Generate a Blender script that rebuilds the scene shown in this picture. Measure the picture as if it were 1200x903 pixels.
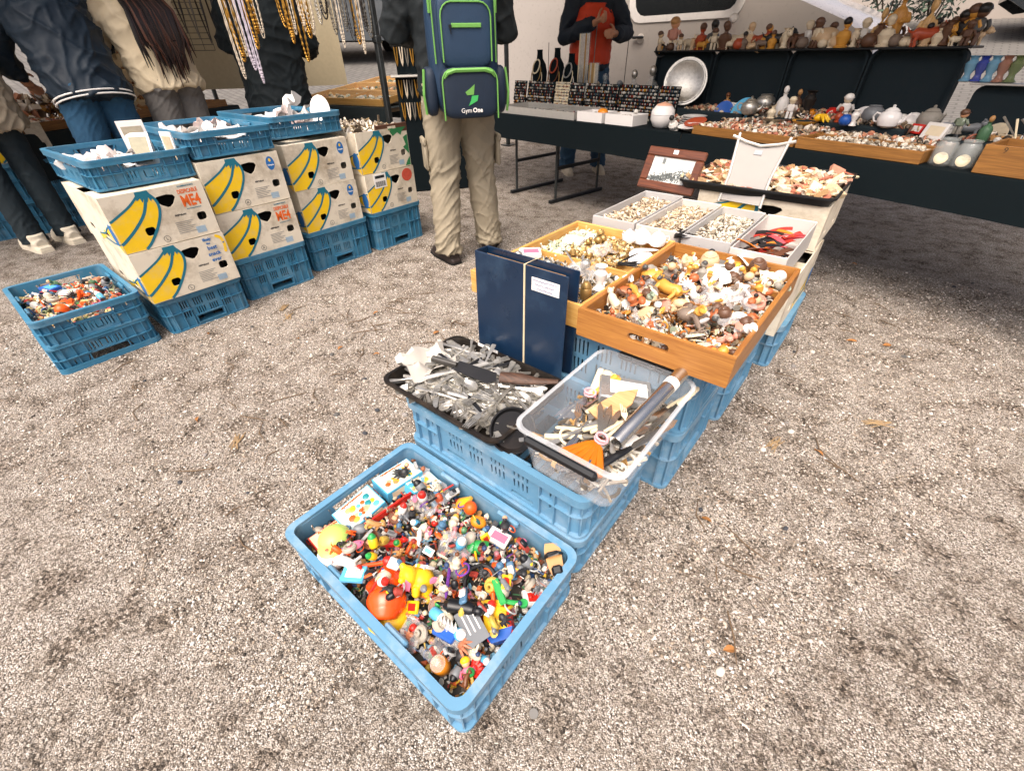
import bpy, bmesh, math, random
import numpy as np
from mathutils import Matrix, Vector, noise as mnoise
for o in list(bpy.data.objects): bpy.data.objects.remove(o)
S = bpy.context.scene
C = S.collection
rnd = random.Random(11)
PI = math.pi

# ------------------------------------------------------------------ camera, sky, sun, exposure
PITCH, ROLL, HEAD, CAMH = .647, -.022, .695, 1.056
_f = Vector((-math.sin(HEAD)*math.cos(PITCH), math.cos(HEAD)*math.cos(PITCH), -math.sin(PITCH)))
_r0 = Vector((math.cos(HEAD), math.sin(HEAD), 0)); _u0 = _r0.cross(_f)
_r = _r0*math.cos(ROLL)+_u0*math.sin(ROLL); _u = -_r0*math.sin(ROLL)+_u0*math.cos(ROLL)
cd = bpy.data.cameras.new('camera'); cam = bpy.data.objects.new('camera', cd); C.objects.link(cam)
cd.sensor_fit = 'HORIZONTAL'; cd.sensor_width = 36; cd.lens = 518/1200*36; cd.clip_start = .02; cd.clip_end = 400
M = Matrix.Identity(4)
for i in range(3):
    M[i][0] = _r[i]; M[i][1] = _u[i]; M[i][2] = -_f[i]
M[2][3] = CAMH
cam.matrix_world = M; S.camera = cam

SUN_EL, SUN_AZ = 60, 285      # azimuth of the direction TO the sun, degrees ccw from +x
w = bpy.data.worlds.new('World'); S.world = w; w.use_nodes = True
nt = w.node_tree; nt.nodes.clear()
sky = nt.nodes.new('ShaderNodeTexSky'); sky.sky_type = 'NISHITA'; sky.sun_disc = False
sky.sun_elevation = math.radians(SUN_EL); sky.sun_rotation = math.radians(90-SUN_AZ)
sky.air_density = .45; sky.dust_density = 8.0; sky.ozone_density = .3
bg = nt.nodes.new('ShaderNodeBackground'); bg.inputs[1].default_value = .15
wo = nt.nodes.new('ShaderNodeOutputWorld')
nt.links.new(sky.outputs[0], bg.inputs[0]); nt.links.new(bg.outputs[0], wo.inputs[0])
sl = bpy.data.lights.new('sun', 'SUN'); sl.energy = 1.5; sl.angle = math.radians(60); sl.color = (1, .93, .84)
so = bpy.data.objects.new('sun', sl); C.objects.link(so)
_d = Vector((math.cos(math.radians(SUN_AZ))*math.cos(math.radians(SUN_EL)), math.sin(math.radians(SUN_AZ))*math.cos(math.radians(SUN_EL)), math.sin(math.radians(SUN_EL))))
so.rotation_euler = _d.to_track_quat('Z', 'Y').to_euler(); so.location = (0, 0, 8)
vs = S.view_settings; vs.view_transform = 'Standard'; vs.look = 'None'; vs.gamma = 1; vs.exposure = .84
S.render.engine = 'CYCLES'

# ------------------------------------------------------------------ materials
def lin(c):
    if isinstance(c, str):
        c = [int(c[i:i+2], 16)/255 for i in (0, 2, 4)]
        c = [x/12.92 if x <= .04045 else ((x+.055)/1.055)**2.4 for x in c]
    return (c[0], c[1], c[2], 1)
MATS = {}
def mat(name, col, rough=.6, metal=0, var=.12, scale=30, bump=0, bscale=120, trans=0, alpha=1, ior=1.45, coat=0, spec=.5, dirt=None, dscale=9, sss=0):
    """plain surface with uneven colour and roughness; col is 'rrggbb' or linear rgb"""
    if name in MATS: return MATS[name]
    m = bpy.data.materials.new(name); m.use_nodes = True; MATS[name] = m
    t = m.node_tree; b = t.nodes['Principled BSDF']; N = t.nodes.new; L = t.links.new
    c = lin(col)
    tc0 = N('ShaderNodeTexCoord'); oi = N('ShaderNodeObjectInfo'); tc = N('ShaderNodeVectorMath'); tc.operation = 'ADD'
    ml = N('ShaderNodeMath'); ml.operation = 'MULTIPLY'; ml.inputs[1].default_value = 17.0; L(oi.outputs['Random'], ml.inputs[0]); L(tc0.outputs['Object'], tc.inputs[0]); L(ml.outputs[0], tc.inputs[1])
    nz = N('ShaderNodeTexNoise'); nz.inputs['Scale'].default_value = scale; nz.inputs['Detail'].default_value = 6
    L(tc.outputs[0], nz.inputs['Vector'])
    mx = N('ShaderNodeMix'); mx.data_type = 'RGBA'
    mx.inputs[6].default_value = tuple(min(1, x*(1-var)) for x in c[:3])+(1,)
    mx.inputs[7].default_value = tuple(min(1, x*(1+var)) for x in c[:3])+(1,)
    L(nz.outputs['Fac'], mx.inputs[0])
    out = mx.outputs[2]
    if dirt:
        n2 = N('ShaderNodeTexNoise'); n2.inputs['Scale'].default_value = dscale; n2.inputs['Detail'].default_value = 9; n2.inputs['Roughness'].default_value = .7
        L(tc.outputs[0], n2.inputs['Vector'])
        rp = N('ShaderNodeMapRange'); rp.inputs[1].default_value = .48; rp.inputs[2].default_value = .72; rp.inputs[3].default_value = 0; rp.inputs[4].default_value = dirt[1]
        L(n2.outputs['Fac'], rp.inputs[0])
        m2 = N('ShaderNodeMix'); m2.data_type = 'RGBA'; L(rp.outputs[0], m2.inputs[0]); L(out, m2.inputs[6]); m2.inputs[7].default_value = lin(dirt[0]); out = m2.outputs[2]
    L(out, b.inputs['Base Color'])
    rr = N('ShaderNodeMapRange'); rr.inputs[3].default_value = max(.02, rough-.1); rr.inputs[4].default_value = min(1, rough+.1)
    L(nz.outputs['Fac'], rr.inputs[0]); L(rr.outputs[0], b.inputs['Roughness'])
    b.inputs['Metallic'].default_value = metal; b.inputs['IOR'].default_value = ior
    b.inputs['Transmission Weight'].default_value = trans; b.inputs['Alpha'].default_value = alpha
    b.inputs['Coat Weight'].default_value = coat; b.inputs['Specular IOR Level'].default_value = spec
    if sss: b.inputs['Subsurface Weight'].default_value = sss; b.inputs['Subsurface Radius'].default_value = (.012, .006, .003)
    if bump:
        n3 = N('ShaderNodeTexNoise'); n3.inputs['Scale'].default_value = bscale; n3.inputs['Detail'].default_value = 8
        L(tc.outputs[0], n3.inputs['Vector'])
        bp = N('ShaderNodeBump'); bp.inputs['Strength'].default_value = bump; bp.inputs['Distance'].default_value = .004
        L(n3.outputs['Fac'], bp.inputs['Height']); L(bp.outputs[0], b.inputs['Normal'])
    return m
def islands(name, stops, rough=.6, metal=0, spec=.5, bump=0, fine=None):
    """each loose piece takes its own colour from a ramp"""
    if name in MATS: return MATS[name]
    m = bpy.data.materials.new(name); m.use_nodes = True; MATS[name] = m
    t = m.node_tree; b = t.nodes['Principled BSDF']; N = t.nodes.new; L = t.links.new
    g = N('ShaderNodeNewGeometry'); r = N('ShaderNodeValToRGB'); r.color_ramp.interpolation = 'CONSTANT'
    e = r.color_ramp.elements
    while len(e) < len(stops): e.new(.5)
    for i, c in enumerate(stops): e[i].position = i/len(stops); e[i].color = lin(c)
    L(g.outputs['Random Per Island'], r.inputs[0])
    tc = N('ShaderNodeTexCoord'); nz = N('ShaderNodeTexNoise'); nz.inputs['Scale'].default_value = fine or 90; nz.inputs['Detail'].default_value = 5
    L(tc.outputs['Object'], nz.inputs['Vector'])
    mr = N('ShaderNodeMapRange'); mr.inputs[3].default_value = .7; mr.inputs[4].default_value = 1.25; L(nz.outputs['Fac'], mr.inputs[0])
    mu = N('ShaderNodeMix'); mu.data_type = 'RGBA'; mu.blend_type = 'MULTIPLY'; mu.inputs[0].default_value = 1
    L(r.outputs[0], mu.inputs[6]); L(mr.outputs[0], mu.inputs[7]); L(mu.outputs[2], b.inputs['Base Color'])
    b.inputs['Roughness'].default_value = rough; b.inputs['Metallic'].default_value = metal; b.inputs['Specular IOR Level'].default_value = spec
    if bump:
        bp = N('ShaderNodeBump'); bp.inputs['Strength'].default_value = bump; bp.inputs['Distance'].default_value = .003
        L(nz.outputs['Fac'], bp.inputs['Height']); L(bp.outputs[0], b.inputs['Normal'])
    return m
def wood(name, c1, c2, rough=.45, axis=0, scale=14):
    if name in MATS: return MATS[name]
    m = bpy.data.materials.new(name); m.use_nodes = True; MATS[name] = m
    t = m.node_tree; b = t.nodes['Principled BSDF']; N = t.nodes.new; L = t.links.new
    tc = N('ShaderNodeTexCoord'); mp = N('ShaderNodeMapping'); sc = [scale*2.2]*3; sc[axis] = scale*.12; mp.inputs['Scale'].default_value = sc
    L(tc.outputs['Object'], mp.inputs[0])
    nz = N('ShaderNodeTexNoise'); nz.inputs['Scale'].default_value = 4; nz.inputs['Detail'].default_value = 9; nz.inputs['Distortion'].default_value = 1.2
    L(mp.outputs[0], nz.inputs['Vector'])
    r = N('ShaderNodeValToRGB'); r.color_ramp.elements[0].position = .35; r.color_ramp.elements[1].position = .68
    r.color_ramp.elements[0].color = lin(c1); r.color_ramp.elements[1].color = lin(c2)
    L(nz.outputs['Fac'], r.inputs[0]); L(r.outputs[0], b.inputs['Base Color']); b.inputs['Roughness'].default_value = rough
    bp = N('ShaderNodeBump'); bp.inputs['Strength'].default_value = .15; bp.inputs['Distance'].default_value = .002; L(nz.outputs['Fac'], bp.inputs['Height']); L(bp.outputs[0], b.inputs['Normal'])
    return m

# ------------------------------------------------------------------ mesh helpers
def T(x=0, y=0, z=0, rx=0, ry=0, rz=0, s=1):
    m = Matrix.Translation((x, y, z)) @ Matrix.Rotation(rz, 4, 'Z') @ Matrix.Rotation(ry, 4, 'Y') @ Matrix.Rotation(rx, 4, 'X')
    if s != 1: m = m @ (Matrix.Diagonal((s[0], s[1], s[2], 1)) if isinstance(s, (tuple, list)) else Matrix.Scale(s, 4))
    return m
class MB:
    """collects shapes; build() links them as ONE mesh object"""
    def __init__(s): s.v = []; s.f = []; s.m = []; s.mi = 0; s.M = Matrix.Identity(4)
    def add(s, vs_, fs, M=None):
        M = s.M @ M if M is not None else s.M
        k = len(s.v); s.v += [tuple(M @ Vector(p)) for p in vs_]
        s.f += [tuple(i+k for i in f) for f in fs]; s.m += [s.mi]*len(fs); return s
    def box(s, c, d, M=None, bev=0):
        x, y, z = c; a, b, h = d[0]/2, d[1]/2, d[2]/2
        if bev <= 0:
            v = [(x+i*a, y+j*b, z+k*h) for k in (-1, 1) for j in (-1, 1) for i in (-1, 1)]
            return s.add(v, [(0,2,3,1), (4,5,7,6), (0,1,5,4), (2,6,7,3), (0,4,6,2), (1,3,7,5)], M)
        bev = min(bev, a*.95, b*.95, h*.95)
        v = []; fs = []
        def P(i, j, k, ax):
            q = [i*(a-bev), j*(b-bev), k*(h-bev)]; q[ax] = (i, j, k)[ax]*(a, b, h)[ax]; return (x+q[0], y+q[1], z+q[2])
        ix = {}
        for i in (-1, 1):
            for j in (-1, 1):
                for k in (-1, 1):
                    for ax in range(3): ix[i, j, k, ax] = len(v); v.append(P(i, j, k, ax))
        for k in (-1, 1):
            q = [ix[i, j, k, 2] for i, j in ((-1,-1), (1,-1), (1,1), (-1,1))]; fs.append(tuple(q[::k]))
            q = [ix[i, k, j, 1] for i, j in ((-1,-1), (-1,1), (1,1), (1,-1))]; fs.append(tuple(q[::k]))
            q = [ix[k, i, j, 0] for i, j in ((-1,-1), (1,-1), (1,1), (-1,1))]; fs.append(tuple(q[::k]))
        for a_, b_ in ((-1,-1), (-1,1), (1,-1), (1,1)):
            fs.append((ix[-1,a_,b_,1], ix[1,a_,b_,1], ix[1,a_,b_,2], ix[-1,a_,b_,2]))
            fs.append((ix[a_,-1,b_,0], ix[a_,1,b_,0], ix[a_,1,b_,2], ix[a_,-1,b_,2]))
            fs.append((ix[a_,b_,-1,0], ix[a_,b_,1,0], ix[a_,b_,1,1], ix[a_,b_,-1,1]))
        for i in (-1, 1):
            for j in (-1, 1):
                for k in (-1, 1): fs.append((ix[i,j,k,0], ix[i,j,k,1], ix[i,j,k,2]))
        return s.add(v, fs, M)
    def lathe(s, prof, n=16, M=None, cap=True):
        v = [(r*math.cos(2*PI*i/n), r*math.sin(2*PI*i/n), z) for r, z in prof for i in range(n)]
        fs = [(j*n+i, j*n+(i+1) % n, (j+1)*n+(i+1) % n, (j+1)*n+i) for j in range(len(prof)-1) for i in range(n)]
        if cap: fs += [tuple(range(n))[::-1], tuple((len(prof)-1)*n+i for i in range(n))]
        return s.add(v, fs, M)
    def ball(s, c, r, n=10, m=7, M=None):
        if not isinstance(r, (tuple, list)): r = (r, r, r)
        v = [(c[0], c[1], c[2]-r[2])]
        for j in range(1, m):
            a = -PI/2+PI*j/m
            v += [(c[0]+r[0]*math.cos(a)*math.cos(2*PI*i/n), c[1]+r[1]*math.cos(a)*math.sin(2*PI*i/n), c[2]+r[2]*math.sin(a)) for i in range(n)]
        v.append((c[0], c[1], c[2]+r[2])); e = len(v)-1
        fs = [(0, 1+(i+1) % n, 1+i) for i in range(n)] + [(e, e-n+i, e-n+(i+1) % n) for i in range(n)]
        fs += [(1+j*n+i, 1+j*n+(i+1) % n, 1+(j+1)*n+(i+1) % n, 1+(j+1)*n+i) for j in range(m-2) for i in range(n)]
        return s.add(v, fs, M)
    def tube(s, path, rad, n=8, M=None, cap=True, flat=1):
        P = [Vector(p) for p in path]; k = len(P)
        R = rad if isinstance(rad, (list, tuple)) else [rad]*k
        v = []; up = None
        for i in range(k):
            d = (P[min(i+1, k-1)]-P[max(i-1, 0)]); d = d.normalized() if d.length > 1e-9 else Vector((0, 0, 1))
            if up is None: up = Vector((0, 0, 1)) if abs(d.z) < .9 else Vector((0, 1, 0))
            a = d.cross(up); a = a.normalized() if a.length > 1e-6 else d.orthogonal().normalized(); b = a.cross(d).normalized(); up = b
            v += [tuple(P[i]+R[i]*(math.cos(2*PI*j/n)*a+flat*math.sin(2*PI*j/n)*b)) for j in range(n)]
        fs = [(j*n+i, j*n+(i+1) % n, (j+1)*n+(i+1) % n, (j+1)*n+i) for j in range(k-1) for i in range(n)]
        if cap: fs += [tuple(range(n))[::-1], tuple((k-1)*n+i for i in range(n))]
        return s.add(v, fs, M)
    def prism(s, pts, z0, z1, M=None):
        n = len(pts); v = [(x, y, z0) for x, y in pts]+[(x, y, z1) for x, y in pts]
        return s.add(v, [tuple(range(n))[::-1], tuple(range(n, 2*n))]+[(i, (i+1) % n, n+(i+1) % n, n+i) for i in range(n)], M)
    def mesh(s, name, mats, smooth=False):
        me = bpy.data.meshes.new(name); me.from_pydata(s.v, [], s.f)
        for m in (mats if isinstance(mats, (list, tuple)) else [mats]): me.materials.append(m)
        if max(s.m, default=0) > 0: me.polygons.foreach_set('material_index', s.m)
        if smooth: finish(me)
        me.update(); return me
    def build(s, name, mats, parent=None, smooth=False): return link(name, s.mesh(name, mats, smooth), parent)
def finish(me, ang=.7):
    bm = bmesh.new(); bm.from_mesh(me)
    bmesh.ops.recalc_face_normals(bm, faces=bm.faces)
    for f in bm.faces: f.smooth = True
    for e in bm.edges:
        if len(e.link_faces) == 2 and e.calc_face_angle(0) > ang: e.smooth = False
    bm.to_mesh(me); bm.free()
def link(name, me, parent=None, M=None):
    o = bpy.data.objects.new(name, me); C.objects.link(o); o.parent = parent
    if M is not None: o.matrix_local = M
    return o
def tag(o, label=None, cat=None, group=None, kind=None):
    if label: o['label'] = label
    if cat: o['category'] = cat
    if group: o['group'] = group
    if kind: o['kind'] = kind
    return o
def thing(name, label, cat, loc=(0, 0, 0), rz=0, group=None):
    o = bpy.data.objects.new(name, None); C.objects.link(o); o.location = loc; o.rotation_euler = (0, 0, rz); o.empty_display_size = .05
    return tag(o, label, cat, group)
def dup(o, parent=None):
    c = o.copy(); C.objects.link(c); c.parent = parent
    for ch in list(o.children): dup(ch, c)
    return c
def plate(name, outer, holes=(), t=.003, mtl=None, M=None):
    """flat plate in local xy with real holes, thickness t centred on z=0; returns a mesh"""
    cu = bpy.data.curves.new(name, 'CURVE'); cu.dimensions = '2D'; cu.fill_mode = 'BOTH'; cu.extrude = t/2
    for lp in [outer]+list(holes):
        sp = cu.splines.new('POLY'); sp.points.add(len(lp)-1)
        for p, q in zip(sp.points, lp): p.co = (q[0], q[1], 0, 1)
        sp.use_cyclic_u = True
    ob = bpy.data.objects.new(name, cu); me = bpy.data.meshes.new_from_object(ob)
    bpy.data.objects.remove(ob); bpy.data.curves.remove(cu)
    me.name = name; me.materials.clear()
    if mtl: me.materials.append(mtl)
    if M is not None: me.transform(M)
    return me
FONTN = [0]
def text(s, size, mtl, M=None, bold=0, align='CENTER', t=.0004, space=.85):
    cu = bpy.data.curves.new('lettering', 'FONT'); cu.body = s; cu.size = size; cu.extrude = t/2; cu.offset = bold
    cu.align_x = align; cu.align_y = 'CENTER'; cu.space_line = space; cu.resolution_u = 2
    ob = bpy.data.objects.new('lettering', cu); me = bpy.data.meshes.new_from_object(ob)
    bpy.data.objects.remove(ob); bpy.data.curves.remove(cu); me.materials.clear(); me.materials.append(mtl)
    if M is not None: me.transform(M)
    return me
def join(name, meshes):
    """several meshes into one (materials kept)"""
    bm = bmesh.new(); mats = []
    for me in meshes:
        k = len(bm.faces); bm.from_mesh(me); bm.faces.ensure_lookup_table()
        for f in bm.faces[k:]:
            m = me.materials[f.material_index] if me.materials else None
            if m not in mats: mats.append(m)
            f.material_index = mats.index(m)
    out = bpy.data.meshes.new(name); bm.to_mesh(out); bm.free()
    for m in mats: out.materials.append(m)
    return out
def rrect(w, h, r, n=5, cx=0, cy=0):
    p = []
    for sx, sy, a in ((1, 1, 0), (-1, 1, PI/2), (-1, -1, PI), (1, -1, 1.5*PI)):
        p += [(cx+sx*(w/2-r)+r*math.cos(a+PI/2*i/n), cy+sy*(h/2-r)+r*math.sin(a+PI/2*i/n)) for i in range(n+1)]
    return p
def rect(x0, x1, y0, y1): return [(x0, y0), (x1, y0), (x1, y1), (x0, y1)]
XZ = Matrix(((1, 0, 0, 0), (0, 0, -1, 0), (0, 1, 0, 0), (0, 0, 0, 1)))   # plate xy -> wall xz (normal -y)
YZ = Matrix(((0, 0, 1, 0), (1, 0, 0, 0), (0, 1, 0, 0), (0, 0, 0, 1)))    # plate xy -> wall yz (normal +x)

# ------------------------------------------------------------------ ground
def ground_z(x, y):
    d = math.hypot(x, y); fwd = (-x*math.sin(HEAD)+y*math.cos(HEAD))/max(d, .01)
    k = max(0, min(1, (fwd-.1)/.4))
    t = max(0, d-6.3); return k*.16*(t*t/(t+1.0))
def gravel_mat():
    m = bpy.data.materials.new('gravel'); m.use_nodes = True
    t = m.node_tree; b = t.nodes['Principled BSDF']; N = t.nodes.new; L = t.links.new
    tc = N('ShaderNodeTexCoord')
    wv = N('ShaderNodeTexNoise'); wv.inputs['Scale'].default_value = 60; L(tc.outputs['Object'], wv.inputs['Vector'])
    ad = N('ShaderNodeMix'); ad.data_type = 'VECTOR'; ad.inputs[0].default_value = .004
    L(tc.outputs['Object'], ad.inputs[4]); L(wv.outputs['Color'], ad.inputs[5])
    def vor(sc):
        v = N('ShaderNodeTexVoronoi'); v.inputs['Scale'].default_value = sc; v.inputs['Randomness'].default_value = 1; L(ad.outputs[1], v.inputs['Vector']); return v
    v1, v2 = vor(340), vor(185)
    def ramp(src, stops):
        r = N('ShaderNodeValToRGB'); e = r.color_ramp.elements
        while len(e) < len(stops): e.new(.5)
        for i, (p, c) in enumerate(stops): e[i].position = p; e[i].color = lin(c)
        L(src, r.inputs[0]); return r
    sep = N('ShaderNodeSeparateColor'); L(v1.outputs['Color'], sep.inputs[0])
    sep2 = N('ShaderNodeSeparateColor'); L(v2.outputs['Color'], sep2.inputs[0])
    st = [(0, '3f3a35'), (.2, '81776d'), (.5, 'b0a598'), (.78, 'd0c6ba'), (1, 'f4efe8')]
    r1 = ramp(sep.outputs[0], st); r2 = ramp(sep2.outputs[0], [(0, '443e38'), (.35, '83786c'), (.75, 'b5a99b'), (1, 'e6ddd2')])
    big = N('ShaderNodeTexNoise'); big.inputs['Scale'].default_value = 9; big.inputs['Detail'].default_value = 3; L(tc.outputs['Object'], big.inputs['Vector'])
    mrb = N('ShaderNodeMapRange'); mrb.inputs[1].default_value = .4; mrb.inputs[2].default_value = .62; L(big.outputs['Fac'], mrb.inputs[0])
    mx = N('ShaderNodeMix'); mx.data_type = 'RGBA'; L(mrb.outputs[0], mx.inputs[0]); L(r1.outputs[0], mx.inputs[6]); L(r2.outputs[0], mx.inputs[7])
    # soil in the joints
    gp = ramp(v1.outputs['Distance'], [(.0, 'ffffff'), (.42, 'ffffff'), (.75, '776e65')])
    mu = N('ShaderNodeMix'); mu.data_type = 'RGBA'; mu.blend_type = 'MULTIPLY'; mu.inputs[0].default_value = .8; L(mx.outputs[2], mu.inputs[6]); L(gp.outputs[0], mu.inputs[7])
    # dirt patches
    p1 = N('ShaderNodeTexNoise'); p1.inputs['Scale'].default_value = 9; p1.inputs['Detail'].default_value = 10; p1.inputs['Roughness'].default_value = .68; L(tc.outputs['Object'], p1.inputs['Vector'])
    p0 = N('ShaderNodeTexNoise'); p0.inputs['Scale'].default_value = 1.1; p0.inputs['Detail'].default_value = 4; L(tc.outputs['Object'], p0.inputs['Vector'])
    pm = N('ShaderNodeMath'); pm.operation = 'MULTIPLY_ADD'; pm.inputs[1].default_value = .40; pm.inputs[2].default_value = -.21; L(p0.outputs['Fac'], pm.inputs[0])
    pa = N('ShaderNodeMath'); pa.operation = 'ADD'; L(p1.outputs['Fac'], pa.inputs[0]); L(pm.outputs[0], pa.inputs[1])
    pr = N('ShaderNodeMapRange'); pr.inputs[1].default_value = .48; pr.inputs[2].default_value = .74; pr.inputs[4].default_value = .80; L(pa.outputs[0], pr.inputs[0])
    m3 = N('ShaderNodeMix'); m3.data_type = 'RGBA'; m3.blend_type = 'MULTIPLY'; L(pr.outputs[0], m3.inputs[0]); L(mu.outputs[2], m3.inputs[6]); m3.inputs[7].default_value = lin('8f7f70')
    L(m3.outputs[2], b.inputs['Base Color']); b.inputs['Roughness'].default_value = .9; b.inputs['Specular IOR Level'].default_value = .25
    hs = N('ShaderNodeMath'); hs.operation = 'MULTIPLY_ADD'; L(v1.outputs['Distance'], hs.inputs[0]); hs.inputs[1].default_value = -1; L(v2.outputs['Distance'], hs.inputs[2])
    bp = N('ShaderNodeBump'); bp.inputs['Strength'].default_value = 1.0; bp.inputs['Distance'].default_value = .004; L(v1.outputs['Distance'], bp.inputs['Height']); bp.invert = True
    bp2 = N('ShaderNodeBump'); bp2.inputs['Strength'].default_value = .35; bp2.inputs['Distance'].default_value = .02; L(big.outputs['Fac'], bp2.inputs['Height']); L(bp.outputs[0], bp2.inputs['Normal'])
    L(bp2.outputs[0], b.inputs['Normal'])
    return m
GRAVEL = gravel_mat()
def sheet(name, xs, ys, zf, mtl):
    v = [(x, y, zf(x, y)) for y in ys for x in xs]; n = len(xs)
    f = [(j*n+i, j*n+i+1, (j+1)*n+i+1, (j+1)*n+i) for j in range(len(ys)-1) for i in range(n-1)]
    b = MB(); b.v = v; b.f = f; b.m = [0]*len(f)
    o = b.build(name, mtl); o.data.polygons.foreach_set('use_smooth', [True]*len(f)); return o
ax = list(np.concatenate([np.arange(-120, -24, 8), np.arange(-24, 24, .75), np.arange(24, 121, 8)]))
g = sheet('ground', ax, ax, ground_z, GRAVEL); tag(g, kind='structure')

def gravel_stones():
    R = np.random.RandomState(5); n = 210000
    d = np.sqrt(R.uniform(.05, 1, n))**1.25*3.3; a = R.uniform(-1.02, 1.02, n)+HEAD
    px = -np.sin(a)*d; py = np.cos(a)*d
    s = R.gamma(2.0, .00066, n)+.0006; s = np.minimum(s, .0062)
    base = np.array([(1,0,0), (-1,0,0), (0,1,0), (0,-1,0), (0,0,1), (0,0,-1)], float)
    v = base[None]*(1+R.uniform(-.35, .35, (n, 6, 1))) + R.uniform(-.22, .22, (n, 6, 3))
    v *= s[:, None, None]*np.stack([R.uniform(.8, 1.5, n), R.uniform(.7, 1.1, n), R.uniform(.45, .9, n)], 1)[:, None, :]
    t = R.uniform(0, 2*np.pi, n); c, q = np.cos(t)[:, None], np.sin(t)[:, None]
    x = v[:, :, 0]*c-v[:, :, 1]*q; y = v[:, :, 0]*q+v[:, :, 1]*c
    V = np.stack([x+px[:, None], y+py[:, None], v[:, :, 2]+(s*.28)[:, None]], 2).reshape(-1, 3)
    f = np.array([(0,2,4), (2,1,4), (1,3,4), (3,0,4), (2,0,5), (1,2,5), (3,1,5), (0,3,5)])
    F = (f[None]+(np.arange(n)*6)[:, None, None]).reshape(-1, 3)
    me = bpy.data.meshes.new('gravel'); me.vertices.add(len(V)); me.vertices.foreach_set('co', V.ravel())
    me.loops.add(F.size); me.loops.foreach_set('vertex_index', F.ravel()); me.polygons.add(len(F))
    me.polygons.foreach_set('loop_start', np.arange(0, F.size, 3)); me.update(); me.validate()
    me.materials.append(islands('gravel_stone', ['b5a99b', 'd4cabd', '9c9083', 'e8e1d8', '71675d', 'c6b8a8', 'f4efe8', '8b8177', 'cfc4b7', '453f39', 'dcd2c6', 'b09f8c', '5d544b', 'a08f7d'], .85, spec=.3))
    o = link('gravel', me); tag(o, 'fine pale grey and beige gravel covering the open ground', 'gravel', kind='stuff')
gravel_stones()
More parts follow.
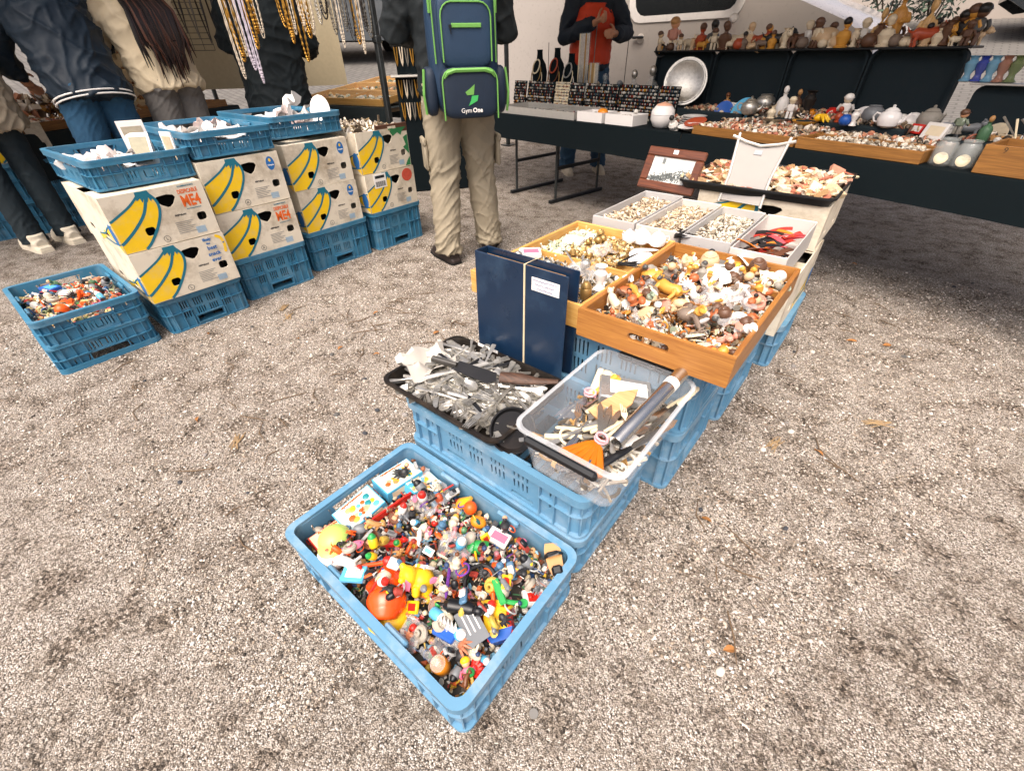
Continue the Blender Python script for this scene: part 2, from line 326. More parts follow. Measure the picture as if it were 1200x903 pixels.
# ------------------------------------------------------------------ blue plastic crates
BLUE = mat('crate_blue', (.112, .262, .400), .42, var=.13, scale=7, dirt=('b4bcc0', .42), dscale=11, bump=.06, bscale=300)
BLUE2 = mat('crate_blue_deep', (.040, .180, .300), .42, var=.15, scale=7, dirt=('93a2a8', .34), dscale=11, bump=.06, bscale=300)
def slots(x0, x1, z0, z1, n, w=.0052):
    out = []
    for i in range(n):
        c = x0+(x1-x0)*(i+.5)/n; out.append(rect(c-w/2, c+w/2, z0, z1))
    return out
def crate_parts(L, Wd, h, kind):
    """L along x, Wd along y, origin at the base centre; list of (part name, mesh)"""
    ins = .017; rc = .026; t = .0035; parts = []
    rim = plate('rim', rrect(L, Wd, .032, 6), [rrect(L-.036, Wd-.036, .02, 5)], .009, None, T(0, 0, h-.0045))
    lip = plate('rim', rrect(L-.002, Wd-.002, .031, 6), [rrect(L-.008, Wd-.008, .028, 5)], .016, None, T(0, 0, h-.0165))
    low = plate('rim', rrect(L-.014, Wd-.014, .026, 6), [rrect(L-.04, Wd-.04, .02, 5)], .008, None, T(0, 0, .0042))
    parts.append(('rim', join('rim', [rim, lip]))); parts.append(('base_ring', low))
    def wall(length, short):
        a = length/2-ins-rc; H = h-.009; holes = []
        if kind == 'slot':
            ng = 6 if not short else 4; gw = (2*a-.07)/ng
            for i in range(ng):
                c = -a+.035+gw*(i+.5); n = 4 if (i not in (0, ng-1) or short) else 2
                holes += slots(c-gw*.36, c+gw*.36, h*.58, h*.79, n) + (slots(c-gw*.36, c+gw*.36, h*.31, h*.51, n) if not (short and False) else [])
            if short: 
                holes = [q for q in holes if not (q[0][1] < h*.4 and False)]
                holes.append(rrect(.115, .03, .006, 2, 0, .030))
            else:
                for sx in (-1, 1): holes.append(rrect(.07, .014, .004, 2, sx*a*.45, h*.15))
        else:
            if short:
                y0, y1 = h*.60, h-.020
                holes += [[(-a+.075, y0), (-.075, y0), (-.085, y1), (-a+.07, y1)], [(-.066, y0), (.066, y0), (.074, y1), (-.076, y1)], [(.076, y0), (a-.075, y0), (a-.07, y1), (.083, y1)]]
                holes += slots(-a+.085, -a+.135, h*.2, h*.48, 4, .004)+slots(a-.135, a-.085, h*.2, h*.48, 4, .004)
                holes += [[(-.008, h*.18), (.022, h*.18), (.022, h*.22), (-.003, h*.22), (-.003, h*.45), (-.008, h*.45)]]
                holes += slots(-a+.012, -a+.03, h*.62, h*.8, 1, .005)+slots(a-.03, a-.012, h*.62, h*.8, 1, .005)
            else:
                n = 5
                for i in range(n):
                    x0 = -a+.06+(2*a-.12)*i/n; x1 = -a+.06+(2*a-.12)*(i+1)/n
                    if kind == 'window': holes.append(rect(x0+.006, x1-.006, h*.62, h-.022))
                    holes += slots(x0+.02, x1-.02, h*.2, h*.46, 4, .004)
        return plate('wall', rect(-a, a, .004, H), holes, t, None), a
    wl, al = wall(L, False); ws, as_ = wall(Wd, True)
    yl, xs = Wd/2-ins, L/2-ins
    for s in (-1, 1):
        m = wl.copy(); m.transform(T(0, s*yl, 0, rz=0 if s < 0 else PI) @ XZ); parts.append(('long_wall', m))
        m = ws.copy(); m.transform(T(s*xs, 0, 0, rz=0 if s > 0 else PI) @ YZ); parts.append(('short_wall', m))
    fl = plate('floor', rrect(L-2*ins, Wd-2*ins, rc, 5), [rect(-.02+i*.055, .02+i*.055, -.13, -.02) for i in range(-4, 5)]+[rect(-.02+i*.055, .02+i*.055, .02, .13) for i in range(-4, 5)], .004, None, T(0, 0, .014))
    parts.append(('floor', fl))
    for sx in (-1, 1):
        for sy in (-1, 1):
            b = MB(); n = 6; cx, cy = sx*(xs-rc), sy*(yl-rc)
            ang = [math.atan2(sy, sx)-PI/4+PI/2*i/n for i in range(n+1)]
            v = [(cx+(rc+o)*math.cos(a), cy+(rc+o)*math.sin(a), z) for z in (.004, h-.009) for o in (-t/2, t/2) for a in ang]
            k = n+1; f = []
            for i in range(n):
                f += [(i, i+1, 2*k+i+1, 2*k+i), (k+i, 3*k+i, 3*k+i+1, k+i+1)]
            b.add(v, f)
            # ledges that wrap the corner and the upright ribs between them
            reach = .085 if L > .5 else .06
            for zz in (h*.52, h*.86) if kind == 'slot' else (h*.5,):
                o = []; i_ = []
                for a in ang: o.append((cx+(rc+.0125)*math.cos(a), cy+(rc+.0125)*math.sin(a))); i_.append((cx+rc*math.cos(a), cy+rc*math.sin(a)))
                lo = o+i_[::-1]; b.prism(lo, zz-.0015, zz+.0015)
                b.box((cx-sx*reach/2, sy*(yl+.0062), zz), (reach, .0124, .003)); b.box((sx*(xs+.0062), cy-sy*reach/2, zz), (.0124, reach, .003))
            for k2 in (0, .5, 1):
                b.box((cx-sx*reach*k2, sy*(yl+.0055), h/2-.002), (.003, .011, h-.014)); b.box((sx*(xs+.0055), cy-sy*reach*k2*.9, h/2-.002), (.011, .003, h-.014))
            a = math.atan2(sy, sx); b.box((rc+.006, 0, h/2-.002), (.011, .003, h-.014), T(cx, cy, 0, rz=a))
            parts.append(('corner', b.mesh('corner', None)))
    for s in (-1, 1):
        b = MB()
        if kind == 'slot':
            for k2 in (-1, 1): b.box((s*(xs+.0055), k2*.064, .032), (.011, .004, .05))
            b.box((s*(xs+.0055), 0, .054), (.011, .124, .003)); b.box((s*(xs+.0055), 0, .0135), (.011, .124, .003))
        else:
            for k2 in (-.03, .05): b.box((s*(xs+.003), k2, h*.34), (.005, .007, h*.32), bev=.002)
            b.box((s*(xs+.003), 0, h*.55), (.006, Wd-.13, .004))
        parts.append(('handle_frame', b.mesh('handle_frame', None)))
        for k2 in (-1, 1):
            b = MB(); b.box((k2*L*.17, s*(yl-.008), h-.012), (L*.11, .012, .018), bev=.004); parts.append(('stacking_lug', b.mesh('stacking_lug', None)))
    return parts
CR = {}
def crate(x0, x1, y0, y1, z, h, kind, label, group, blue=None, flip=False, turn=0, dz=0, along='x'):
    L_, W_ = (x1-x0, y1-y0) if along == 'x' else (y1-y0, x1-x0)
    key = (round(L_, 2), round(W_, 2), h, kind, (blue or BLUE).name)
    if key not in CR:
        CR[key] = crate_parts(key[0], key[1], h, kind)
        for n, me in CR[key]:
            me.materials.clear(); me.materials.append(blue or BLUE)
    t = thing('plastic_crate', label, 'crate', ((x0+x1)/2, (y0+y1)/2, z+(h if flip else 0)), turn+(0 if along == 'x' else PI/2), group)
    if flip: t.rotation_euler[0] = PI
    for n, me in CR[key]: link(n, me, t)
    return t
GC = 'blue plastic crates of the central row'
GL = 'blue plastic crates under the banana boxes'
GT = 'shallow open crates of flat goods'
crate(-.85, -.245, .135, .53, 0, .145, 'front', 'shallow blue crate heaped with toys, nearest the camera', GC)
crate(-.86, -.258, .545, .925, 0, .144, 'slot', 'blue crate on the gravel under the cutlery tray, lower of two', GC)
crate(-.857, -.258, .545, .925, .145, .145, 'slot', 'blue crate carrying the cutlery tray and clear plastic box', GC)
crate(-.80, -.20, .935, 1.325, 0, .224, 'slot', 'bottom blue crate directly behind the clear plastic box', GC)
crate(-.795, -.195, .937, 1.327, .225, .225, 'slot', 'upper blue crate under the near half of the wooden trays', GC)
crate(-.78, -.18, 1.34, 1.73, 0, .224, 'slot', 'bottom blue crate under the far half of the wooden trays', GC)
crate(-.785, -.185, 1.34, 1.73, .225, .225, 'slot', 'upper blue crate under the far half of the wooden trays', GC)
crate(-.735, -.135, 1.80, 2.20, 0, .19, 'slot', 'rearmost blue crate of the central row, under a banana box', GC)
# left row, fronts face +x
crate(-3.0, -2.42, .385, .775, 0, .172, 'slot', 'blue crate under the box reading likely the best snack ever', GL, BLUE2)
crate(-3.07, -2.48, .79, 1.19, 0, .225, 'slot', 'blue crate under the second pile of banana boxes from left', GL, BLUE2)
crate(-3.14, -2.55, 1.23, 1.66, 0, .23, 'slot', 'blue crate under the third pile of banana boxes from left', GL, BLUE2)
crate(-3.13, -2.535, 1.69, 2.10, 0, .24, 'slot', 'blue crate under the pile of banana boxes nearest the backpack', GL, BLUE2)
GS = 'crates of the small pile at left'
crate(-2.985, -2.42, -.03, .345, 0, .118, 'window', 'lower, empty blue crate of the small pile at left', GS, BLUE2, flip=True)
crate(-2.985, -2.42, -.02, .355, .12, .12, 'window', 'blue crate heaped with small toys, on the pile at left', GS, BLUE2)
crate(-3.10, -2.49, .395, .795, .630, .112, 'window', 'blue crate of papers and picture cards on the leftmost box pile', GT, BLUE2, turn=.03)
crate(-3.16, -2.50, .80, 1.20, .688, .105, 'window', 'blue crate of paper packets on the second box pile', GT, BLUE2)
crate(-3.22, -2.60, 1.235, 1.665, .708, .100, 'window', 'blue crate with a white oval dish on the third box pile', GT, BLUE2)
GB = 'crates behind the bystanders at far left'
for i, (x, y, h, lb) in enumerate(((-5.35, -.35, .24, 'dark blue crate at the left edge behind the cream shoes'), (-5.3, .08, .24, 'dark blue crate on the ground behind the two cream shoes'), (-5.25, .52, .24, 'dark blue crate on the ground right of the cream shoes'))):
    crate(x-.3, x+.3, y-.2, y+.2, 0, h, 'slot', lb, GB, BLUE2)
    if i != 1: crate(x-.29, x+.29, y-.19, y+.2, h+.001, h, 'slot', lb.replace('on the ground', 'stacked').replace('crate at', 'crate stacked at'), GB, BLUE2)
    else: crate(x-.29, x+.29, y-.19, y+.2, h+.001, .13, 'window', 'shallow open blue crate behind the leggings at far left', GB, BLUE2)

# ------------------------------------------------------------------ banana boxes
CARD = mat('box_card', 'ddd3bf', .75, var=.08, scale=12, dirt=('8a7659', .75), dscale=7, bump=.1, bscale=60)
CARDI = mat('box_inside', '8f7455', .85, var=.1)
YEL = mat('print_yellow', 'f4c81a', .5, var=.06, dirt=('c9b894', .5), dscale=16)
TEAL = mat('print_teal', '1b6f84', .55, var=.08)
ORG = mat('print_orange', 'e0641f', .55, var=.05); GRY = mat('print_grey', '8f8d88', .6, var=.2, scale=200); INK = mat('print_ink', '23282b', .6)
BLU = mat('print_blue', '2a6cae', .55); LBLU = mat('print_pale_blue', '8fb4cf', .6, var=.3, scale=400); GRN = mat('print_green', '2f7a4a', .6, var=.2); PINK = mat('print_red', 'c9523f', .6, var=.3, scale=60)
WHT = mat('paper_white', 'ece9e4', .7, var=.04)
def ribbon(pts, w, t=.0004):
    P = [Vector((p[0], p[1], 0)) for p in pts]; a = []; b = []
    for i in range(len(P)):
        d = (P[min(i+1, len(P)-1)]-P[max(i-1, 0)]).normalized(); n = Vector((-d.y, d.x, 0)); ww = w[i] if isinstance(w, (list, tuple)) else w
        a.append(tuple((P[i]+n*ww/2)[:2])); b.append(tuple((P[i]-n*ww/2)[:2]))
    v = [(x, y, z) for z in (0, t) for x, y in a+b]; k = len(a)
    m = MB(); f = []
    for i in range(k-1): f += [(2*k+i, 3*k+i, 3*k+i+1, 2*k+i+1), (i, i+1, k+i+1, k+i)]
    m.add(v, f); return m
def smoothp(pts, n=5):
    P = [Vector((p[0], p[1], 0)) for p in pts]; out = []
    for i in range(len(P)-1):
        p0, p1, p2, p3 = P[max(i-1, 0)], P[i], P[i+1], P[min(i+2, len(P)-1)]
        for k in range(n):
            t = k/n; q = .5*((2*p1)+(p2-p0)*t+(2*p0-5*p1+4*p2-p3)*t*t+(3*p1-p0-3*p2+p3)*t**3); out.append((q.x, q.y))
    out.append((P[-1].x, P[-1].y)); return out
def scrawl(w, h, mtl, M=None, seed=1, wd=.0009):
    """illegible pen or print strokes"""
    R = random.Random(seed); n = max(6, int(w/h*3)); pts = [(-w/2+w*i/n, h*(.5 if i % 2 else -.5)*R.uniform(.3, 1)) for i in range(n+1)]
    me = ribbon(smoothp(pts, 3), wd).mesh('strokes', mtl)
    if M is not None: me.transform(M)
    return me
BW, BH = .385, .225
def fp(s, t): return ((s-.5)*BW, t*BH)
HH = [fp(*q) for q in ((.475, .80), (.51, .85), (.61, .865), (.67, .84), (.685, .79), (.645, .69), (.605, .64), (.58, .64), (.525, .70))]
H1 = rrect(.038, .034, .011, 3, *fp(.315, .30)); H2 = rrect(.038, .034, .011, 3, *fp(.87, .37))
OUT = smoothp([fp(*q) for q in ((.43, .965), (.49, .80), (.48, .60), (.40, .36), (.28, .12), (.20, .012))])
UPP = smoothp([fp(*q) for q in ((.004, .58), (.10, .66), (.24, .79), (.355, .945))])
MID = smoothp([fp(*q) for q in ((.42, .90), (.33, .62), (.19, .39), (.05, .22), (.004, .18))])
def put(me, M=None, off=.0008): me.transform(T(off, 0, 0) @ YZ @ (M or Matrix.Identity(4))); return me
BOXP = {}
def box_base():
    if 'front' in BOXP: return
    BOXP['front'] = plate('front_panel', rect(-BW/2, BW/2, 0, BH), [HH, H1, H2], .004, CARD, T(.248, 0, 0) @ YZ)
    BOXP['back'] = plate('back_panel', rect(-BW/2, BW/2, 0, BH), [HH, H1, H2], .004, CARD, T(-.248, 0, 0, rz=PI) @ YZ)
    sd = plate('side_panel', rect(-.246, .246, 0, BH), [rrect(.05, .03, .01, 3, .1, .06), rrect(.05, .03, .01, 3, -.1, .06)], .004, CARD)
    BOXP['s0'] = sd.copy(); BOXP['s0'].transform(T(0, -BW/2+.002, 0) @ XZ); BOXP['s1'] = sd.copy(); BOXP['s1'].transform(T(0, BW/2-.002, 0, rz=PI) @ XZ)
    b = MB(); b.box((0, 0, .003), (.49, BW-.008, .004)); BOXP['bottom'] = b.mesh('bottom', CARDI)
    b = MB()
    for s in (-1, 1): b.box((s*.155, 0, BH-.004), (.18, BW-.008, .003))
    BOXP['flaps'] = b.mesh('lid_flap', CARD)
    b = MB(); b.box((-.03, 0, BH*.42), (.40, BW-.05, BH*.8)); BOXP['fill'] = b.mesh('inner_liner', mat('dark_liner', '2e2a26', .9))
    fillp = OUT+[fp(.004, .012)]+UPP
    BOXP['yel'] = put(plate('p', fillp, [H1], .0005, YEL), off=.2505)
    r = []
    for pts, wd in ((OUT, .0105), (UPP, .0085), (MID, .011)):
        r.append(put(ribbon(pts, wd).mesh('r', TEAL), off=.2508))
    r.append(put(plate('c', [fp(*q) for q in ((.33, .99), (.45, .99), (.475, .86), (.445, .80), (.435, .87), (.41, .79), (.395, .87), (.365, .80), (.36, .88), (.32, .84))], [], .0006, TEAL), off=.2511))
    # the bananas run on round the corner onto the side panel
    sp = smoothp([(.246, .52*BH), (.20, .48*BH), (.15, .40*BH), (.08, .27*BH), (-.02, .2*BH)])+smoothp([(-.02, .08*BH), (.10, .02*BH), (.246, .012*BH)])
    ms = plate('p', sp, [rrect(.052, .032, .01, 3, .1, .06)], .0005, YEL); ms.transform(T(0, -BW/2-.0005, 0) @ XZ)
    r2 = ribbon(smoothp([(.246, .18*BH), (.15, .14*BH), (.05, .17*BH)]), .008).mesh('r', TEAL); r2.transform(T(0, -BW/2-.0010, 0) @ XZ)
    r3 = ribbon(smoothp([(.246, .52*BH), (.20, .48*BH), (.15, .40*BH), (.08, .27*BH), (-.02, .2*BH)]), .007).mesh('r', TEAL); r3.transform(T(0, -BW/2-.0010, 0) @ XZ)
    ov = plate('o', [(.212+.03*math.cos(a*PI/8), .075+.045*math.sin(a*PI/8)) for a in range(16)], [], .0006, BLU); ov.transform(T(0, -BW/2-.0014, 0) @ XZ)
    BOXP['print'] = join('banana_print', [BOXP['yel']]+r+[ms, r2, r3, ov])
    # small print: lines of text and a barcode
    L_ = []
    b = MB()
    for i in range(7):
        wd = .075-.012*(i % 3); b.box((fp(.57, 0)[0]+wd/2, BH*.34-i*.0075, 0), (wd, .0022, .0004))
    L_.append(put(b.mesh('l', GRY), off=.2508))
    b = MB()
    for i in range(9): b.box((fp(.76, 0)[0]+i*.0045, BH*.13, 0), (.0028, .028, .0004))
    L_.append(put(b.mesh('l', LBLU), off=.2508))
    L_.append(put(scrawl(.045, .009, INK, T(*fp(.66, .47)), 5, .0022), off=.2508))
    BOXP['small'] = join('small_print', L_)
    for ch in 'LA':
        cx, cy = fp(.43, .105)
        ring = plate('g', [(cx+.0135*math.cos(a*PI/8), cy+.0135*math.sin(a*PI/8)) for a in range(16)], [[(cx+.012*math.cos(a*PI/8), cy+.012*math.sin(a*PI/8)) for a in range(16)]], .0004, INK)
        BOXP['mark'+ch] = put(join('letter_mark', [ring, text(ch, .017, INK, T(cx, cy))]), off=.2508)
def box_extra(kind):
    k = 'x'+kind
    if k in BOXP: return BOXP[k]
    r = []
    if kind == 'film':
        r += [text('ILLUMINATION\u2019S', .0085, TEAL, T(*fp(.825, .955)), .0003), text('DESPICABLE', .0148, ORG, T(*fp(.825, .86)) @ T(s=(1, 1.5, 1)), .0004), text('ME4', .043, ORG, T(*fp(.825, .68)) @ T(s=(1, 1.45, 1)), .0014), scrawl(.06, .004, TEAL, T(*fp(.825, .545)), 6, .0012)]
    elif kind == 'snack':
        for s_, y, z in (('likely', .93, .0175), ('the', .85, .012), ('best', .755, .0245), ('snack', .63, .0245), ('ever', .51, .0245)):
            r.append(text(s_, z, BLU, T(*fp(.80 if z < .02 else .825, y)), .0007))
        c = smoothp([fp(.90, .97), fp(.955, .90), fp(.972, .76), fp(.955, .60)]); r.append(ribbon(c, [.004]+[.013]*(len(c)-2)+[.005]).mesh('r', YEL))
        r.append(plate('d', [(fp(.968, .80)[0]+.004*math.cos(a), fp(.968, .80)[1]+.004*math.sin(a)) for a in range(6)], [], .0012, BLU))
    elif kind == 'oval':
        cx, cy = fp(.87, .78)
        r.append(plate('o', [(cx+.021*math.cos(a*PI/10), cy+.031*math.sin(a*PI/10)) for a in range(20)], [], .0005, BLU))
        r.append(plate('o', [(cx+.006*math.cos(a*PI/5), cy+.014+.008*math.sin(a*PI/5)) for a in range(10)], [], .0009, YEL))
        r.append(text('Chiquita', .0095, WHT, T(cx, cy-.008, .0006), .0003))
    elif kind == 'leaf':
        for pts in ([(.62, .99), (.70, .80), (.80, .88), (.86, .80), (.90, .9), (.99, .99)], [(.99, .80), (.90, .74), (.94, .55), (.88, .50), (.99, .30)], [(.88, .02), (.93, .14), (.99, .24), (.99, .02)]):
            r.append(plate('g', [fp(*q) for q in pts], [], .0005, GRN))
    elif kind == 'disc':
        cx, cy = fp(.84, .80)
        r.append(plate('o', [(cx+.042*math.cos(a*PI/10), cy+.038*math.sin(a*PI/10)) for a in range(20)], [], .0005, PINK))
    elif kind == 'barcode':
        r.append(plate('o', [fp(*q) for q in ((.16, .62), (.40, .62), (.40, .98), (.16, .98))], [], .0016, WHT))
        b = MB()
        for i in range(11): b.box((fp(.19, 0)[0]+i*.007, BH*.72, .001), (.003+.002*(i % 2), .03, .0006))
        b.box((fp(.28, 0)[0], BH*.90, .001), (.07, .016, .0006)); r.append(b.mesh('b', INK))
    BOXP[k] = join('emblem_print', [put(m, off=.2508) for m in r]); return BOXP[k]
def banana_box(x, y, z, extra, mark, label, group, rz=0, flaps=True):
    box_base(); t = thing('banana_box', label, 'box', (x, y, z), rz, group)
    fr = link('front_panel', BOXP['front'], t); link('back_panel', BOXP['back'], t); link('side_panel', BOXP['s0'], t); link('side_panel', BOXP['s1'], t)
    link('bottom', BOXP['bottom'], t); link('inner_liner', BOXP['fill'], t)
    if flaps: link('lid_flap', BOXP['flaps'], t)
    link('banana_print', BOXP['print'], fr); link('small_print', BOXP['small'], fr); link('letter_mark', BOXP['mark'+mark], fr)
    if extra: link('emblem_print', box_extra(extra), fr)
    if extra == 'disc': link('barcode_label', box_extra('barcode'), fr)
    return t
GX = 'banana boxes piled along the left'
banana_box(-2.655, .572, .173, 'snack', 'L', 'white banana box reading likely the best snack ever', GX)
banana_box(-2.665, .570, .3995, 'film', 'L', 'white banana box with orange ME4 lettering, torn corner, leftmost pile', GX, .012)
banana_box(-2.735, .985, .226, 'film', 'A', 'white banana box with orange ME4 lettering in the second pile', GX, -.01)
banana_box(-2.745, .985, .4525, 'oval', 'A', 'banana box with blue oval sticker, upper of the second pile', GX, .012)
banana_box(-2.805, 1.435, .231, 'oval', 'L', 'banana box with blue oval sticker, lower of the third pile', GX, .02)
banana_box(-2.81, 1.435, .4575, 'oval', 'L', 'banana box with blue oval sticker, upper of the third pile', GX, .005)
banana_box(-2.79, 1.88, .241, 'disc', 'L', 'banana box with red round picture and barcode label, fourth pile', GX)
banana_box(-2.80, 1.875, .4675, 'leaf', 'L', 'open banana box with green leaf print, top of the fourth pile', GX, .01, flaps=False)
banana_box(-.345, 1.96, .1905, None, 'L', 'banana box on the rearmost central crate, yellow printed side', 'banana boxes of the central row', PI/2)
t = banana_box(-.40, 2.255, .4175, None, 'L', 'banana box marked L under the black tray of shells', 'banana boxes of the central row', -PI/2)
t.scale = (.9, 1.25, .72)
banana_box(-5.25, .52, .482, None, 'L', 'banana box behind the bystanders at far left', 'banana boxes at far left', .0)

# ------------------------------------------------------------------ trays, bins, binder
WBR = wood('tray_brown', '96602c', 'b27c3c', .42); WBRy = wood('tray_brown_side', '925c2a', 'ae783a', .42, axis=1)
WLT = wood('tray_pale', 'c9954a', 'dcb068', .45); WLTy = wood('tray_pale_side', 'c59048', 'd8ab64', .45, axis=1)
def open_tray(name, label, cat, x0, x1, y0, y1, z, h, t, mx, my, divs=(), slot=False, group=None, bev=.002, rz=0):
    o = thing(name, label, cat, ((x0+x1)/2, (y0+y1)/2, z), rz, group); L_, W_ = x1-x0, y1-y0
    b = MB(); b.box((0, 0, .003), (L_-.004, W_-.004, .005)); b.build('bottom', mx, o)
    for s in (-1, 1):
        if slot:
            me = plate('end_board', rrect(L_, h, .004, 2, 0, h/2), [rrect(.105, .022, .010, 4, 0, h*.6)], t, mx, T(0, s*(W_/2-t/2), 0) @ XZ); link('end_board', me, o)
        else:
            b = MB(); b.box((0, s*(W_/2-t/2), h/2), (L_, t, h), bev=bev); b.build('end_board', mx, o)
        b = MB(); b.box((s*(L_/2-t/2), 0, h/2), (t, W_-2*t-.001, h-.0015), bev=bev); b.build('side_board', my, o)
    for a, p, q0, q1 in divs:
        b = MB()
        if a == 'x': b.box(((q0+q1)/2, p, h*.42), (q1-q0, t*.7, h*.72), bev=.001)
        else: b.box((p, (q0+q1)/2, h*.42), (t*.7, q1-q0, h*.72), bev=.001)
        b.build('divider', mx if a == 'x' else my, o)
    return o
open_tray('wooden_tray', 'large brown wooden tray of trinkets with a handle slot', 'tray', -.52, -.13, .895, 1.50, .4515, .078, .012, WBR, WBRy, [('x', .14, -.02, .183), ('x', -.06, -.183, .183)], slot=True)
open_tray('wooden_tray', 'pale wooden tray of silver, brass and white china pieces', 'tray', -.925, -.525, .92, 1.53, .4515, .072, .010, WLT, WLTy, [('x', .0, -.19, .19)])
BINW = mat('bin_white', 'cbc6c0', .4, var=.03, trans=.0); BINC = mat('bin_frost', (.66, .65, .64), .38, var=.03, trans=.35, spec=.4)
GBN = 'white plastic bins side by side'
for i, (a, b_, y0, y1, lb) in enumerate(((-.875, -.70, 1.56, 2.02, 'frosted bin of shell chips, leftmost of the white bins'), (-.69, -.525, 1.555, 1.985, 'white bin of shell pieces, second from the left'), (-.515, -.352, 1.55, 1.965, 'frosted bin of shells in front of the glass card holder'), (-.343, -.175, 1.515, 1.955, 'white bin of red and black leather straps'))):
    open_tray('plastic_bin', lb, 'bin', a, b_, y0, y1, .4525, .093, .004, (BINC, BINW)[i % 2], (BINC, BINW)[i % 2], group=GBN, bev=.0018)
DARK = mat('dark_metal', '2b2724', .38, metal=.55, var=.2, dirt=('6b5b4a', .5)); BLK = mat('black_plastic', '14171a', .45, var=.2); BLKC = mat('black_cloth', (.003, .007, .009), .92, var=.2, scale=40, bump=.25, bscale=500, spec=.2)
def dish(name, label, cat, x0, x1, y0, y1, z, h, mtl, rz=0, t=.003, rcor=.035, lipw=.010, parts=True, slope=.018, tilt=(0, 0)):
    """pressed tray or tub: sloping rounded wall with a rolled lip"""
    o = thing(name, label, cat, ((x0+x1)/2, (y0+y1)/2, z), rz); o.rotation_euler[0], o.rotation_euler[1] = tilt
    L_, W_ = x1-x0, y1-y0
    rings = [(rrect(L_-2*slope-2*lipw, W_-2*slope-2*lipw, rcor*.8, 6), 0), (rrect(L_-2*lipw, W_-2*lipw, rcor*.95, 6), h), (rrect(L_, W_, rcor, 6), h), (rrect(L_, W_, rcor, 6), h-lipw*.7), (rrect(L_-2*lipw+2*t, W_-2*lipw+2*t, rcor, 6), h-lipw*.7), (rrect(L_-2*slope-2*lipw+2*t, W_-2*slope-2*lipw+2*t, rcor*.8, 6), -t)]
    n = len(rings[0][0]); v = [(x, y, zz) for r, zz in rings for x, y in r]
    f = [(j*n+i, j*n+(i+1) % n, (j+1)*n+(i+1) % n, (j+1)*n+i) for j in (0, 1, 2, 3, 4) for i in range(n)]
    b = MB(); b.add(v, f[:n]+f[4*n:]); b.build('wall', mtl, o, True)
    b = MB(); b.add(v, f[n:4*n]); b.build('lip', mtl, o, True)
    b = MB(); b.add([(x, y, .0) for x, y in rings[0][0]]+[(x, y, -t) for x, y in rings[5][0]], [tuple(range(n)), tuple(range(n, 2*n))[::-1]]); b.build('bottom', mtl, o)
    return o
ct = dish('cutlery_tray', 'dark metal baking tray heaped with silver cutlery', 'tray', -.935, -.50, .535, .845, .2955, .034, DARK, slope=.012)
CLR = mat('clear_plastic', (.80, .84, .88), .22, var=.02, alpha=.13, spec=.6)
CLRL = mat('clear_plastic_lip', (.84, .87, .90), .25, var=.02, alpha=.30, spec=.6)
pb = dish('plastic_box', 'clear plastic storage box of knives and kitchen tools', 'box', -.455, -.19, .535, .925, .2950, .128, CLR, slope=.022, lipw=.009)
[c for c in pb.children if c.name.startswith('lip')][0].data.materials[0] = CLRL
b = MB(); b.box((0, -.2035, .118), (.172, .017, .022), bev=.006); b.build('handle', BLK, pb)
b = MB(); b.box((0, .2035, .118), (.172, .017, .022), bev=.006); b.build('handle', BLK, pb)
bt = dish('shell_tray', 'black plastic tray of shell packets behind the bins', 'tray', -.735, -.15, 2.00, 2.53, .584, .030, BLK, slope=.012)
NAVY = mat('binder_navy', (.006, .021, .052), .30, var=.25, scale=9, dirt=('5f7f9a', .22), dscale=5, bump=.05, bscale=700)
bd = thing('ring_binder', 'dark blue binder closed with a pale elastic band, standing upright', 'binder', (-.70, .895, .2955)); bd.rotation_euler = (-.03, 0, 0)
b = MB(); b.box((0, -.026, .158), (.315, .004, .316), bev=.0015); b.build('front_cover', NAVY, bd)
b = MB(); b.box((0, .026, .158), (.315, .004, .316), bev=.0015); b.build('back_cover', NAVY, bd)
b = MB(); b.box((-.1555, 0, .158), (.004, .047, .316), bev=.0015); b.build('spine', NAVY, bd)
b = MB(); b.box((-.012, .0, .150), (.27, .030, .296)); b.build('pages', mat('paper_tan', 'b98d52', .8, var=.2, scale=100), bd)
b = MB(); b.tube([(.025, -.0295, 0), (.022, -.0295, .318), (.022, .03, .318), (.025, .03, 0)], .0028, 6); b.build('elastic_band', mat('elastic', 'd9c9a6', .7), bd)
lb = MB(); lb.box((.090, -.0287, .272), (.088, .0008, .036)); lo = lb.build('label', WHT, bd)
PEN = mat('pen_violet', '6f6c9c', .6)
for i_ in range(3): link('handwriting', scrawl(.075-.012*i_, .006, PEN, T(.088, -.0294, .283-.011*i_) @ XZ, 20+i_), lo)
# ------------------------------------------------------------------ street behind, tents, tables, van
def cobble_mat():
    m = bpy.data.materials.new('cobbles'); m.use_nodes = True
    t = m.node_tree; b = t.nodes['Principled BSDF']; N = t.nodes.new; L = t.links.new
    tc = N('ShaderNodeTexCoord'); br = N('ShaderNodeTexBrick'); br.inputs['Scale'].default_value = 2.4
    br.inputs['Color1'].default_value = lin('615e5a'); br.inputs['Color2'].default_value = lin('6c6964'); br.inputs['Mortar'].default_value = lin('514e4a'); br.inputs['Mortar Size'].default_value = .03
    L(tc.outputs['Object'], br.inputs['Vector']); L(br.outputs[0], b.inputs['Base Color']); b.inputs['Roughness'].default_value = .85
    bp = N('ShaderNodeBump'); bp.inputs['Strength'].default_value = .5; bp.inputs['Distance'].default_value = .02; L(br.outputs['Fac'], bp.inputs['Height']); bp.invert = True; L(bp.outputs[0], b.inputs['Normal'])
    return m
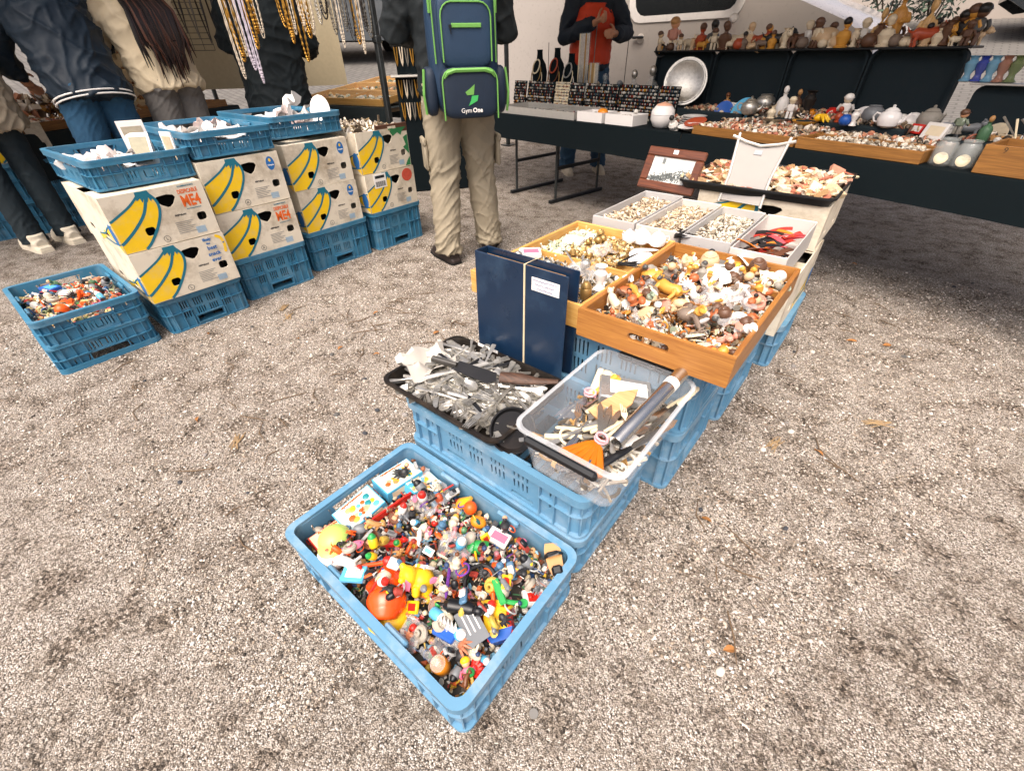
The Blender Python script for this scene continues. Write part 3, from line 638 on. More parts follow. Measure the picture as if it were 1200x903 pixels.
def cob():
    b = MB(); n = 60; R = [7.2+.6*i for i in range(16)]
    for r in R:
        for i in range(n+1):
            a = math.radians(70+115*i/n); x, y = r*math.cos(a), r*math.sin(a); b.v.append((x, y, ground_z(x, y)+.012))
    for j in range(len(R)-1):
        for i in range(n): b.f.append((j*(n+1)+i, (j+1)*(n+1)+i, (j+1)*(n+1)+i+1, j*(n+1)+i+1))
    b.m = [0]*len(b.f); o = b.build('cobbled_street', cobble_mat()); tag(o, kind='structure')
cob()
METAL = mat('pole_metal', '4b4f50', .45, metal=.8, var=.2, dirt=('2a2a28', .5)); STEEL = mat('steel', 'c9c8c4', .22, metal=1, var=.06)
TENT = mat('tent_fabric', 'd9d6cd', .8, var=.04, bump=.1, bscale=30)
def tent(label, corners, zc, posts, peak):
    o = thing('market_tent', label, 'tent', (0, 0, 0))
    cx = sum(c[0] for c in corners)/4; cy = sum(c[1] for c in corners)/4
    for i in range(4):
        p, q = corners[i], corners[(i+1) % 4]
        b = MB(); v = []; f = []; n = 8
        for j in range(n+1):
            for k in range(n+1):
                s, t_ = j/n, k/n; ex, ey = p[0]+(q[0]-p[0])*s, p[1]+(q[1]-p[1])*s
                x, y = ex+(cx-ex)*t_, ey+(cy-ey)*t_; v.append((x, y, zc+(peak-zc)*t_-.10*math.sin(PI*t_)*.6))
        for j in range(n):
            for k in range(n): f.append((j*(n+1)+k, (j+1)*(n+1)+k, (j+1)*(n+1)+k+1, j*(n+1)+k+1))
        b.add(v, f); b.build('roof_panel', TENT, o, True)
        b = MB(); d = Vector((q[0]-p[0], q[1]-p[1], 0)); M_ = T(p[0], p[1], zc-.09, rz=math.atan2(d.y, d.x)); b.box((d.length/2, 0, 0), (d.length, .006, .2), M_); b.build('valance', TENT, o)
        b = MB(); b.tube([(p[0], p[1], zc-.02), (q[0], q[1], zc-.02)], .014); b.build('roof_beam', METAL, o)
    for x, y in posts:
        b = MB(); gz = ground_z(x, y); b.box((x, y, (zc+gz)/2), (.045, .045, zc-gz), bev=.006); b.box((x, y, gz+.006), (.14, .14, .012)); b.box((x, y, 1.15), (.058, .058, .05), bev=.006); b.build('post', METAL, o)
tent('white tent roof over the black-clothed tables, above the picture', [(-3.66, 2.80), (1.7, 1.8), (1.9, 5.1), (-4.35, 5.25)], 2.15, [(-3.66, 2.80), (1.7, 1.8), (1.9, 5.1), (-4.35, 5.25)], 2.9)
tent('market tent over the jewellery stall at left, above the picture', [(-4.0, -1.6), (-3.80, 2.62), (-7.6, 3.0), (-7.8, -1.4)], 2.2, [(-4.0, -1.6), (-7.8, -1.4), (-7.6, 3.0)], 2.9)

def cloth_table(name, label, P0, P1, depth, z, hem, legs, group=None, mtl=None, turn=1, thick=.0):
    """P0->P1 is the front edge; the cloth hangs over it in shallow folds"""
    d = Vector((P1[0]-P0[0], P1[1]-P0[1], 0)); L_ = d.length; rz = math.atan2(d.y, d.x)
    o = thing(name, label, 'table', (P0[0], P0[1], 0), rz, group)
    b = MB(); b.box((L_/2, depth/2, z-.018), (L_-.01, depth-.02, .03)); b.build('table_top', mat('table_board', '6b5a45', .6), o)
    b = MB(); n = int(L_/.025); prof = [(depth, z-hem*.8), (depth+.004, z-.004), (depth-.004, z), (.012, z), (.0, z-.004), (-.004, z-.02), (-.010, z-hem*.55), (-.016, z-hem)]
    v = []; f = []; m_ = len(prof)
    for i in range(n+1):
        x = L_*i/n; fo = .5+.5*mnoise.noise(Vector((x*3.1, P0[0], 0)))
        for j, (yy, zz) in enumerate(prof):
            k = max(0, (z-zz)/hem); s = 1 if yy < .1 else -1
            v.append((x, yy-s*k*.028*fo, zz+k*.012*mnoise.noise(Vector((x*1.3, 9, P0[0])))))
    for i in range(n):
        for j in range(m_-1): f.append((i*m_+j, (i+1)*m_+j, (i+1)*m_+j+1, i*m_+j+1))
    b.add(v, f); cl = b.build('table_cloth', mtl or BLKC, o, True)
    for lx in legs:
        b = MB()
        b.tube([(lx, .12, z-.03), (lx, .12, .02)], .011); b.tube([(lx, depth-.12, z-.03), (lx, depth-.12, .02)], .011)
        b.build('leg_frame', METAL, o)
        b = MB(); b.box((lx, depth/2, .015), (.035, depth-.1, .028), bev=.004); b.build('foot_bar', BLK, o)
        b = MB(); b.box((lx, depth/2, z*.42), (.02, depth-.24, .025)); b.build('leg_brace', BLK, o)
    return o, rz
TZ = .64
TA, rzA = cloth_table('trestle_table', 'black-clothed jewellery table behind the backpack man', (-2.93, 3.345), (-1.14, 3.035), .78, TZ, .175, (.16, .66))
TB, rzB = cloth_table('trestle_table', 'black-clothed table of china, shells and bric-a-brac', (-1.135, 3.03), (1.05, 2.345), .80, TZ, .145, (.5, 1.9))
def onA(a, d, z=TZ): return T(-2.93, 3.345, z, rz=rzA) @ Matrix.Translation((a, d, 0))
def onB(a, d, z=TZ): return T(-1.135, 3.03, z, rz=rzB) @ Matrix.Translation((a, d, 0))

# ---- van
VANW = mat('van_paint', (.44, .40, .36), .30, var=.02, coat=.6); GLASSD = mat('dark_glass', '14181a', .06, var=.1, spec=.8); RUB = mat('rubber', '161616', .8); TRIM = mat('black_trim', '101316', .5)
def van():
    # local: x forward along the side, y towards the far side, z up; side facing the camera is y=0
    gz = ground_z(-1.6, 5.9)
    t = thing('delivery_van', 'pale cream van parked behind the stall, hood to the right', 'van', (-.50, 5.55, gz-.06), math.atan2(-.16, 1)); 
    prof = [(-4.95, .42), (-4.98, 1.0), (-4.9, 1.95), (-4.75, 2.14), (-1.95, 2.16), (-1.70, 2.08), (-1.05, 1.52), (-.75, 1.42), (-.38, 1.28), (-.12, 1.13), (-.01, .92), (0, .40)]
    def arch(c, r): return [(c+r*math.cos(a*PI/8), .32+r*math.sin(a*PI/8)) for a in range(0, 9)]
    poly = prof+[(-.42, .30)]+[(x, z) for x, z in arch(-.88, .36)]+[(-1.5, .26), (-3.6, .26)]+[(x, z) for x, z in arch(-4.05, .36)]+[(-4.6, .30)]
    win = rrect(1.22, .52, .14, 4, -1.95, 1.66); win = [(x-(z-1.40)*.25 if x > -1.8 else x, z) for x, z in win]
    W_ = 1.75
    me = plate('side_panel', poly, [], .02, VANW); 
    m1 = me.copy(); m1.transform(XZ); link('side_panel', m1, t)
    m2 = me.copy(); m2.transform(T(0, W_, 0) @ XZ); link('side_panel', m2, t)
    b = MB(); v = []; f = []
    for i, (x, z) in enumerate(prof):
        v += [(x, .005, z), (x, .06, z+.012), (x, W_-.06, z+.012), (x, W_-.005, z)]
    for i in range(len(prof)-1):
        for k in range(3): f.append((i*4+k, i*4+k+1, i*4+4+k+1, i*4+4+k))
    b.add(v, f); b.build('roof_and_hood', VANW, t, True)
    fr = plate('window_frame', [(x*1.0+(x+1.95)*.13, z+(z-1.66)*.22) for x, z in win], [win], .012, mat('van_white', 'e6e2dc', .35), T(0, -.013, 0) @ XZ); wf = link('window', fr, t)
    link('pane', plate('pane', [(x, z) for x, z in win], [], .006, GLASSD, T(0, -.013, 0) @ XZ), wf)
    for x in (-1.25, -2.6, -3.9):
        b = MB(); b.tube([(x, -.011, .36), (x+(.06 if x > -2 else 0), -.011, 1.2)], .004, 6); b.build('door_gap', TRIM, t)
    for x in (-2.46,):
        b = MB(); b.lathe([(.045, 0), (.045, .006)], 16, T(x+.02, -.012, 1.205, rx=PI/2)); b.build('lock_plate', mat('lock_cream', 'ded6cc', .4), t)
        b = MB(); b.box((x, -.035, 1.215), (.16, .025, .026), bev=.01); b.build('door_handle', TRIM, t)
    b = MB(); b.ball((-.30, .02, 1.10), (.17, .06, .05), 12, 8); b.build('headlight', GLASSD, t, True)
    b = MB(); b.box((-.02, W_/2, .45), (.10, W_+.02, .22), bev=.03); b.build('bumper', TRIM, t)
    b = MB(); b.box((-2.7, -.012, .50), (2.0, .02, .07), bev=.008); b.build('side_moulding', TRIM, t)
    for x in (-.88, -4.05):
        for y in (.08, W_-.08):
            w_ = MB(); w_.lathe([(.18, -.09), (.30, -.10), (.325, -.07), (.325, .07), (.30, .10), (.18, .09)], 28, T(x, y, .325, rx=PI/2)); wo_ = w_.build('wheel', RUB, t, True)
            r_ = MB(); r_.lathe([(.02, -.08), (.17, -.085), (.185, -.06), (.185, .06), (.17, .085), (.02, .08)], 20, T(x, y, .325, rx=PI/2)); r_.build('rim', STEEL, wo_, True)
    b = MB(); b.box((-1.36, -.12, 1.62), (.10, .18, .20), bev=.04); b.build('mirror', TRIM, t)
van()
# ---- things beyond the stalls
WALLP = mat('far_wall', 'a89e95', .8, var=.08, scale=2)
def far_wall():
    t = thing('low_wall', 'pale low wall beyond the cobbled street at upper right', 'wall', (-.2, 16.2, ground_z(-.2, 16.2)-.3), -.05)
    b = MB(); b.box((0, 0, .7), (7.5, .3, 1.5)); b.build('wall_face', WALLP, t)
    b = MB(); b.box((0, -.02, 1.5), (7.7, .42, .10), bev=.02); b.build('coping', mat('coping', 'b9b0a8', .8), t)
    t = thing('building', 'cream house front far behind the jewellery stall at left', 'building', (-13.2, 10.2, ground_z(-13.2, 10.2)-.4), math.radians(52))
    b = MB(); b.box((0, .2, 3), (15, .4, 6.5)); b.build('wall', WALLP, t)
    for i in range(6):
        b = MB(); b.box((-6+2.4*i, -.02, 2.4), (1.0, .06, 1.5), bev=.02); w_ = b.build('window', mat('frame_white', 'dedbd4', .6), t)
        b = MB(); b.box((-6+2.4*i, -.055, 2.4), (.84, .02, 1.34)); b.build('pane', GLASSD, w_)
far_wall()
def simple_car(label, loc, rz, paint, s=1):
    t = thing('parked_car', label, 'car', loc, rz)
    prof = [(-2.1, .45), (-2.12, .8), (-1.9, .95), (-1.45, 1.0), (-.85, 1.42), (.45, 1.45), (1.15, 1.0), (1.9, .88), (2.1, .7), (2.1, .4)]
    poly = prof+[(1.7, .28)]+[(1.3+.34*math.cos(a*PI/6), .30+.34*math.sin(a*PI/6)) for a in range(7)]+[(-1.0+.34*math.cos(a*PI/6)-.3, .30+.34*math.sin(a*PI/6)) for a in range(7)]+[(-1.8, .28)]
    for y in (-.84, .84): link('side_panel', plate('side_panel', poly, [], .03, paint, T(0, y, 0) @ XZ), t)
    b = MB(); v = []; f = []
    for x, z in prof: v += [(x, -.85, z), (x, .85, z)]
    for i in range(len(prof)-1): f.append((i*2, i*2+1, i*2+3, i*2+2))
    b.add(v, f); b.build('body_top', paint, t)
    for y in (-.865, .865): link('side_window', plate('w', [(-1.3, 1.0), (-.8, 1.36), (.4, 1.38), (.98, 1.0)], [], .02, GLASSD, T(0, y, 0) @ XZ), t)
    for x in (-1.3, 1.3):
        for y in (-.78, .78):
            b = MB(); b.lathe([(.2, -.09), (.3, -.1), (.32, -.06), (.32, .06), (.3, .1), (.2, .09)], 24, T(x, y, .32, rx=PI/2)); w_ = b.build('wheel', RUB, t, True)
            b = MB()
            for k in range(5): b.box((.1, 0, 0), (.19, .035, .19), T(x, y, .32, rx=PI/2) @ T(rz=k*2*PI/5))
            b.lathe([(.19, -.05), (.215, -.05), (.215, .05), (.19, .05)], 24, T(x, y, .32, rx=PI/2), cap=False); b.build('rim', STEEL, w_)
    return t
DKP = mat('dark_paint', '1c2226', .3, coat=.5); GRP = mat('grey_paint', '565b5e', .35, coat=.4)
simple_car('black car at the upper right corner, one wheel showing', (2.35, 14.2, ground_z(2.35, 14.2)+.02), 0.05, DKP)
simple_car('dark grey car parked beyond the hanging necklaces', (-11.0, 7.4, ground_z(-11.0, 7.4)+.02), math.radians(58), GRP)
t = thing('bucket', 'small red bucket on the paving beyond the tent post', 'bucket', (-7.35, 5.55, ground_z(-7.35, 5.55)+.012))
b = MB(); b.lathe([(.09, 0), (.12, .26), (.128, .26), (.128, .28), (.112, .28), (.085, .02)], 20); b.build('body', mat('red_plastic', 'b8332b', .4), t, True)
b = MB(); b.tube([(-.12, 0, .25), (-.09, .05, .36), (0, .06, .40), (.09, .05, .36), (.12, 0, .25)], .005, 6); b.build('handle', STEEL, t)
# shrubs by the far wall
LEAF = islands('shrub_leaf', ['26352a', '31473a', '1c2a24', '445844'], .6)
def shrub(label, x, y, h, w_, seed):
    R = random.Random(seed); t = thing('shrub', label, 'plant', (x, y, ground_z(x, y)), 0, 'dark shrubs before the low wall')
    b = MB()
    for i in range(6):
        a = R.uniform(0, 6.3); b.tube([(0, 0, 0), (.3*w_*math.cos(a), .3*w_*math.sin(a), h*.5), (.45*w_*math.cos(a), .45*w_*math.sin(a), h*R.uniform(.75, 1))], [.02, .012, .004], 5)
    b.build('stem', mat('twig', '3b3128', .9), t)
    b = MB()
    for i in range(420):
        a = R.uniform(0, 6.3); r = w_*.5*math.sqrt(R.random()); z = h*R.uniform(.15, 1); q = T(r*math.cos(a), r*math.sin(a), z, R.uniform(-1, 1), R.uniform(-1, 1), R.uniform(0, 6))
        l = R.uniform(.05, .1); b.add([(-l, 0, 0), (0, -l*.35, .01), (l, 0, 0), (0, l*.35, .01)], [(0, 1, 2, 3)], q)
    b.build('foliage', LEAF, t)
shrub('dark shrub behind the van hood, left one by the low wall', -1.5, 14.6, 1.5, 1.3, 1); shrub('dark shrub above the wooden mannequins, nearer the low wall middle', -.75, 15.0, 1.4, .9, 2)
# ------------------------------------------------------------------ people
SKIN = mat('skin', 'c08a6a', .55, var=.08, scale=20, sss=.1); HAIRD = mat('hair_dark', '1f1512', .45, var=.4, scale=60); HAIRB = mat('hair_brown', '4a2c1c', .45, var=.4, scale=60)
def blob(name, shapes, mtl, parent, voxel=.009, smooth=5, wrinkle=None, thick=0):
    b = MB(); shapes(b); me = b.mesh(name, mtl); ob = bpy.data.objects.new(name, me); C.objects.link(ob)
    m = ob.modifiers.new('r', 'REMESH'); m.mode = 'VOXEL'; m.voxel_size = voxel
    if smooth: q = ob.modifiers.new('s', 'SMOOTH'); q.factor = .5; q.iterations = smooth
    dg = bpy.context.evaluated_depsgraph_get(); out = bpy.data.meshes.new_from_object(ob.evaluated_get(dg)); bpy.data.objects.remove(ob)
    out.name = name; out.materials.clear(); out.materials.append(mtl)
    if wrinkle:
        n = len(out.vertices); co = np.empty(n*3); out.vertices.foreach_get('co', co); no = np.empty(n*3); out.vertices.foreach_get('normal', no)
        co = co.reshape(-1, 3); no = no.reshape(-1, 3)
        d = np.array([wrinkle(Vector(p)) for p in co]); out.vertices.foreach_set('co', (co+no*d[:, None]).ravel())
    out.polygons.foreach_set('use_smooth', [True]*len(out.polygons)); out.update()
    return link(name, out, parent)
def V3(*a): return Vector(a)
def hand(b, w_, d, side, curl=.5):
    """palm and five separate fingers; d points from wrist to fingers, side is the thumb direction"""
    d = Vector(d).normalized(); s = Vector(side); s = (s-d*s.dot(d)).normalized(); n = d.cross(s); w_ = Vector(w_)
    b.tube([w_-d*.03, w_+d*.02, w_+d*.05, w_+d*.085], [.024, .030, .036, .032], 10, flat=.5)
    for i, (o, l) in enumerate(((.027, .072), (.010, .082), (-.009, .076), (-.026, .058))):
        p = w_+d*.082+s*o; q = p+(d+n*curl*.5+s*o*2).normalized()*l*.42; r = q+(d*(1-curl)+n*curl*1.2).normalized()*l*.33; e = r+(d*(1-1.6*curl)+n*curl*1.3).normalized()*l*.27
        b.tube([p-d*.02, q, r, e], [.0095, .0092, .0085, .007], 7)
    p = w_+d*.025+s*.03; q = p+(d*.6+s*.75+n*.2).normalized()*.04; e = q+(d*.95+s*.2+n*.3).normalized()*.034
    b.tube([w_+d*.01+s*.012, p, q, e], [.014, .013, .0105, .008], 7)
def person(label, loc, rz, J, wear, hands=True):
    """J: joints in local space (x right, y forward, z up); wear: dict of clothing materials"""
    t = thing('person', label, 'person', loc, rz)
    g = lambda k: Vector(J[k])
    hair = wear.get('hair', HAIRD)
    def body(b):
        P, Ch, Nk, Hd = g('pelvis'), g('chest'), g('neck'), g('head')
        b.tube([P-V3(0, 0, .07), P, (P+Ch)/2, Ch, Nk], [.10, .135, .125, .15, .06], 16, flat=.66)
        b.tube([Nk-(Nk-Ch)*.2, Nk, Nk+(Hd-Nk)*.6], [.06, .055, .052], 12)
        b.ball(Hd, (.075, .095, .115), 18, 14); b.ball(Hd+V3(0, .035, -.06), (.055, .06, .055), 14, 10)
        b.ball(Hd+V3(0, .098, -.015), (.013, .02, .025), 8, 6)
        for s in (-1, 1): b.ball(Hd+V3(s*.078, 0, -.005), (.012, .022, .032), 8, 6)
        for s in 'LR':
            sx = -1 if s == 'L' else 1
            b.tube([g('hip'+s)+V3(0, 0, .04), g('hip'+s), (g('hip'+s)+g('knee'+s))/2, g('knee'+s), (g('knee'+s)*.6+g('ank'+s)*.4), g('ank'+s)], [.08, .085, .075, .055, .052, .036], 12)
            b.tube([g('ank'+s), g('ank'+s)+V3(0, 0, -.05)], [.036, .04], 10)
            b.tube([g('sh'+s), (g('sh'+s)+g('el'+s))/2, g('el'+s), (g('el'+s)+g('wr'+s))/2, g('wr'+s)], [.055, .05, .04, .037, .026], 10)
            if hands:
                d = g('wr'+s)-g('el'+s); d = Vector(J['hd'+s]) if 'hd'+s in J else d
                hand(b, g('wr'+s), d, Vector(J['th'+s]) if 'th'+s in J else V3(-sx*.5, .6, .3), J.get('curl', .45))
    blob('body', body, SKIN, t, .0075, 3)
    if 'pants' in wear:
        f = wear.get('fit', 1.0)
        def pants(b):
            P = g('pelvis'); b.tube([P-V3(0, 0, .06), P, P+V3(0, 0, .10)], [.13, .158*min(f, 1.06), .135], 18, flat=.72)
            for s in 'LR':
                h, k, a = g('hip'+s), g('knee'+s), g('ank'+s)
                b.tube([h+V3(0, -.01, .06), h, (h+k)/2, k, (k+a)/2, a+V3(0, 0, .04), a+V3(0, -.005, -.028)], [.105*f, .108*f, .098*f, .085*f, .083*f, .078*f, .085*f], 16)
                b.ball(h+V3(0, -.06, .03), (.085*f, .08*f, .09*f), 12, 8)
        amp = wear.get('crease', .006)
        def wr(p):
            kz = .35+1.0*math.exp(-((p.z-.10)/.13)**2)+.7*math.exp(-((p.z-.50)/.12)**2)+.5*math.exp(-((p.z-.86)/.09)**2)
            q = p+Vector((0, 0, .9*abs(p.x)+.5*p.y+.03*mnoise.noise(p*9))); a = mnoise.noise(Vector((q.x*6, q.y*6, q.z*13))); w2 = p+Vector((0, 0, -1.1*p.x+.3*p.y)); b_ = mnoise.noise(Vector((w2.x*7+5, w2.y*7, w2.z*19))); c_ = mnoise.noise(p*11)
            return amp*kz*(1.5*(1-abs(a)*1.6)**5+1.1*max(0, 1-abs(b_)*1.7)**6-.45+.35*c_)
        blob('trousers', pants, wear['pants'], t, .0075, 4, wr)
    if 'top' in wear:
        f = wear.get('topfit', 1.0); hem = wear.get('hem', -.02)
        def top(b):
            P, Ch, Nk = g('pelvis'), g('chest'), g('neck')
            ax = (Ch-P).normalized(); hm = P+ax*hem
            b.tube([hm, hm+ax*.03, (hm+Ch)/2, Ch, Ch+(Nk-Ch)*.65, Nk], [.172*f, .180*f, .175*f, .188*f, .13*f, .072], 20, flat=.74)
            for s in 'LR':
                w_ = g('wr'+s)*.93+g('el'+s)*.07
                b.tube([Ch*.55+g('sh'+s)*.45, g('sh'+s), (g('sh'+s)+g('el'+s))/2, g('el'+s), (g('el'+s)+w_)/2, w_], [.10*f, .086*f, .074*f, .066*f, .060*f, .048*f], 14)
            if wear.get('hood'): b.ball(Nk+V3(0, -.09, -.03), (.12, .08, .09), 14, 10)
        amp2 = wear.get('crease2', .007)
        def wr2(p):
            q = p+Vector((0, 0, .6*p.x)); a = mnoise.noise(Vector((q.x*5, q.y*5, q.z*9))); b_ = mnoise.noise(Vector((q.x*9+3, q.y*9, (p.z-.8*p.x)*12))); return amp2*(1.5*max(0, 1-abs(a)*1.6)**4+max(0, 1-abs(b_)*1.7)**5-.5+.3*mnoise.noise(p*14))
        blob('jacket', top, wear['top'], t, .010, 4, wr2)
    for s in 'LR':
        a = g('ank'+s); yaw = J.get('foot'+s, 0); b = MB(); zb = a.z-.085
        M_ = T(a.x, a.y, zb, rz=yaw, s=wear.get('shoe_s', 1.0))
        def shoe(b):
            b.tube([(0, -.075, .045), (0, -.05, .05), (0, .02, .048), (0, .10, .036), (0, .165, .030), (0, .19, .028)], [.030, .040, .042, .043, .036, .02], 14, M_, flat=.92); b.tube([(0, -.03, .04), (0, -.035, .10)], [.042, .042], 12, M_)
            b.prism([(-.030, -.09), (.030, -.09), (.040, -.05), (.040, .05), (.047, .12), (.030, .195), (0, .208), (-.030, .195), (-.046, .12), (-.040, .05), (-.040, -.05)], .001, .03, M_)
        so_ = blob('shoe', shoe, wear['shoe'], t, .006, 3)
        b = MB(); b.prism([(-.031, -.093), (.031, -.093), (.042, -.05), (.042, .05), (.049, .12), (.032, .198), (0, .211), (-.032, .198), (-.048, .12), (-.042, .05), (-.042, -.05)], 0, .016, M_); b.build('sole', wear.get('sole', wear['shoe']), so_)
    Hd = g('head'); L_ = wear.get('hairlen', 0)
    if L_:
        b = MB(); R = random.Random(3); Ch = g('chest')
        for i in range(110):
            x = R.uniform(-.085, .085); st = Hd+V3(x, -.06-.04*math.cos(x*14), R.uniform(-.05, .05)); o_ = R.uniform(0, .03); e = R.uniform(.16, .40)*(1-.3*abs(x)/.085); j = R.gauss(0, .012)
            b.tube([st+V3(0, .02, .05), st+V3(0, -.012, -.03), V3(x*1.3+j, g('neck').y-.15-o_, g('neck').z-.03), V3(x*1.6+j, Ch.y-.20-o_, Ch.z+.03), V3(x*1.5+j*2, Ch.y-.225-o_, Ch.z-.12), V3(x*1.2+j*3, Ch.y-.24-o_, Ch.z-e)], [.012, .014, .014, .013, .010, .002], 6)
        b.build('long_hair', islands('hair_strands', ['1a100d', '2a1a14', '3a2219', '150e0c', '4f2d1f', '231612'], .4), t, True)
    def hairf(b):
        b.ball(Hd+V3(0, -.018, .022), (.087, .098, .113), 18, 12)
        if False:
            dn = Vector(J.get('hairdir', (0, -.12, -1))).normalized()
            for i in range(13):
                x = -.085+.17*i/12; st = Hd+V3(x, -.05-.05*math.cos(x*14), -.0); k = 1-.25*abs(x)/.085
                Ch = g('chest'); q = V3(Ch.x+x*1.5, Ch.y-.225, Ch.z+.04); b.tube([st+V3(0, .02, .06), st+V3(0, -.01, -.02), V3(x*1.2, g('neck').y-.16, g('neck').z-.02), q, q+V3(x*.0, -.035, -.14), q+V3(-x*.5, -.06, -.36*k)], [.03, .034, .036, .034, .028, .006], 8)
    def hw(p): return .004*mnoise.noise(Vector((p.x*70, p.y*40, p.z*5)))
    blob('hair', hairf, hair, t, .008, 2, hw)
    return t
def stand(lean=0, sp=.11, H=1.0, **k):
    J = dict(pelvis=(0, 0, .93), chest=(0, .30*math.sin(lean), .93+.36*math.cos(lean)), neck=(0, .52*math.sin(lean)+.01, .93+.55*math.cos(lean)), head=(0, .68*math.sin(lean)+.03, .93+.70*math.cos(lean)),
             hipL=(-.09, 0, .88), hipR=(.09, 0, .88), kneeL=(-sp, .02, .49), kneeR=(sp, .02, .49), ankL=(-sp, 0, .085), ankR=(sp, 0, .085),
             shL=(-.185, .47*math.sin(lean), .93+.49*math.cos(lean)), shR=(.185, .47*math.sin(lean), .93+.49*math.cos(lean)))
    J.update(elL=tuple(Vector(J['shL'])+V3(-.06, .02, -.29)), elR=tuple(Vector(J['shR'])+V3(.06, .02, -.29)))
    J.update(wrL=tuple(Vector(J['elL'])+V3(.02, .10, -.23)), wrR=tuple(Vector(J['elR'])+V3(-.02, .10, -.23)))
    J.update(k); return J
KHAKI = mat('khaki_cloth', '948a76', .85, var=.16, scale=14, bump=.35, bscale=180); NEARBLK = mat('black_jacket', (.005, .009, .011), .75, var=.3, bump=.3, bscale=60)
# backpack man
J = stand(0, .12, ankL=(-.14, -.05, .085), ankR=(.145, .06, .085), kneeL=(-.115, .0, .48), kneeR=(.115, .06, .48), elL=(-.28, .05, 1.14), wrL=(-.12, .30, 1.16), elR=(.28, .05, 1.14), wrR=(.12, .30, 1.16), footL=.35, footR=-.5)
man = person('man in khaki trousers and dark jacket wearing a backpack, from behind', (-2.0, 2.0, 0), .977, J, dict(pants=KHAKI, fit=1.0, crease=.008, top=NEARBLK, topfit=1.12, hem=-.07, shoe=mat('shoe_brown', '2c2320', .55, var=.2), sole=mat('sole_black', '121212', .7)))
for s_ in (-1, 1):
    b = MB(); b.box((s_*.207, .015, .60), (.022, .11, .15), bev=.009); b.box((s_*.211, .015, .668), (.022, .12, .04), bev=.007); b.build('cargo_pocket', KHAKI, man, True)
    b = MB(); b.box((s_*.088, -.145, .845), (.10, .016, .035), bev=.006); b.build('pocket_flap', KHAKI, man, True)
PACK = mat('pack_navy', (.012, .036, .078), .6, var=.2, scale=12, bump=.3, bscale=350); PACKG = mat('pack_green', '68a04c', .55, var=.12); PACKD = mat('pack_dark', (.006, .016, .035), .62, var=.2, bump=.3, bscale=350)
def backpack():
    # local: x right, y outwards (away from the wearer), z up, bottom at z=0
    t = thing('backpack', 'navy backpack with bright green piping worn by the man', 'backpack', tuple(Vector((-2.0, 2.0, .795))+Vector((math.sin(.977), -math.cos(.977), 0))*.135), .977+PI)
    def sb(b, c, d, p=4, n=20, m=14):
        v = []
        for j in range(m+1):
            a = -PI/2+PI*j/m
            for i in range(n):
                o = 2*PI*i/n; f = lambda x: math.copysign(abs(x)**(2/p), x)
                v.append((c[0]+d[0]/2*f(math.cos(a))*f(math.cos(o)), c[1]+d[1]/2*f(math.cos(a))*f(math.sin(o)), c[2]+d[2]/2*f(math.sin(a))))
        b.add(v, [(j*n+i, j*n+(i+1) % n, (j+1)*n+(i+1) % n, (j+1)*n+i) for j in range(m) for i in range(n)]); return b
    sb(MB(), (0, .06, .275), (.33, .17, .55)).build('main_bag', PACK, t, True)
    lo = sb(MB(), (0, .165, .105), (.275, .075, .205), 5).build('lower_pocket', PACKD, t, True)
    up = sb(MB(), (0, .15, .335), (.25, .06, .27), 5).build('upper_pocket', PACK, t, True)
    for s in (-1, 1):
        sb(MB(), (s*.17, .06, .11), (.06, .14, .2), 3.5).build('side_pocket', PACKD, t, True)
        b = MB(); b.tube([(s*.204, .10, .02), (s*.21, .11, .10), (s*.198, .10, .20)], .006, 6); b.build('piping', PACKG, t)
        b = MB(); b.tube([(s*.11, -.02, .5), (s*.12, -.10, .58), (s*.12, -.24, .53), (s*.14, -.28, .32), (s*.15, -.12, .08)], [.02, .028, .028, .024, .014], 8, flat=.35); b.build('shoulder_strap', PACKD, t)
    def arch(w_, z0, z1, y, r, nm='piping', par=t):
        p = [(-w_/2, y, z0)]+[(-w_/2+.05-.05*math.cos(a*PI/8), y, z1-.05+.05*math.sin(a*PI/8)) for a in range(5)]+[(w_/2-.05+.05*math.sin(a*PI/8), y, z1-.05+.05*math.cos(a*PI/8)) for a in range(5)]+[(w_/2, y, z0)]
        b = MB(); b.tube(p, r, 6); b.build(nm, PACKG, par)
    arch(.225, .225, .435, .181, .0032, par=up); arch(.285, .22, .485, .142, .0034); arch(.30, .40, .53, .128, .006)
    arch(.262, .0, .20, .197, .0035, par=lo)
    b = MB(); b.tube([(-.12, .198, .165), (-.105, .202, .185), (-.07, .203, .195), (.07, .203, .195), (.105, .202, .185), (.12, .198, .165)], [.003, .008, .009, .009, .008, .003], 6); b.build('zip_band', PACKG, lo)
    b = MB(); b.box((0, .183, .355), (.135, .006, .016), bev=.002); b.build('zip', PACKG, up)
    b = MB(); b.box((.073, .186, .352), (.012, .006, .012)); b.tube([(.073, .187, .346), (.071, .187, .325)], .002, 5); b.build('zip_pull', BLK, up)
    R_ = T(0, .2035, 0, rz=PI) @ XZ
    G2 = mat('logo_green', '3fae5a', .5)
    m1 = plate('logo', [(-.028, .103), (-.004, .117), (.018, .133), (.012, .092), (-.020, .091)], [], .0012, PACKG, R_ @ T(0, .008)); m2 = plate('logo', [(.002, .088), (.034, .089), (.028, .067), (-.016, .048), (-.004, .068)], [], .0012, G2, R_ @ T(0, .008))
    link('emblem', join('emblem', [m1, m2]), lo); 
    tx = join('lettering', [text('Gym', .027, WHT, R_ @ T(-.0275, .037, .0), .0), text('One', .027, WHT, R_ @ T(.0275, .037, 0), .0008)]); link('lettering', tx, lo)
backpack()
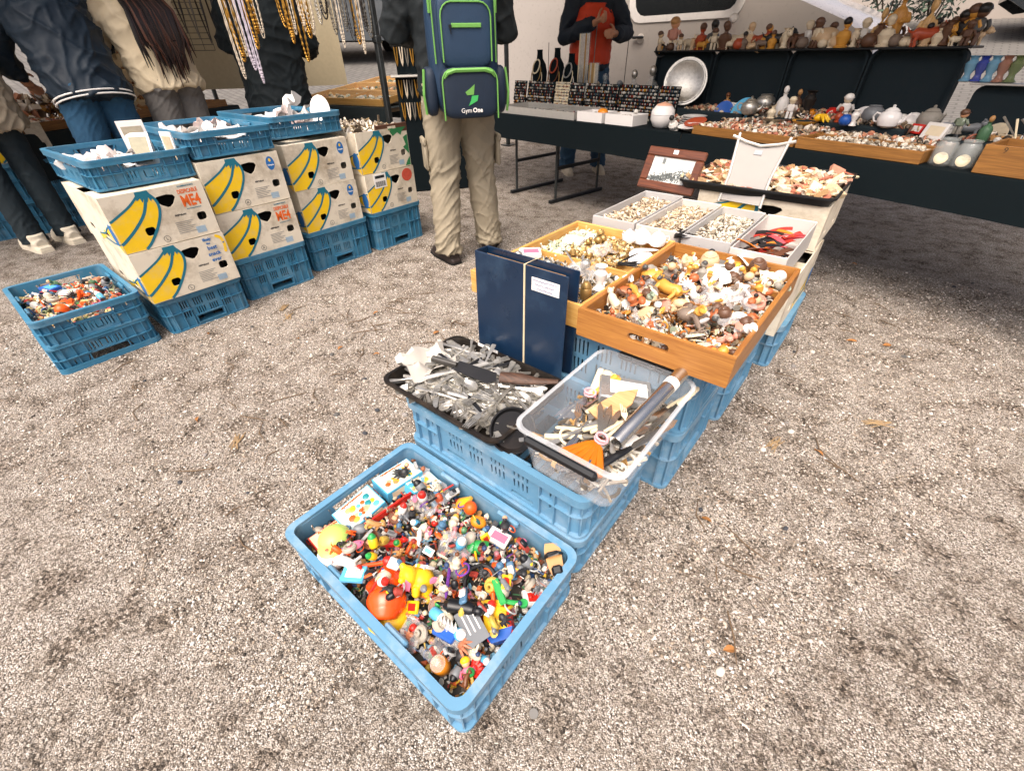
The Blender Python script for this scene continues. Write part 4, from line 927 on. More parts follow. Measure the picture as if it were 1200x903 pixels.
# vendor in orange vest
ORV = mat('orange_vest', 'd2401c', .55, var=.12, bump=.3, bscale=40); DKNAVY = mat('dark_sleeve', (.010, .018, .030), .7, var=.2, bump=.2); DENIM = mat('denim', '2c4a63', .85, var=.2, scale=60, bump=.25, bscale=500); CREAMSH = mat('shoe_cream', 'cfc2ab', .6, var=.08)
fz = math.atan2(-4.45, 2.75)-PI/2+.25
J = stand(.06, .17, elL=(-.30, .10, 1.16), wrL=(-.12, .34, 1.16), elR=(.27, .08, 1.14), wrR=(.06, .36, 1.24), thL=(.3, .2, .9), thR=(-.3, .2, .9), kneeL=(-.15, .03, .49), kneeR=(.15, .03, .49), curl=.7)
vend = person('vendor in orange vest with dark sleeves behind the jewellery table', (-2.72, 4.52, ground_z(-2.72, 4.52)), fz, J, dict(pants=DENIM, top=DKNAVY, topfit=1.05, hem=-.03, shoe=CREAMSH, crease=.007, hair=HAIRB))
def vest(b):
    P, Ch, Nk = Vector(J['pelvis']), Vector(J['chest']), Vector(J['neck']); b.tube([P+V3(0, 0, .01), P+V3(0, 0, .05), (P+Ch)/2, Ch, Ch+(Nk-Ch)*.55], [.19, .2, .196, .208, .15], 20, flat=.78)
vb = blob('vest', vest, ORV, vend, .010, 3, lambda p: .007*mnoise.noise(Vector((p.x*5, p.y*5, p.z*24))))
b = MB(); b.tube([(0, .158, .96), (.0, .168, 1.12), (.0, .185, 1.3)], .004, 6); b.build('zip', mat('zip_grey', 'a39a92', .4, metal=.6), vend)
# bystanders at left
NAVYJ = mat('bomber_navy', (.0035, .014, .027), .6, var=.3, scale=9, bump=.35, bscale=45); JEAN2 = mat('jeans_blue', '27506e', .85, var=.2, scale=60, bump=.25, bscale=500); CREAMK = mat('cream_knit', 'd9c8a8', .9, var=.08, bump=.5, bscale=90); GREYJ = mat('jeans_grey', '6d6a66', .85, var=.15, scale=60, bump=.25, bscale=500)
J = stand(.38, .12, elL=(-.27, .36, 1.12), wrL=(-.18, .50, .98), elR=(.30, .30, 1.16), wrR=(.20, .52, 1.06), thL=(.4, .3, .5), thR=(-.4, .3, .5))
p2 = person('man in navy bomber jacket and blue jeans bending over the left stall', (-4.22, .93, 0), math.radians(95), J, dict(pants=JEAN2, top=NAVYJ, topfit=1.19, hem=-.10, shoe=mat('shoe_dark', '22262a', .6), hood=True, crease=.007, crease2=.012))
for k in (0, .022):
    P, Ch = Vector(J['pelvis']), Vector(J['chest']); ax_ = (Ch-P).normalized(); c_ = P+ax_*(-.092+k); q = ax_.to_track_quat('Z', 'Y').to_matrix().to_4x4()
    b = MB(); b.tube([tuple(Matrix.Translation(c_) @ q @ Vector((.218*math.cos(a*PI/14), .163*math.sin(a*PI/14), 0))) for a in range(29)], .0045, 6); b.build('rib_stripe', WHT, p2)
J = stand(.30, .10, elL=(-.26, .28, 1.10), wrL=(-.10, .46, 1.12), elR=(.27, .26, 1.10), wrR=(.12, .46, 1.10), thL=(.4, .3, .5), thR=(-.4, .3, .5), hairdir=(.10, -.05, -1))
p3 = person('woman with long dark hair, cream sweater and grey jeans', (-4.30, 1.42, 0), math.radians(98), J, dict(pants=GREYJ, top=CREAMK, topfit=1.2, hem=-.07, shoe=CREAMSH, hair=HAIRD, hairlen=.62, crease=.006, crease2=.011))
J = stand(.12, .11, elL=(-.28, .08, 1.14), wrL=(-.16, .34, 1.12), elR=(.29, .12, 1.14), wrR=(.24, .36, 1.10), thL=(.4, .3, .5), thR=(-.4, .3, .5))
ALLBLK = mat('black_coat', (.006, .012, .015), .8, var=.3, bump=.3, bscale=60)
p4 = person('person dressed all in black behind the hanging gold chains', (-4.22, 2.16, 0), math.radians(50), J, dict(pants=mat('black_trousers', (.008, .016, .019), .8, var=.3, bump=.2), top=ALLBLK, topfit=1.38, hem=-.30, shoe=BLK, crease2=.01))
BEIGE = mat('beige_coat', 'a99a83', .75, var=.12, bump=.3, bscale=50); LEGG = mat('dark_leggings', (.010, .020, .026), .75, var=.3)
J = stand(.06, .095, elL=(-.26, .22, 1.12), wrL=(-.2, .40, .95), elR=(.27, .20, 1.10), wrR=(.22, .38, .92))
p6 = person('person in beige coat, dark leggings and chunky cream sneakers at far left', (-4.52, .37, 0), math.radians(100), J, dict(pants=LEGG, fit=.86, top=BEIGE, topfit=1.25, hem=-.22, shoe=mat('sneaker_cream', 'e6dcc6', .65, var=.1, dirt=('8b7d68', .4)), crease=.004, crease2=.012, shoe_s=1.2))
# ------------------------------------------------------------------ contents of crates and trays
PC = {k: mat('plastic_'+k, c, .34, var=.08, scale=40, spec=.5) for k, c in dict(red='c8281e', orange='e85a1a', yellow='f0be22', green='2f9a4c', lime='b6cf6a', blue='2456a8', sky='58a9cf', purple='6d3a92', pink='e0708a', white='e8e4de', cream='e2d3b4', black='17181b', grey='74777a', silver='a9aaa8', brown='6b4026', tan='b98a56', teal='1f7f86', skin='dba27c', rust='a8482a', amber='d5841f', mustard='d9a03c').items()}
CELL = mat('cellophane', (.9, .9, .92), .12, var=.02, alpha=.22, spec=.9)
SILV = mat('silver_plate', 'c6c3bb', .38, metal=.85, var=.25, scale=50, dirt=('6d6458', .5), dscale=60); BRASS = mat('brass', 'b0905a', .42, metal=.7, var=.2, scale=60); CHINA = mat('china_white', 'ece9e6', .18, var=.02, spec=.6); IVORY = mat('ivory', 'e0d2b2', .45, var=.1)
KIND = {}
def kind(name):
    def d(f): KIND[name] = f; return f
    return d
@kind('ball')
def _(b, s): b.ball((0, 0, 0), s/2, 14, 9)
@kind('figure')
def _(b, s):
    h = s; b.mi = 0
    for k in (-1, 1): b.box((k*.09*h, .02*h, .16*h), (.13*h, .15*h, .32*h), bev=.03*h); b.box((k*.09*h, .06*h, .03*h), (.13*h, .22*h, .07*h), bev=.02*h)
    b.mi = 1; b.box((0, 0, .47*h), (.34*h, .2*h, .34*h), bev=.06*h)
    for k in (-1, 1): b.tube([(k*.2*h, 0, .58*h), (k*.27*h, .05*h, .44*h), (k*.24*h, .16*h, .38*h)], .055*h, 7)
    b.mi = 2; b.ball((0, .01*h, .78*h), .16*h, 12, 8)
    for k in (-1, 1): b.ball((k*.24*h, .19*h, .37*h), .055*h, 6, 5)
    b.ball((0, .17*h, .76*h), .03*h, 6, 4)
    b.mi = 3; b.ball((0, -.02*h, .84*h), (.175*h, .175*h, .14*h), 12, 7); b.lathe([(.19*h, .82*h), (.19*h, .845*h)], 12)
@kind('animal')
def _(b, s):
    b.mi = 0; b.tube([(-.42*s, 0, .3*s), (-.3*s, 0, .34*s), (0, 0, .31*s), (.25*s, 0, .36*s), (.36*s, 0, .42*s)], [.09*s, .17*s, .16*s, .17*s, .1*s], 10)
    b.ball((.46*s, 0, .5*s), (.15*s, .12*s, .13*s), 10, 7); b.ball((.58*s, 0, .46*s), (.08*s, .07*s, .06*s), 8, 6)
    for k in (-1, 1):
        b.tube([(.25*s, k*.1*s, .3*s), (.27*s, k*.11*s, .14*s), (.28*s, k*.11*s, 0)], [.07*s, .05*s, .055*s], 7); b.tube([(-.27*s, k*.1*s, .3*s), (-.31*s, k*.11*s, .15*s), (-.27*s, k*.11*s, 0)], [.08*s, .05*s, .055*s], 7)
        b.ball((.42*s, k*.09*s, .62*s), (.03*s, .04*s, .06*s), 6, 5)
    b.tube([(-.4*s, 0, .36*s), (-.52*s, 0, .4*s), (-.6*s, .03*s, .52*s)], [.04*s, .03*s, .012*s], 6)
    b.mi = 1
    for k in (-1, 1): b.ball((.56*s, k*.06*s, .54*s), .02*s, 6, 4)
@kind('car')
def _(b, s):
    b.mi = 0; b.box((0, 0, .17*s), (s, .42*s, .2*s), bev=.06*s); b.mi = 1; b.box((-.06*s, 0, .33*s), (.5*s, .36*s, .17*s), bev=.06*s); b.mi = 2
    for i in (-1, 1):
        for k in (-1, 1): b.lathe([(.1*s, -.04*s), (.1*s, .04*s)], 12, T(i*.3*s, k*.21*s, .1*s, rx=PI/2))
@kind('canister')
def _(b, s): b.mi = 0; b.lathe([(.3*s, 0), (.32*s, .03*s), (.32*s, .6*s), (.27*s, .66*s)], 16); b.mi = 1; b.lathe([(.25*s, .66*s), (.29*s, .68*s), (.28*s, .8*s), (.14*s, .98*s), (.03*s, s)], 16)
@kind('ring')
def _(b, s): n = 18; b.tube([(s/2*math.cos(2*PI*i/n), s/2*math.sin(2*PI*i/n), 0) for i in range(n+1)], s*.07, 6, cap=False)
@kind('brick')
def _(b, s):
    b.box((0, 0, s*.18), (s, s*.5, s*.34), bev=s*.015)
    for i in range(4):
        for k in (-1, 1): b.lathe([(s*.08, s*.35), (s*.08, s*.42)], 10, T(s*(-.375+.25*i), k*s*.125, 0))
@kind('stick')
def _(b, s): b.mi = 0; b.lathe([(.05*s, -.5*s), (.055*s, -.48*s), (.055*s, .3*s)], 8, T(ry=PI/2)); b.mi = 1; b.lathe([(.055*s, .3*s), (.05*s, .38*s), (.012*s, .5*s)], 8, T(ry=PI/2))
@kind('fish')
def _(b, s): b.mi = 0; b.tube([(-.5*s, 0, 0), (-.3*s, 0, 0), (0, 0, 0), (.3*s, 0, 0), (.45*s, 0, 0)], [.04*s, .12*s, .24*s, .17*s, .03*s], 10, flat=.5); b.mi = 1; b.prism([(-.45*s, 0), (-.7*s, .2*s), (-.62*s, 0), (-.7*s, -.2*s)], -.02*s, .02*s); b.ball((.28*s, 0, .1*s), .05*s, 6, 5)
@kind('shell')
def _(b, s):
    v = [(0, 0, 0)]; n = 12
    for j, (r, z) in enumerate(((.45, .16), (.8, .2), (1, .03))):
        for i in range(n+1): a = -1.15+2.3*i/n; k = 1+.07*(-1)**i; v.append((r*s*.9*math.cos(a)*k, r*s*.9*math.sin(a)*.8*k, z*s*math.cos(a*.9)))
    f = [(0, 1+i, 2+i) for i in range(n)]
    for j in range(2):
        for i in range(n): f.append((1+j*(n+1)+i, 1+(j+1)*(n+1)+i, 2+(j+1)*(n+1)+i, 2+j*(n+1)+i))
    b.add(v, f)
@kind('snail_shell')
def _(b, s):
    p = []; r = []
    for i in range(26): t = i/25; a = t*4.2*PI; q = s*.45*(1-t)**1.2+.001; p.append((q*math.cos(a), q*math.sin(a), s*.7*t)); r.append(s*.26*(1-t)**1.1+.0008)
    b.tube(p, r, 8)
@kind('pebble')
def _(b, s): b.ball((0, 0, 0), (s*.5, s*.38, s*.3), 12, 8); b.v = [tuple(Vector(p)*(1+.22*mnoise.noise(Vector(p)*(2.2/s)))) for p in b.v]
@kind('bust')
def _(b, s): b.mi = 0; b.lathe([(.26*s, 0), (.28*s, .05*s), (.2*s, .1*s), (.24*s, .2*s), (.3*s, .38*s), (.22*s, .55*s), (.09*s, .6*s), (.08*s, .66*s)], 14); b.ball((0, .02*s, .82*s), (.14*s, .16*s, .18*s), 12, 8); b.mi = 1; b.ball((0, -.03*s, .88*s), (.16*s, .16*s, .15*s), 10, 7)
@kind('vase')
def _(b, s): b.lathe([(.2*s, 0), (.26*s, .04*s), (.16*s, .14*s), (.12*s, .3*s), (.22*s, .5*s), (.26*s, .7*s), (.14*s, .85*s), (.16*s, .95*s), (.24*s, s), (.2*s, .98*s), (.1*s, .84*s)], 16)
@kind('pot')
def _(b, s):
    b.lathe([(.2*s, 0), (.34*s, .1*s), (.42*s, .3*s), (.36*s, .52*s), (.24*s, .62*s), (.26*s, .66*s), (.2*s, .68*s), (.1*s, .6*s)], 20); 
@kind('teapot')
def _(b, s):
    b.lathe([(.2*s, 0), (.34*s, .08*s), (.42*s, .3*s), (.36*s, .5*s), (.25*s, .58*s), (.26*s, .61*s), (.15*s, .69*s), (.05*s, .72*s), (.06*s, .78*s), (.02*s, .81*s)], 20)
    b.tube([(.36*s, 0, .22*s), (.52*s, 0, .3*s), (.6*s, 0, .46*s), (.68*s, 0, .56*s)], [.09*s, .06*s, .045*s, .035*s], 8)
    b.tube([(-.35*s, 0, .46*s), (-.52*s, 0, .5*s), (-.6*s, 0, .36*s), (-.52*s, 0, .2*s), (-.38*s, 0, .18*s)], .035*s, 7)
@kind('dish')
def _(b, s): b.lathe([(.25*s, 0), (.3*s, .02*s), (.5*s, .09*s), (.505*s, .1*s), (.48*s, .105*s), (.28*s, .04*s), (.02*s, .035*s)], 24)
@kind('bottle')
def _(b, s): b.mi = 0; b.lathe([(.2*s, 0), (.22*s, .03*s), (.22*s, .45*s), (.16*s, .58*s), (.07*s, .64*s), (.07*s, .72*s), (.1*s, .74*s)], 16); b.mi = 1; b.ball((0, 0, .86*s), (.1*s, .1*s, .13*s), 10, 7)
@kind('packet')
def _(b, s): b.box((0, 0, .1*s), (s, .7*s, .2*s), bev=.03*s); b.mi = 1; b.box((.05*s, .0, .202*s), (.7*s, .4*s, .006*s))
@kind('bag')
def _(b, s):
    n = 9; v = []
    for j in range(n):
        for i in range(n):
            x, y = (i/(n-1)-.5)*s, (j/(n-1)-.5)*s*.8; v.append((x, y, s*.28*mnoise.noise(Vector((x/s*4.1, y/s*4.1, b.mi+s*99)))+s*.13*mnoise.noise(Vector((x/s*11, y/s*11, 3)))))
    b.add(v, [(j*n+i, j*n+i+1, (j+1)*n+i+1, (j+1)*n+i) for j in range(n-1) for i in range(n-1)])
@kind('claw')
def _(b, s):
    b.ball((0, 0, .2*s), (.3*s, .24*s, .2*s), 12, 8)
    for i in range(6): a = -1.2+i*.48; b.tube([(0, 0, .18*s), (.35*s*math.cos(a), .35*s*math.sin(a), .3*s), (.55*s*math.cos(a), .55*s*math.sin(a), .12*s), (.7*s*math.cos(a), .7*s*math.sin(a), .02*s)], [.12*s, .09*s, .07*s, .02*s], 7)
@kind('medal')
def _(b, s): b.mi = 0; b.lathe([(.5*s, 0), (.5*s, .05*s), (.44*s, .06*s), (.42*s, .04*s)], 20); b.mi = 1; b.ball((0, .12*s, .06*s), (.16*s, .16*s, .12*s), 10, 6); b.box((0, -.15*s, .07*s), (.32*s, .24*s, .1*s), bev=.03*s); b.mi = 2; b.box((0, .26*s, .06*s), (.34*s, .1*s, .1*s), bev=.02*s)
@kind('strap')
def _(b, s):
    n = 8; v = []
    for i in range(n+1): x = (i/n-.5)*s; z = .10*s*math.sin(i/n*2.6); v += [(x, -.11*s, z), (x, .11*s, z), (x, .11*s, z+.028*s), (x, -.11*s, z+.028*s)]
    f = [(4*i+k, 4*i+4+k, 4*i+4+(k+1) % 4, 4*i+(k+1) % 4) for i in range(n) for k in range(4)]+[(0, 1, 2, 3), (4*n+3, 4*n+2, 4*n+1, 4*n)]
    b.add(v, f)
@kind('spoon')
def _(b, s):
    pr = [(-.5, .030), (-.47, .045), (-.2, .018), (.1, .014), (.2, .02), (.27, .05), (.36, .075), (.45, .055), (.5, .012)]
    v = []; n = len(pr)
    for x, w_ in pr:
        dz = -.045*s*max(0, 1-((x-.36)/.15)**2) if x > .2 else .02*s*math.cos(x*3)
        v += [(x*s, -w_*s, 0), (x*s, 0, dz), (x*s, w_*s, 0)]
    f = [(3*i+k, 3*i+3+k, 3*i+4+k, 3*i+1+k) for i in range(n-1) for k in (0, 1)]; m = len(v)
    b.add(v+[(x, y, z-.004) for x, y, z in v], f+[tuple(m+q for q in g_[::-1]) for g_ in f]+[(3*i, 3*i+3, m+3*i+3, m+3*i) for i in range(n-1)]+[(3*i+2, m+3*i+2, m+3*i+5, 3*i+5) for i in range(n-1)])
@kind('fork')
def _(b, s):
    b.prism([(-.5*s, -.03*s), (-.47*s, -.04*s), (-.2*s, -.016*s), (.15*s, -.013*s), (.22*s, -.05*s), (.28*s, -.055*s), (.28*s, .055*s), (.22*s, .05*s), (.15*s, .013*s), (-.2*s, .016*s), (-.47*s, .04*s), (-.5*s, .03*s)], 0, .012*s)
    for k in range(4): b.box((.38*s, (-.042+.028*k)*s, .006*s), (.21*s, .013*s, .011*s))
@kind('knife')
def _(b, s): b.mi = 1; b.tube([(-.5*s, 0, 0), (-.46*s, 0, 0), (-.2*s, 0, 0), (-.08*s, 0, 0)], [.02*s, .04*s, .035*s, .026*s], 8, flat=.6); b.mi = 0; b.prism([(-.1*s, -.03*s), (.4*s, -.04*s), (.5*s, .0), (.46*s, .03*s), (-.1*s, .03*s)], -.005*s, .005*s)
MC = {}
def item(k, cols, s, M, name, label, cat, group=None, vk=0):
    key = (k, tuple(c.name for c in cols), round(s, 3), vk)
    if key not in MC: b = MB(); b.mi = 0; KIND[k](b, s); MC[key] = b.mesh(name, list(cols)+[cols[-1]]*(4-len(cols)), True)
    o = link(name, MC[key]); o.matrix_world = M; return tag(o, label, cat, group)
class Heap:
    def __init__(s, x0, x1, y0, y1, zf, res=.006):
        s.x0, s.y0, s.x1, s.y1, s.r = x0, y0, x1, y1, res; s.h = np.array([[zf((x0+i*res-(x0+x1)/2)/((x1-x0)/2), (y0+j*res-(y0+y1)/2)/((y1-y0)/2)) for j in range(int((y1-y0)/res)+2)] for i in range(int((x1-x0)/res)+2)])
    def put(s, x, y, r, up, fix=None):
        i0, i1 = max(0, int((x-r-s.x0)/s.r)), int((x+r-s.x0)/s.r)+1; j0, j1 = max(0, int((y-r-s.y0)/s.r)), int((y+r-s.y0)/s.r)+1
        a = s.h[i0:i1, j0:j1]; z = float(np.percentile(a, 60)) if a.size else s.h.mean()
        s.h[i0:i1, j0:j1] = np.maximum(a, z+up*.8); return z
def litter(name, label, cat, reg, n, size, mtl, shapes, seed, zf, holder=None, flat=.6):
    """n small loose pieces as one heap"""
    R = random.Random(seed); b = MB(); x0, x1, y0, y1 = reg
    for i in range(n):
        x, y = R.uniform(x0, x1), R.uniform(y0, y1); u = (x-(x0+x1)/2)/((x1-x0)/2); v = (y-(y0+y1)/2)/((y1-y0)/2)
        z = zf(u, v)-R.uniform(0, .014)+R.uniform(-.002, .003); s = size*R.uniform(.55, 1.5); M_ = T(x, y, z, R.gauss(0, flat), R.gauss(0, flat), R.uniform(0, 6.3)); k = R.choice(shapes)
        if k == 'chip': q = [(s*.5*math.cos(a*1.05+.2)*R.uniform(.6, 1.1), s*.4*math.sin(a*1.05+.2)*R.uniform(.6, 1.1)) for a in range(6)]; b.prism(q, -s*.05, s*.05, M_)
        elif k == 'oct': b.add([(s*.5*R.uniform(.6, 1.2)*d[0], s*.4*R.uniform(.6, 1.2)*d[1], s*.35*R.uniform(.6, 1.2)*d[2]) for d in ((1,0,0), (-1,0,0), (0,1,0), (0,-1,0), (0,0,1), (0,0,-1))], [(0,2,4), (2,1,4), (1,3,4), (3,0,4), (2,0,5), (1,2,5), (3,1,5), (0,3,5)], M_)
        elif k == 'ball': b.ball((0, 0, 0), s*.4, 8, 5, M_)
        elif k == 'curl': b.tube([(s*.5*math.cos(a*.55), s*.5*math.sin(a*.55), 0) for a in range(7)], s*.1, 5, M_)
        elif k == 'stick': b.tube([(-s*.8, 0, 0), (0, s*.05, 0), (s*.8, 0, 0)], s*.1, 5, M_)
        elif k == 'disc': b.lathe([(s*.45, 0), (s*.45, s*.1)], 10, M_)
        elif k == 'box': b.box((0, 0, 0), (s, s*.6, s*.3), M_)
    o = b.build(name, mtl); return tag(o, label, cat, kind='stuff')

# ---- toy crate
toyz = lambda u, v: .112-.020*max(abs(u), abs(v))**3
JUMB = islands('toy_jumble', ['a8382c', 'd8d2c6', '17181b', 'd2aa3c', '33517f', '74777a', 'd6c8aa', '4c7d55', 'c08088', '6b4026', '6a9bb4', 'b98a56', '5a5a5c', 'c9622e', 'c9c6bf', 'd8d2c6', '8f8674', '6a6058'], .45)
b = MB(); b.box((-.5475, .3325, .045), (.55, .345, .06)); tag(b.build('toy_base_layer', mat('toy_under', '4a4640', .8)), 'dark lower layer of small toys hidden in the front crate', 'toys', kind='stuff')
litter('toy_bits', 'tiny loose toy pieces filling the front blue crate', 'toys', (-.818, -.277, .165, .50), 2600, .015, JUMB, ['oct', 'oct', 'ball', 'chip', 'curl', 'stick', 'disc', 'box'], 3, toyz, flat=.9)
hp = Heap(-.825, -.27, .16, .505, toyz); RT = random.Random(21)
P = PC
def toy(k, cols, s, x, y, label, cat, rz=0, rx=0, ry=0, dz=0, name=None, lift=.3):
    z = hp.put(x, y, s*.38, s*.28); return item(k, [P[c] if isinstance(c, str) else c for c in cols], s, T(x, y, z+dz+s*lift*.15, rx, ry, rz), name or k+'_toy', label, cat)
# cartons in the left corner
def carton(x, y, z, rz, ry, label, d=(.095, .062, .035), side='print_pale_cyan', tint='d9c9a0', rx=0):
    t = thing('puzzle_box', label, 'box', (x, y, z), rz); t.rotation_euler = (rx, ry, rz)
    b = MB(); b.box((0, 0, d[2]/2), d, bev=.001); b.build('carton', mat(side, '4fa6c9' if 'cyan' in side else 'c8372a', .5), t)
    R = random.Random(int(x*1e4)); b = MB(); b.box((0, 0, d[2]+.0003), (d[0]-.006, d[1]-.006, .0006)); b.build('cover_print', mat('cover_'+tint, tint, .45, var=.25, scale=90), t)
    for i in range(16):
        b = MB(); q = (R.uniform(-.04, .04), R.uniform(-.024, .014)); b.lathe([(R.uniform(.004, .010), d[2]+.0006), (.004, d[2]+.0011+i*.0001)], 9, T(q[0], q[1])); b.build('cover_spot', P[R.choice(['orange', 'yellow', 'lime', 'sky', 'mustard', 'skin', 'teal', 'tan'])], t)
    link('title', scrawl(d[0]*.6, .007, P['orange'], T(0, d[1]*.38, d[2]+.0016), int(x*1e3), .0024), t)
    b = MB(); b.box((0, -d[1]/2-.0004, d[2]/2), (d[0]*.75, .0006, d[2]*.55)); b.build('side_print', mat('cover_e3d2b0', 'e3d2b0', .5, var=.2, scale=120), t)
    return t
carton(-.772, .425, .100, 1.50, .05, 'pale blue puzzle box at the far corner of the toy crate', (.115, .075, .035), tint='dfe3d6')
carton(-.765, .300, .103, 1.52, -.16, 'pale blue puzzle box lying tilted over the red carton', (.112, .078, .035), tint='cfe0dc', rx=.1)
carton(-.76, .225, .088, 1.5, .02, 'red-edged puzzle carton half under the blue puzzle box', (.12, .07, .03), 'print_red_side', 'e6cfa2')
carton(-.715, .455, .095, 1.45, .3, 'small blue puzzle carton leaning in the far corner', (.09, .06, .025), tint='e9dcc0')
b = MB(); b.box((0, 0, 0), (.005, .17, .02), T(-.712, .33, .118, rz=-.1)); tag(b.build('ruler', P['red']), 'long flat red strip beside the puzzle boxes', 'ruler')
def cap_head():
    t = thing('capped_doll', 'white doll face with pale green cap in the crate corner', 'toy', (-.715, .190, .108), 0)
    t.rotation_euler = (0, 0, 0)
    b = MB(); b.ball((.012, -.014, .018), (.034, .034, .030), 18, 12); b.ball((.034, -.026, .036), .006, 8, 6); b.build('face', P['white'], t, True)
    b = MB(); b.ball((-.012, .014, .034), (.038, .038, .030), 18, 12); b.ball((.008, -.008, .044), (.028, .028, .006), 14, 6, T(rz=0)); b.build('cap', P['lime'], t, True); hp.put(-.708, .182, .04, .05)
cap_head()
def big_orange():
    t = thing('squeeze_toy', 'large glossy orange squeeze toy with yellow back', 'toy', (-.535, .205, .118), 2.35)
    def f(b): b.tube([(-.058, 0, .0), (-.045, 0, .004), (-.015, 0, .006), (.03, 0, .004), (.055, 0, .002), (.065, 0, 0)], [.024, .036, .043, .030, .024, .016], 18); b.ball((.018, .030, .008), (.018, .02, .012), 12, 8); b.ball((.018, -.026, .012), (.016, .016, .012), 12, 8)
    blob('body', f, mat('orange_vinyl', 'ee4f14', .25, var=.08, scale=20, coat=.3), t, .0035, 4, lambda p: -.0022*(1 if abs(p.x+.008) < .003 else 0)+.0014*math.sin(p.x*170))
    for s in (-1, 1): b = MB(); b.ball((.035, .022+.012*s, .028), (.007, .006, .006), 10, 7); e = b.build('eye', P['white'], t, True); b = MB(); b.ball((.039, .023+.012*s, .032), .003, 8, 5); b.build('pupil', P['blue'], e, True)
    b = MB(); b.ball((-.04, 0, -.022), (.04, .045, .02), 14, 8); b.build('base', P['yellow'], t, True); hp.put(-.535, .205, .05, .06)
big_orange()
def bear():
    t = thing('bear_toy', 'bright yellow bear figure in the middle of the toy crate', 'toy', (-.482, .285, .118), 2.5); t.rotation_euler = (-.9, 0, 2.4)
    def f(b):
        b.ball((0, 0, .022), (.026, .02, .026), 14, 10); b.ball((0, .004, .058), (.023, .02, .02), 14, 10)
        for s in (-1, 1): b.ball((s*.017, 0, .075), .008, 8, 6); b.tube([(s*.02, .005, .038), (s*.034, .018, .03)], [.011, .009], 8); b.tube([(s*.014, .005, .008), (s*.022, .028, .0)], [.013, .012], 8)
        b.ball((0, .022, .053), (.011, .008, .008), 10, 6)
    blob('body', f, P['yellow'], t, .003, 3)
    b = MB(); b.ball((0, .0285, .056), .004, 8, 5); b.build('nose', P['black'], t)
    for s in (-1, 1): b = MB(); b.ball((s*.009, .021, .064), .0045, 8, 5); b.build('eye', P['white'], t)
    hp.put(-.482, .285, .04, .045)
bear()
toy('ball', ['orange'], .036, -.551, .482, 'bright orange-red ball against the far wall of the toy crate', 'ball', dz=.014)
toy('pebble', ['amber'], .045, -.512, .468, 'flat orange-brown fish-shaped toy beside the orange ball', 'toy', rz=.4)
toy('canister', ['green', 'green'], .052, -.440, .425, 'green plastic cup lying beside the orange-tipped cone', 'toy', rz=-.9, rx=1.4)
toy('canister', ['orange', 'yellow'], .046, -.398, .392, 'orange and yellow spinning-top cone next to the green cup', 'toy', rz=2.2, rx=1.5)
toy('stick', ['purple', 'purple'], .075, -.437, .295, 'purple twisted stick beside the yellow bear', 'toy', rz=-.9)
toy('animal', ['black', 'grey'], .085, -.388, .288, 'black animal figure lying in the middle of the toy crate', 'toy', rz=.5, rx=.5)
def wedge():
    t = thing('toy_wedge', 'yellow, red and blue wedge-shaped toy near the right wall', 'toy', (-.318, .315, .128), .45); t.rotation_euler = (.35, .2, -.7)
    for nm, c, pts, z0, z1 in (('yellow_side', 'yellow', [(-.035, -.028), (.03, -.028), (.03, .02), (-.02, .024)], .0, .004), ('red_top', 'red', [(-.035, -.028), (.045, -.028), (.045, .028), (-.02, .026)], -.022, -.001), ('blue_edge', 'blue', [(.03, -.032), (.05, -.02), (.05, .02), (.03, .03)], -.026, .002)):
        b = MB(); b.prism(pts, z0, z1); b.build(nm, P[c], t)
    hp.put(-.318, .315, .04, .04)
wedge()
b = MB(); b.box((0, 0, 0), (.055, .016, .008), T(-.335, .345, .155, 0, .2, -.5), bev=.003); tag(b.build('clip', P['green']), 'green plastic clip on top of the wedge-shaped toy', 'clip')
b = MB(); b.box((0, 0, 0), (.05, .010, .008), T(-.298, .352, .142, 0, .1, .6), bev=.003); b.lathe([(.009, -.004), (.009, .004)], 10, T(-.283, .362, .142)); tag(b.build('spade', P['green']), 'small green spade beside the right wall of the toy crate', 'toy')
def card(x, y, z, rz, label, col, d=(.075, .045, .0015), ry=0, lines=3, ink='white'):
    t = thing('card', label, 'card', (x, y, z), rz); t.rotation_euler = (.12, ry, rz)
    b = MB(); b.box((0, 0, 0), d); b.build('sheet', P[col], t)
    for i in range(lines): b = MB(); b.box((-d[0]*.1, d[1]*(.28-.24*i), d[2]/2+.0003), (d[0]*.6, d[1]*.06, .0004)); b.build('printed_line', P[ink], t)
card(-.338, .262, .140, -.35, 'grey card with three white printed lines in the toy crate', 'grey')
def zig():
    t = thing('paper_fan', 'white folded paper fan in the toy crate', 'paper', (-.396, .222, .128), .2)
    for i in range(5): b = MB(); b.add([(i*.009, 0, 0), (i*.009+.012, .004, .004), (i*.009+.004, .012, .036), (i*.009+.005, .0, .03)], [(0, 1, 2), (0, 2, 3)]); b.build('fold', P['white'], t)
    b = MB(); b.box((.02, -.006, -.002), (.05, .02, .012), bev=.003); b.build('holder', P['blue'], t)
zig()
toy('claw', ['red'], .048, -.290, .212, 'orange-red crab toy near the front corner of the crate', 'toy', rz=1)
toy('figure', ['mustard', 'pink', 'skin', 'yellow'], .055, -.272, .188, 'pink-bodied doll lying in the front corner of the crate', 'doll', rz=1.0, rx=-1.3)
toy('canister', ['amber', CELL], .052, -.342, .182, 'round tan tin with clear plastic lid near the front wall', 'tin', rx=.25)
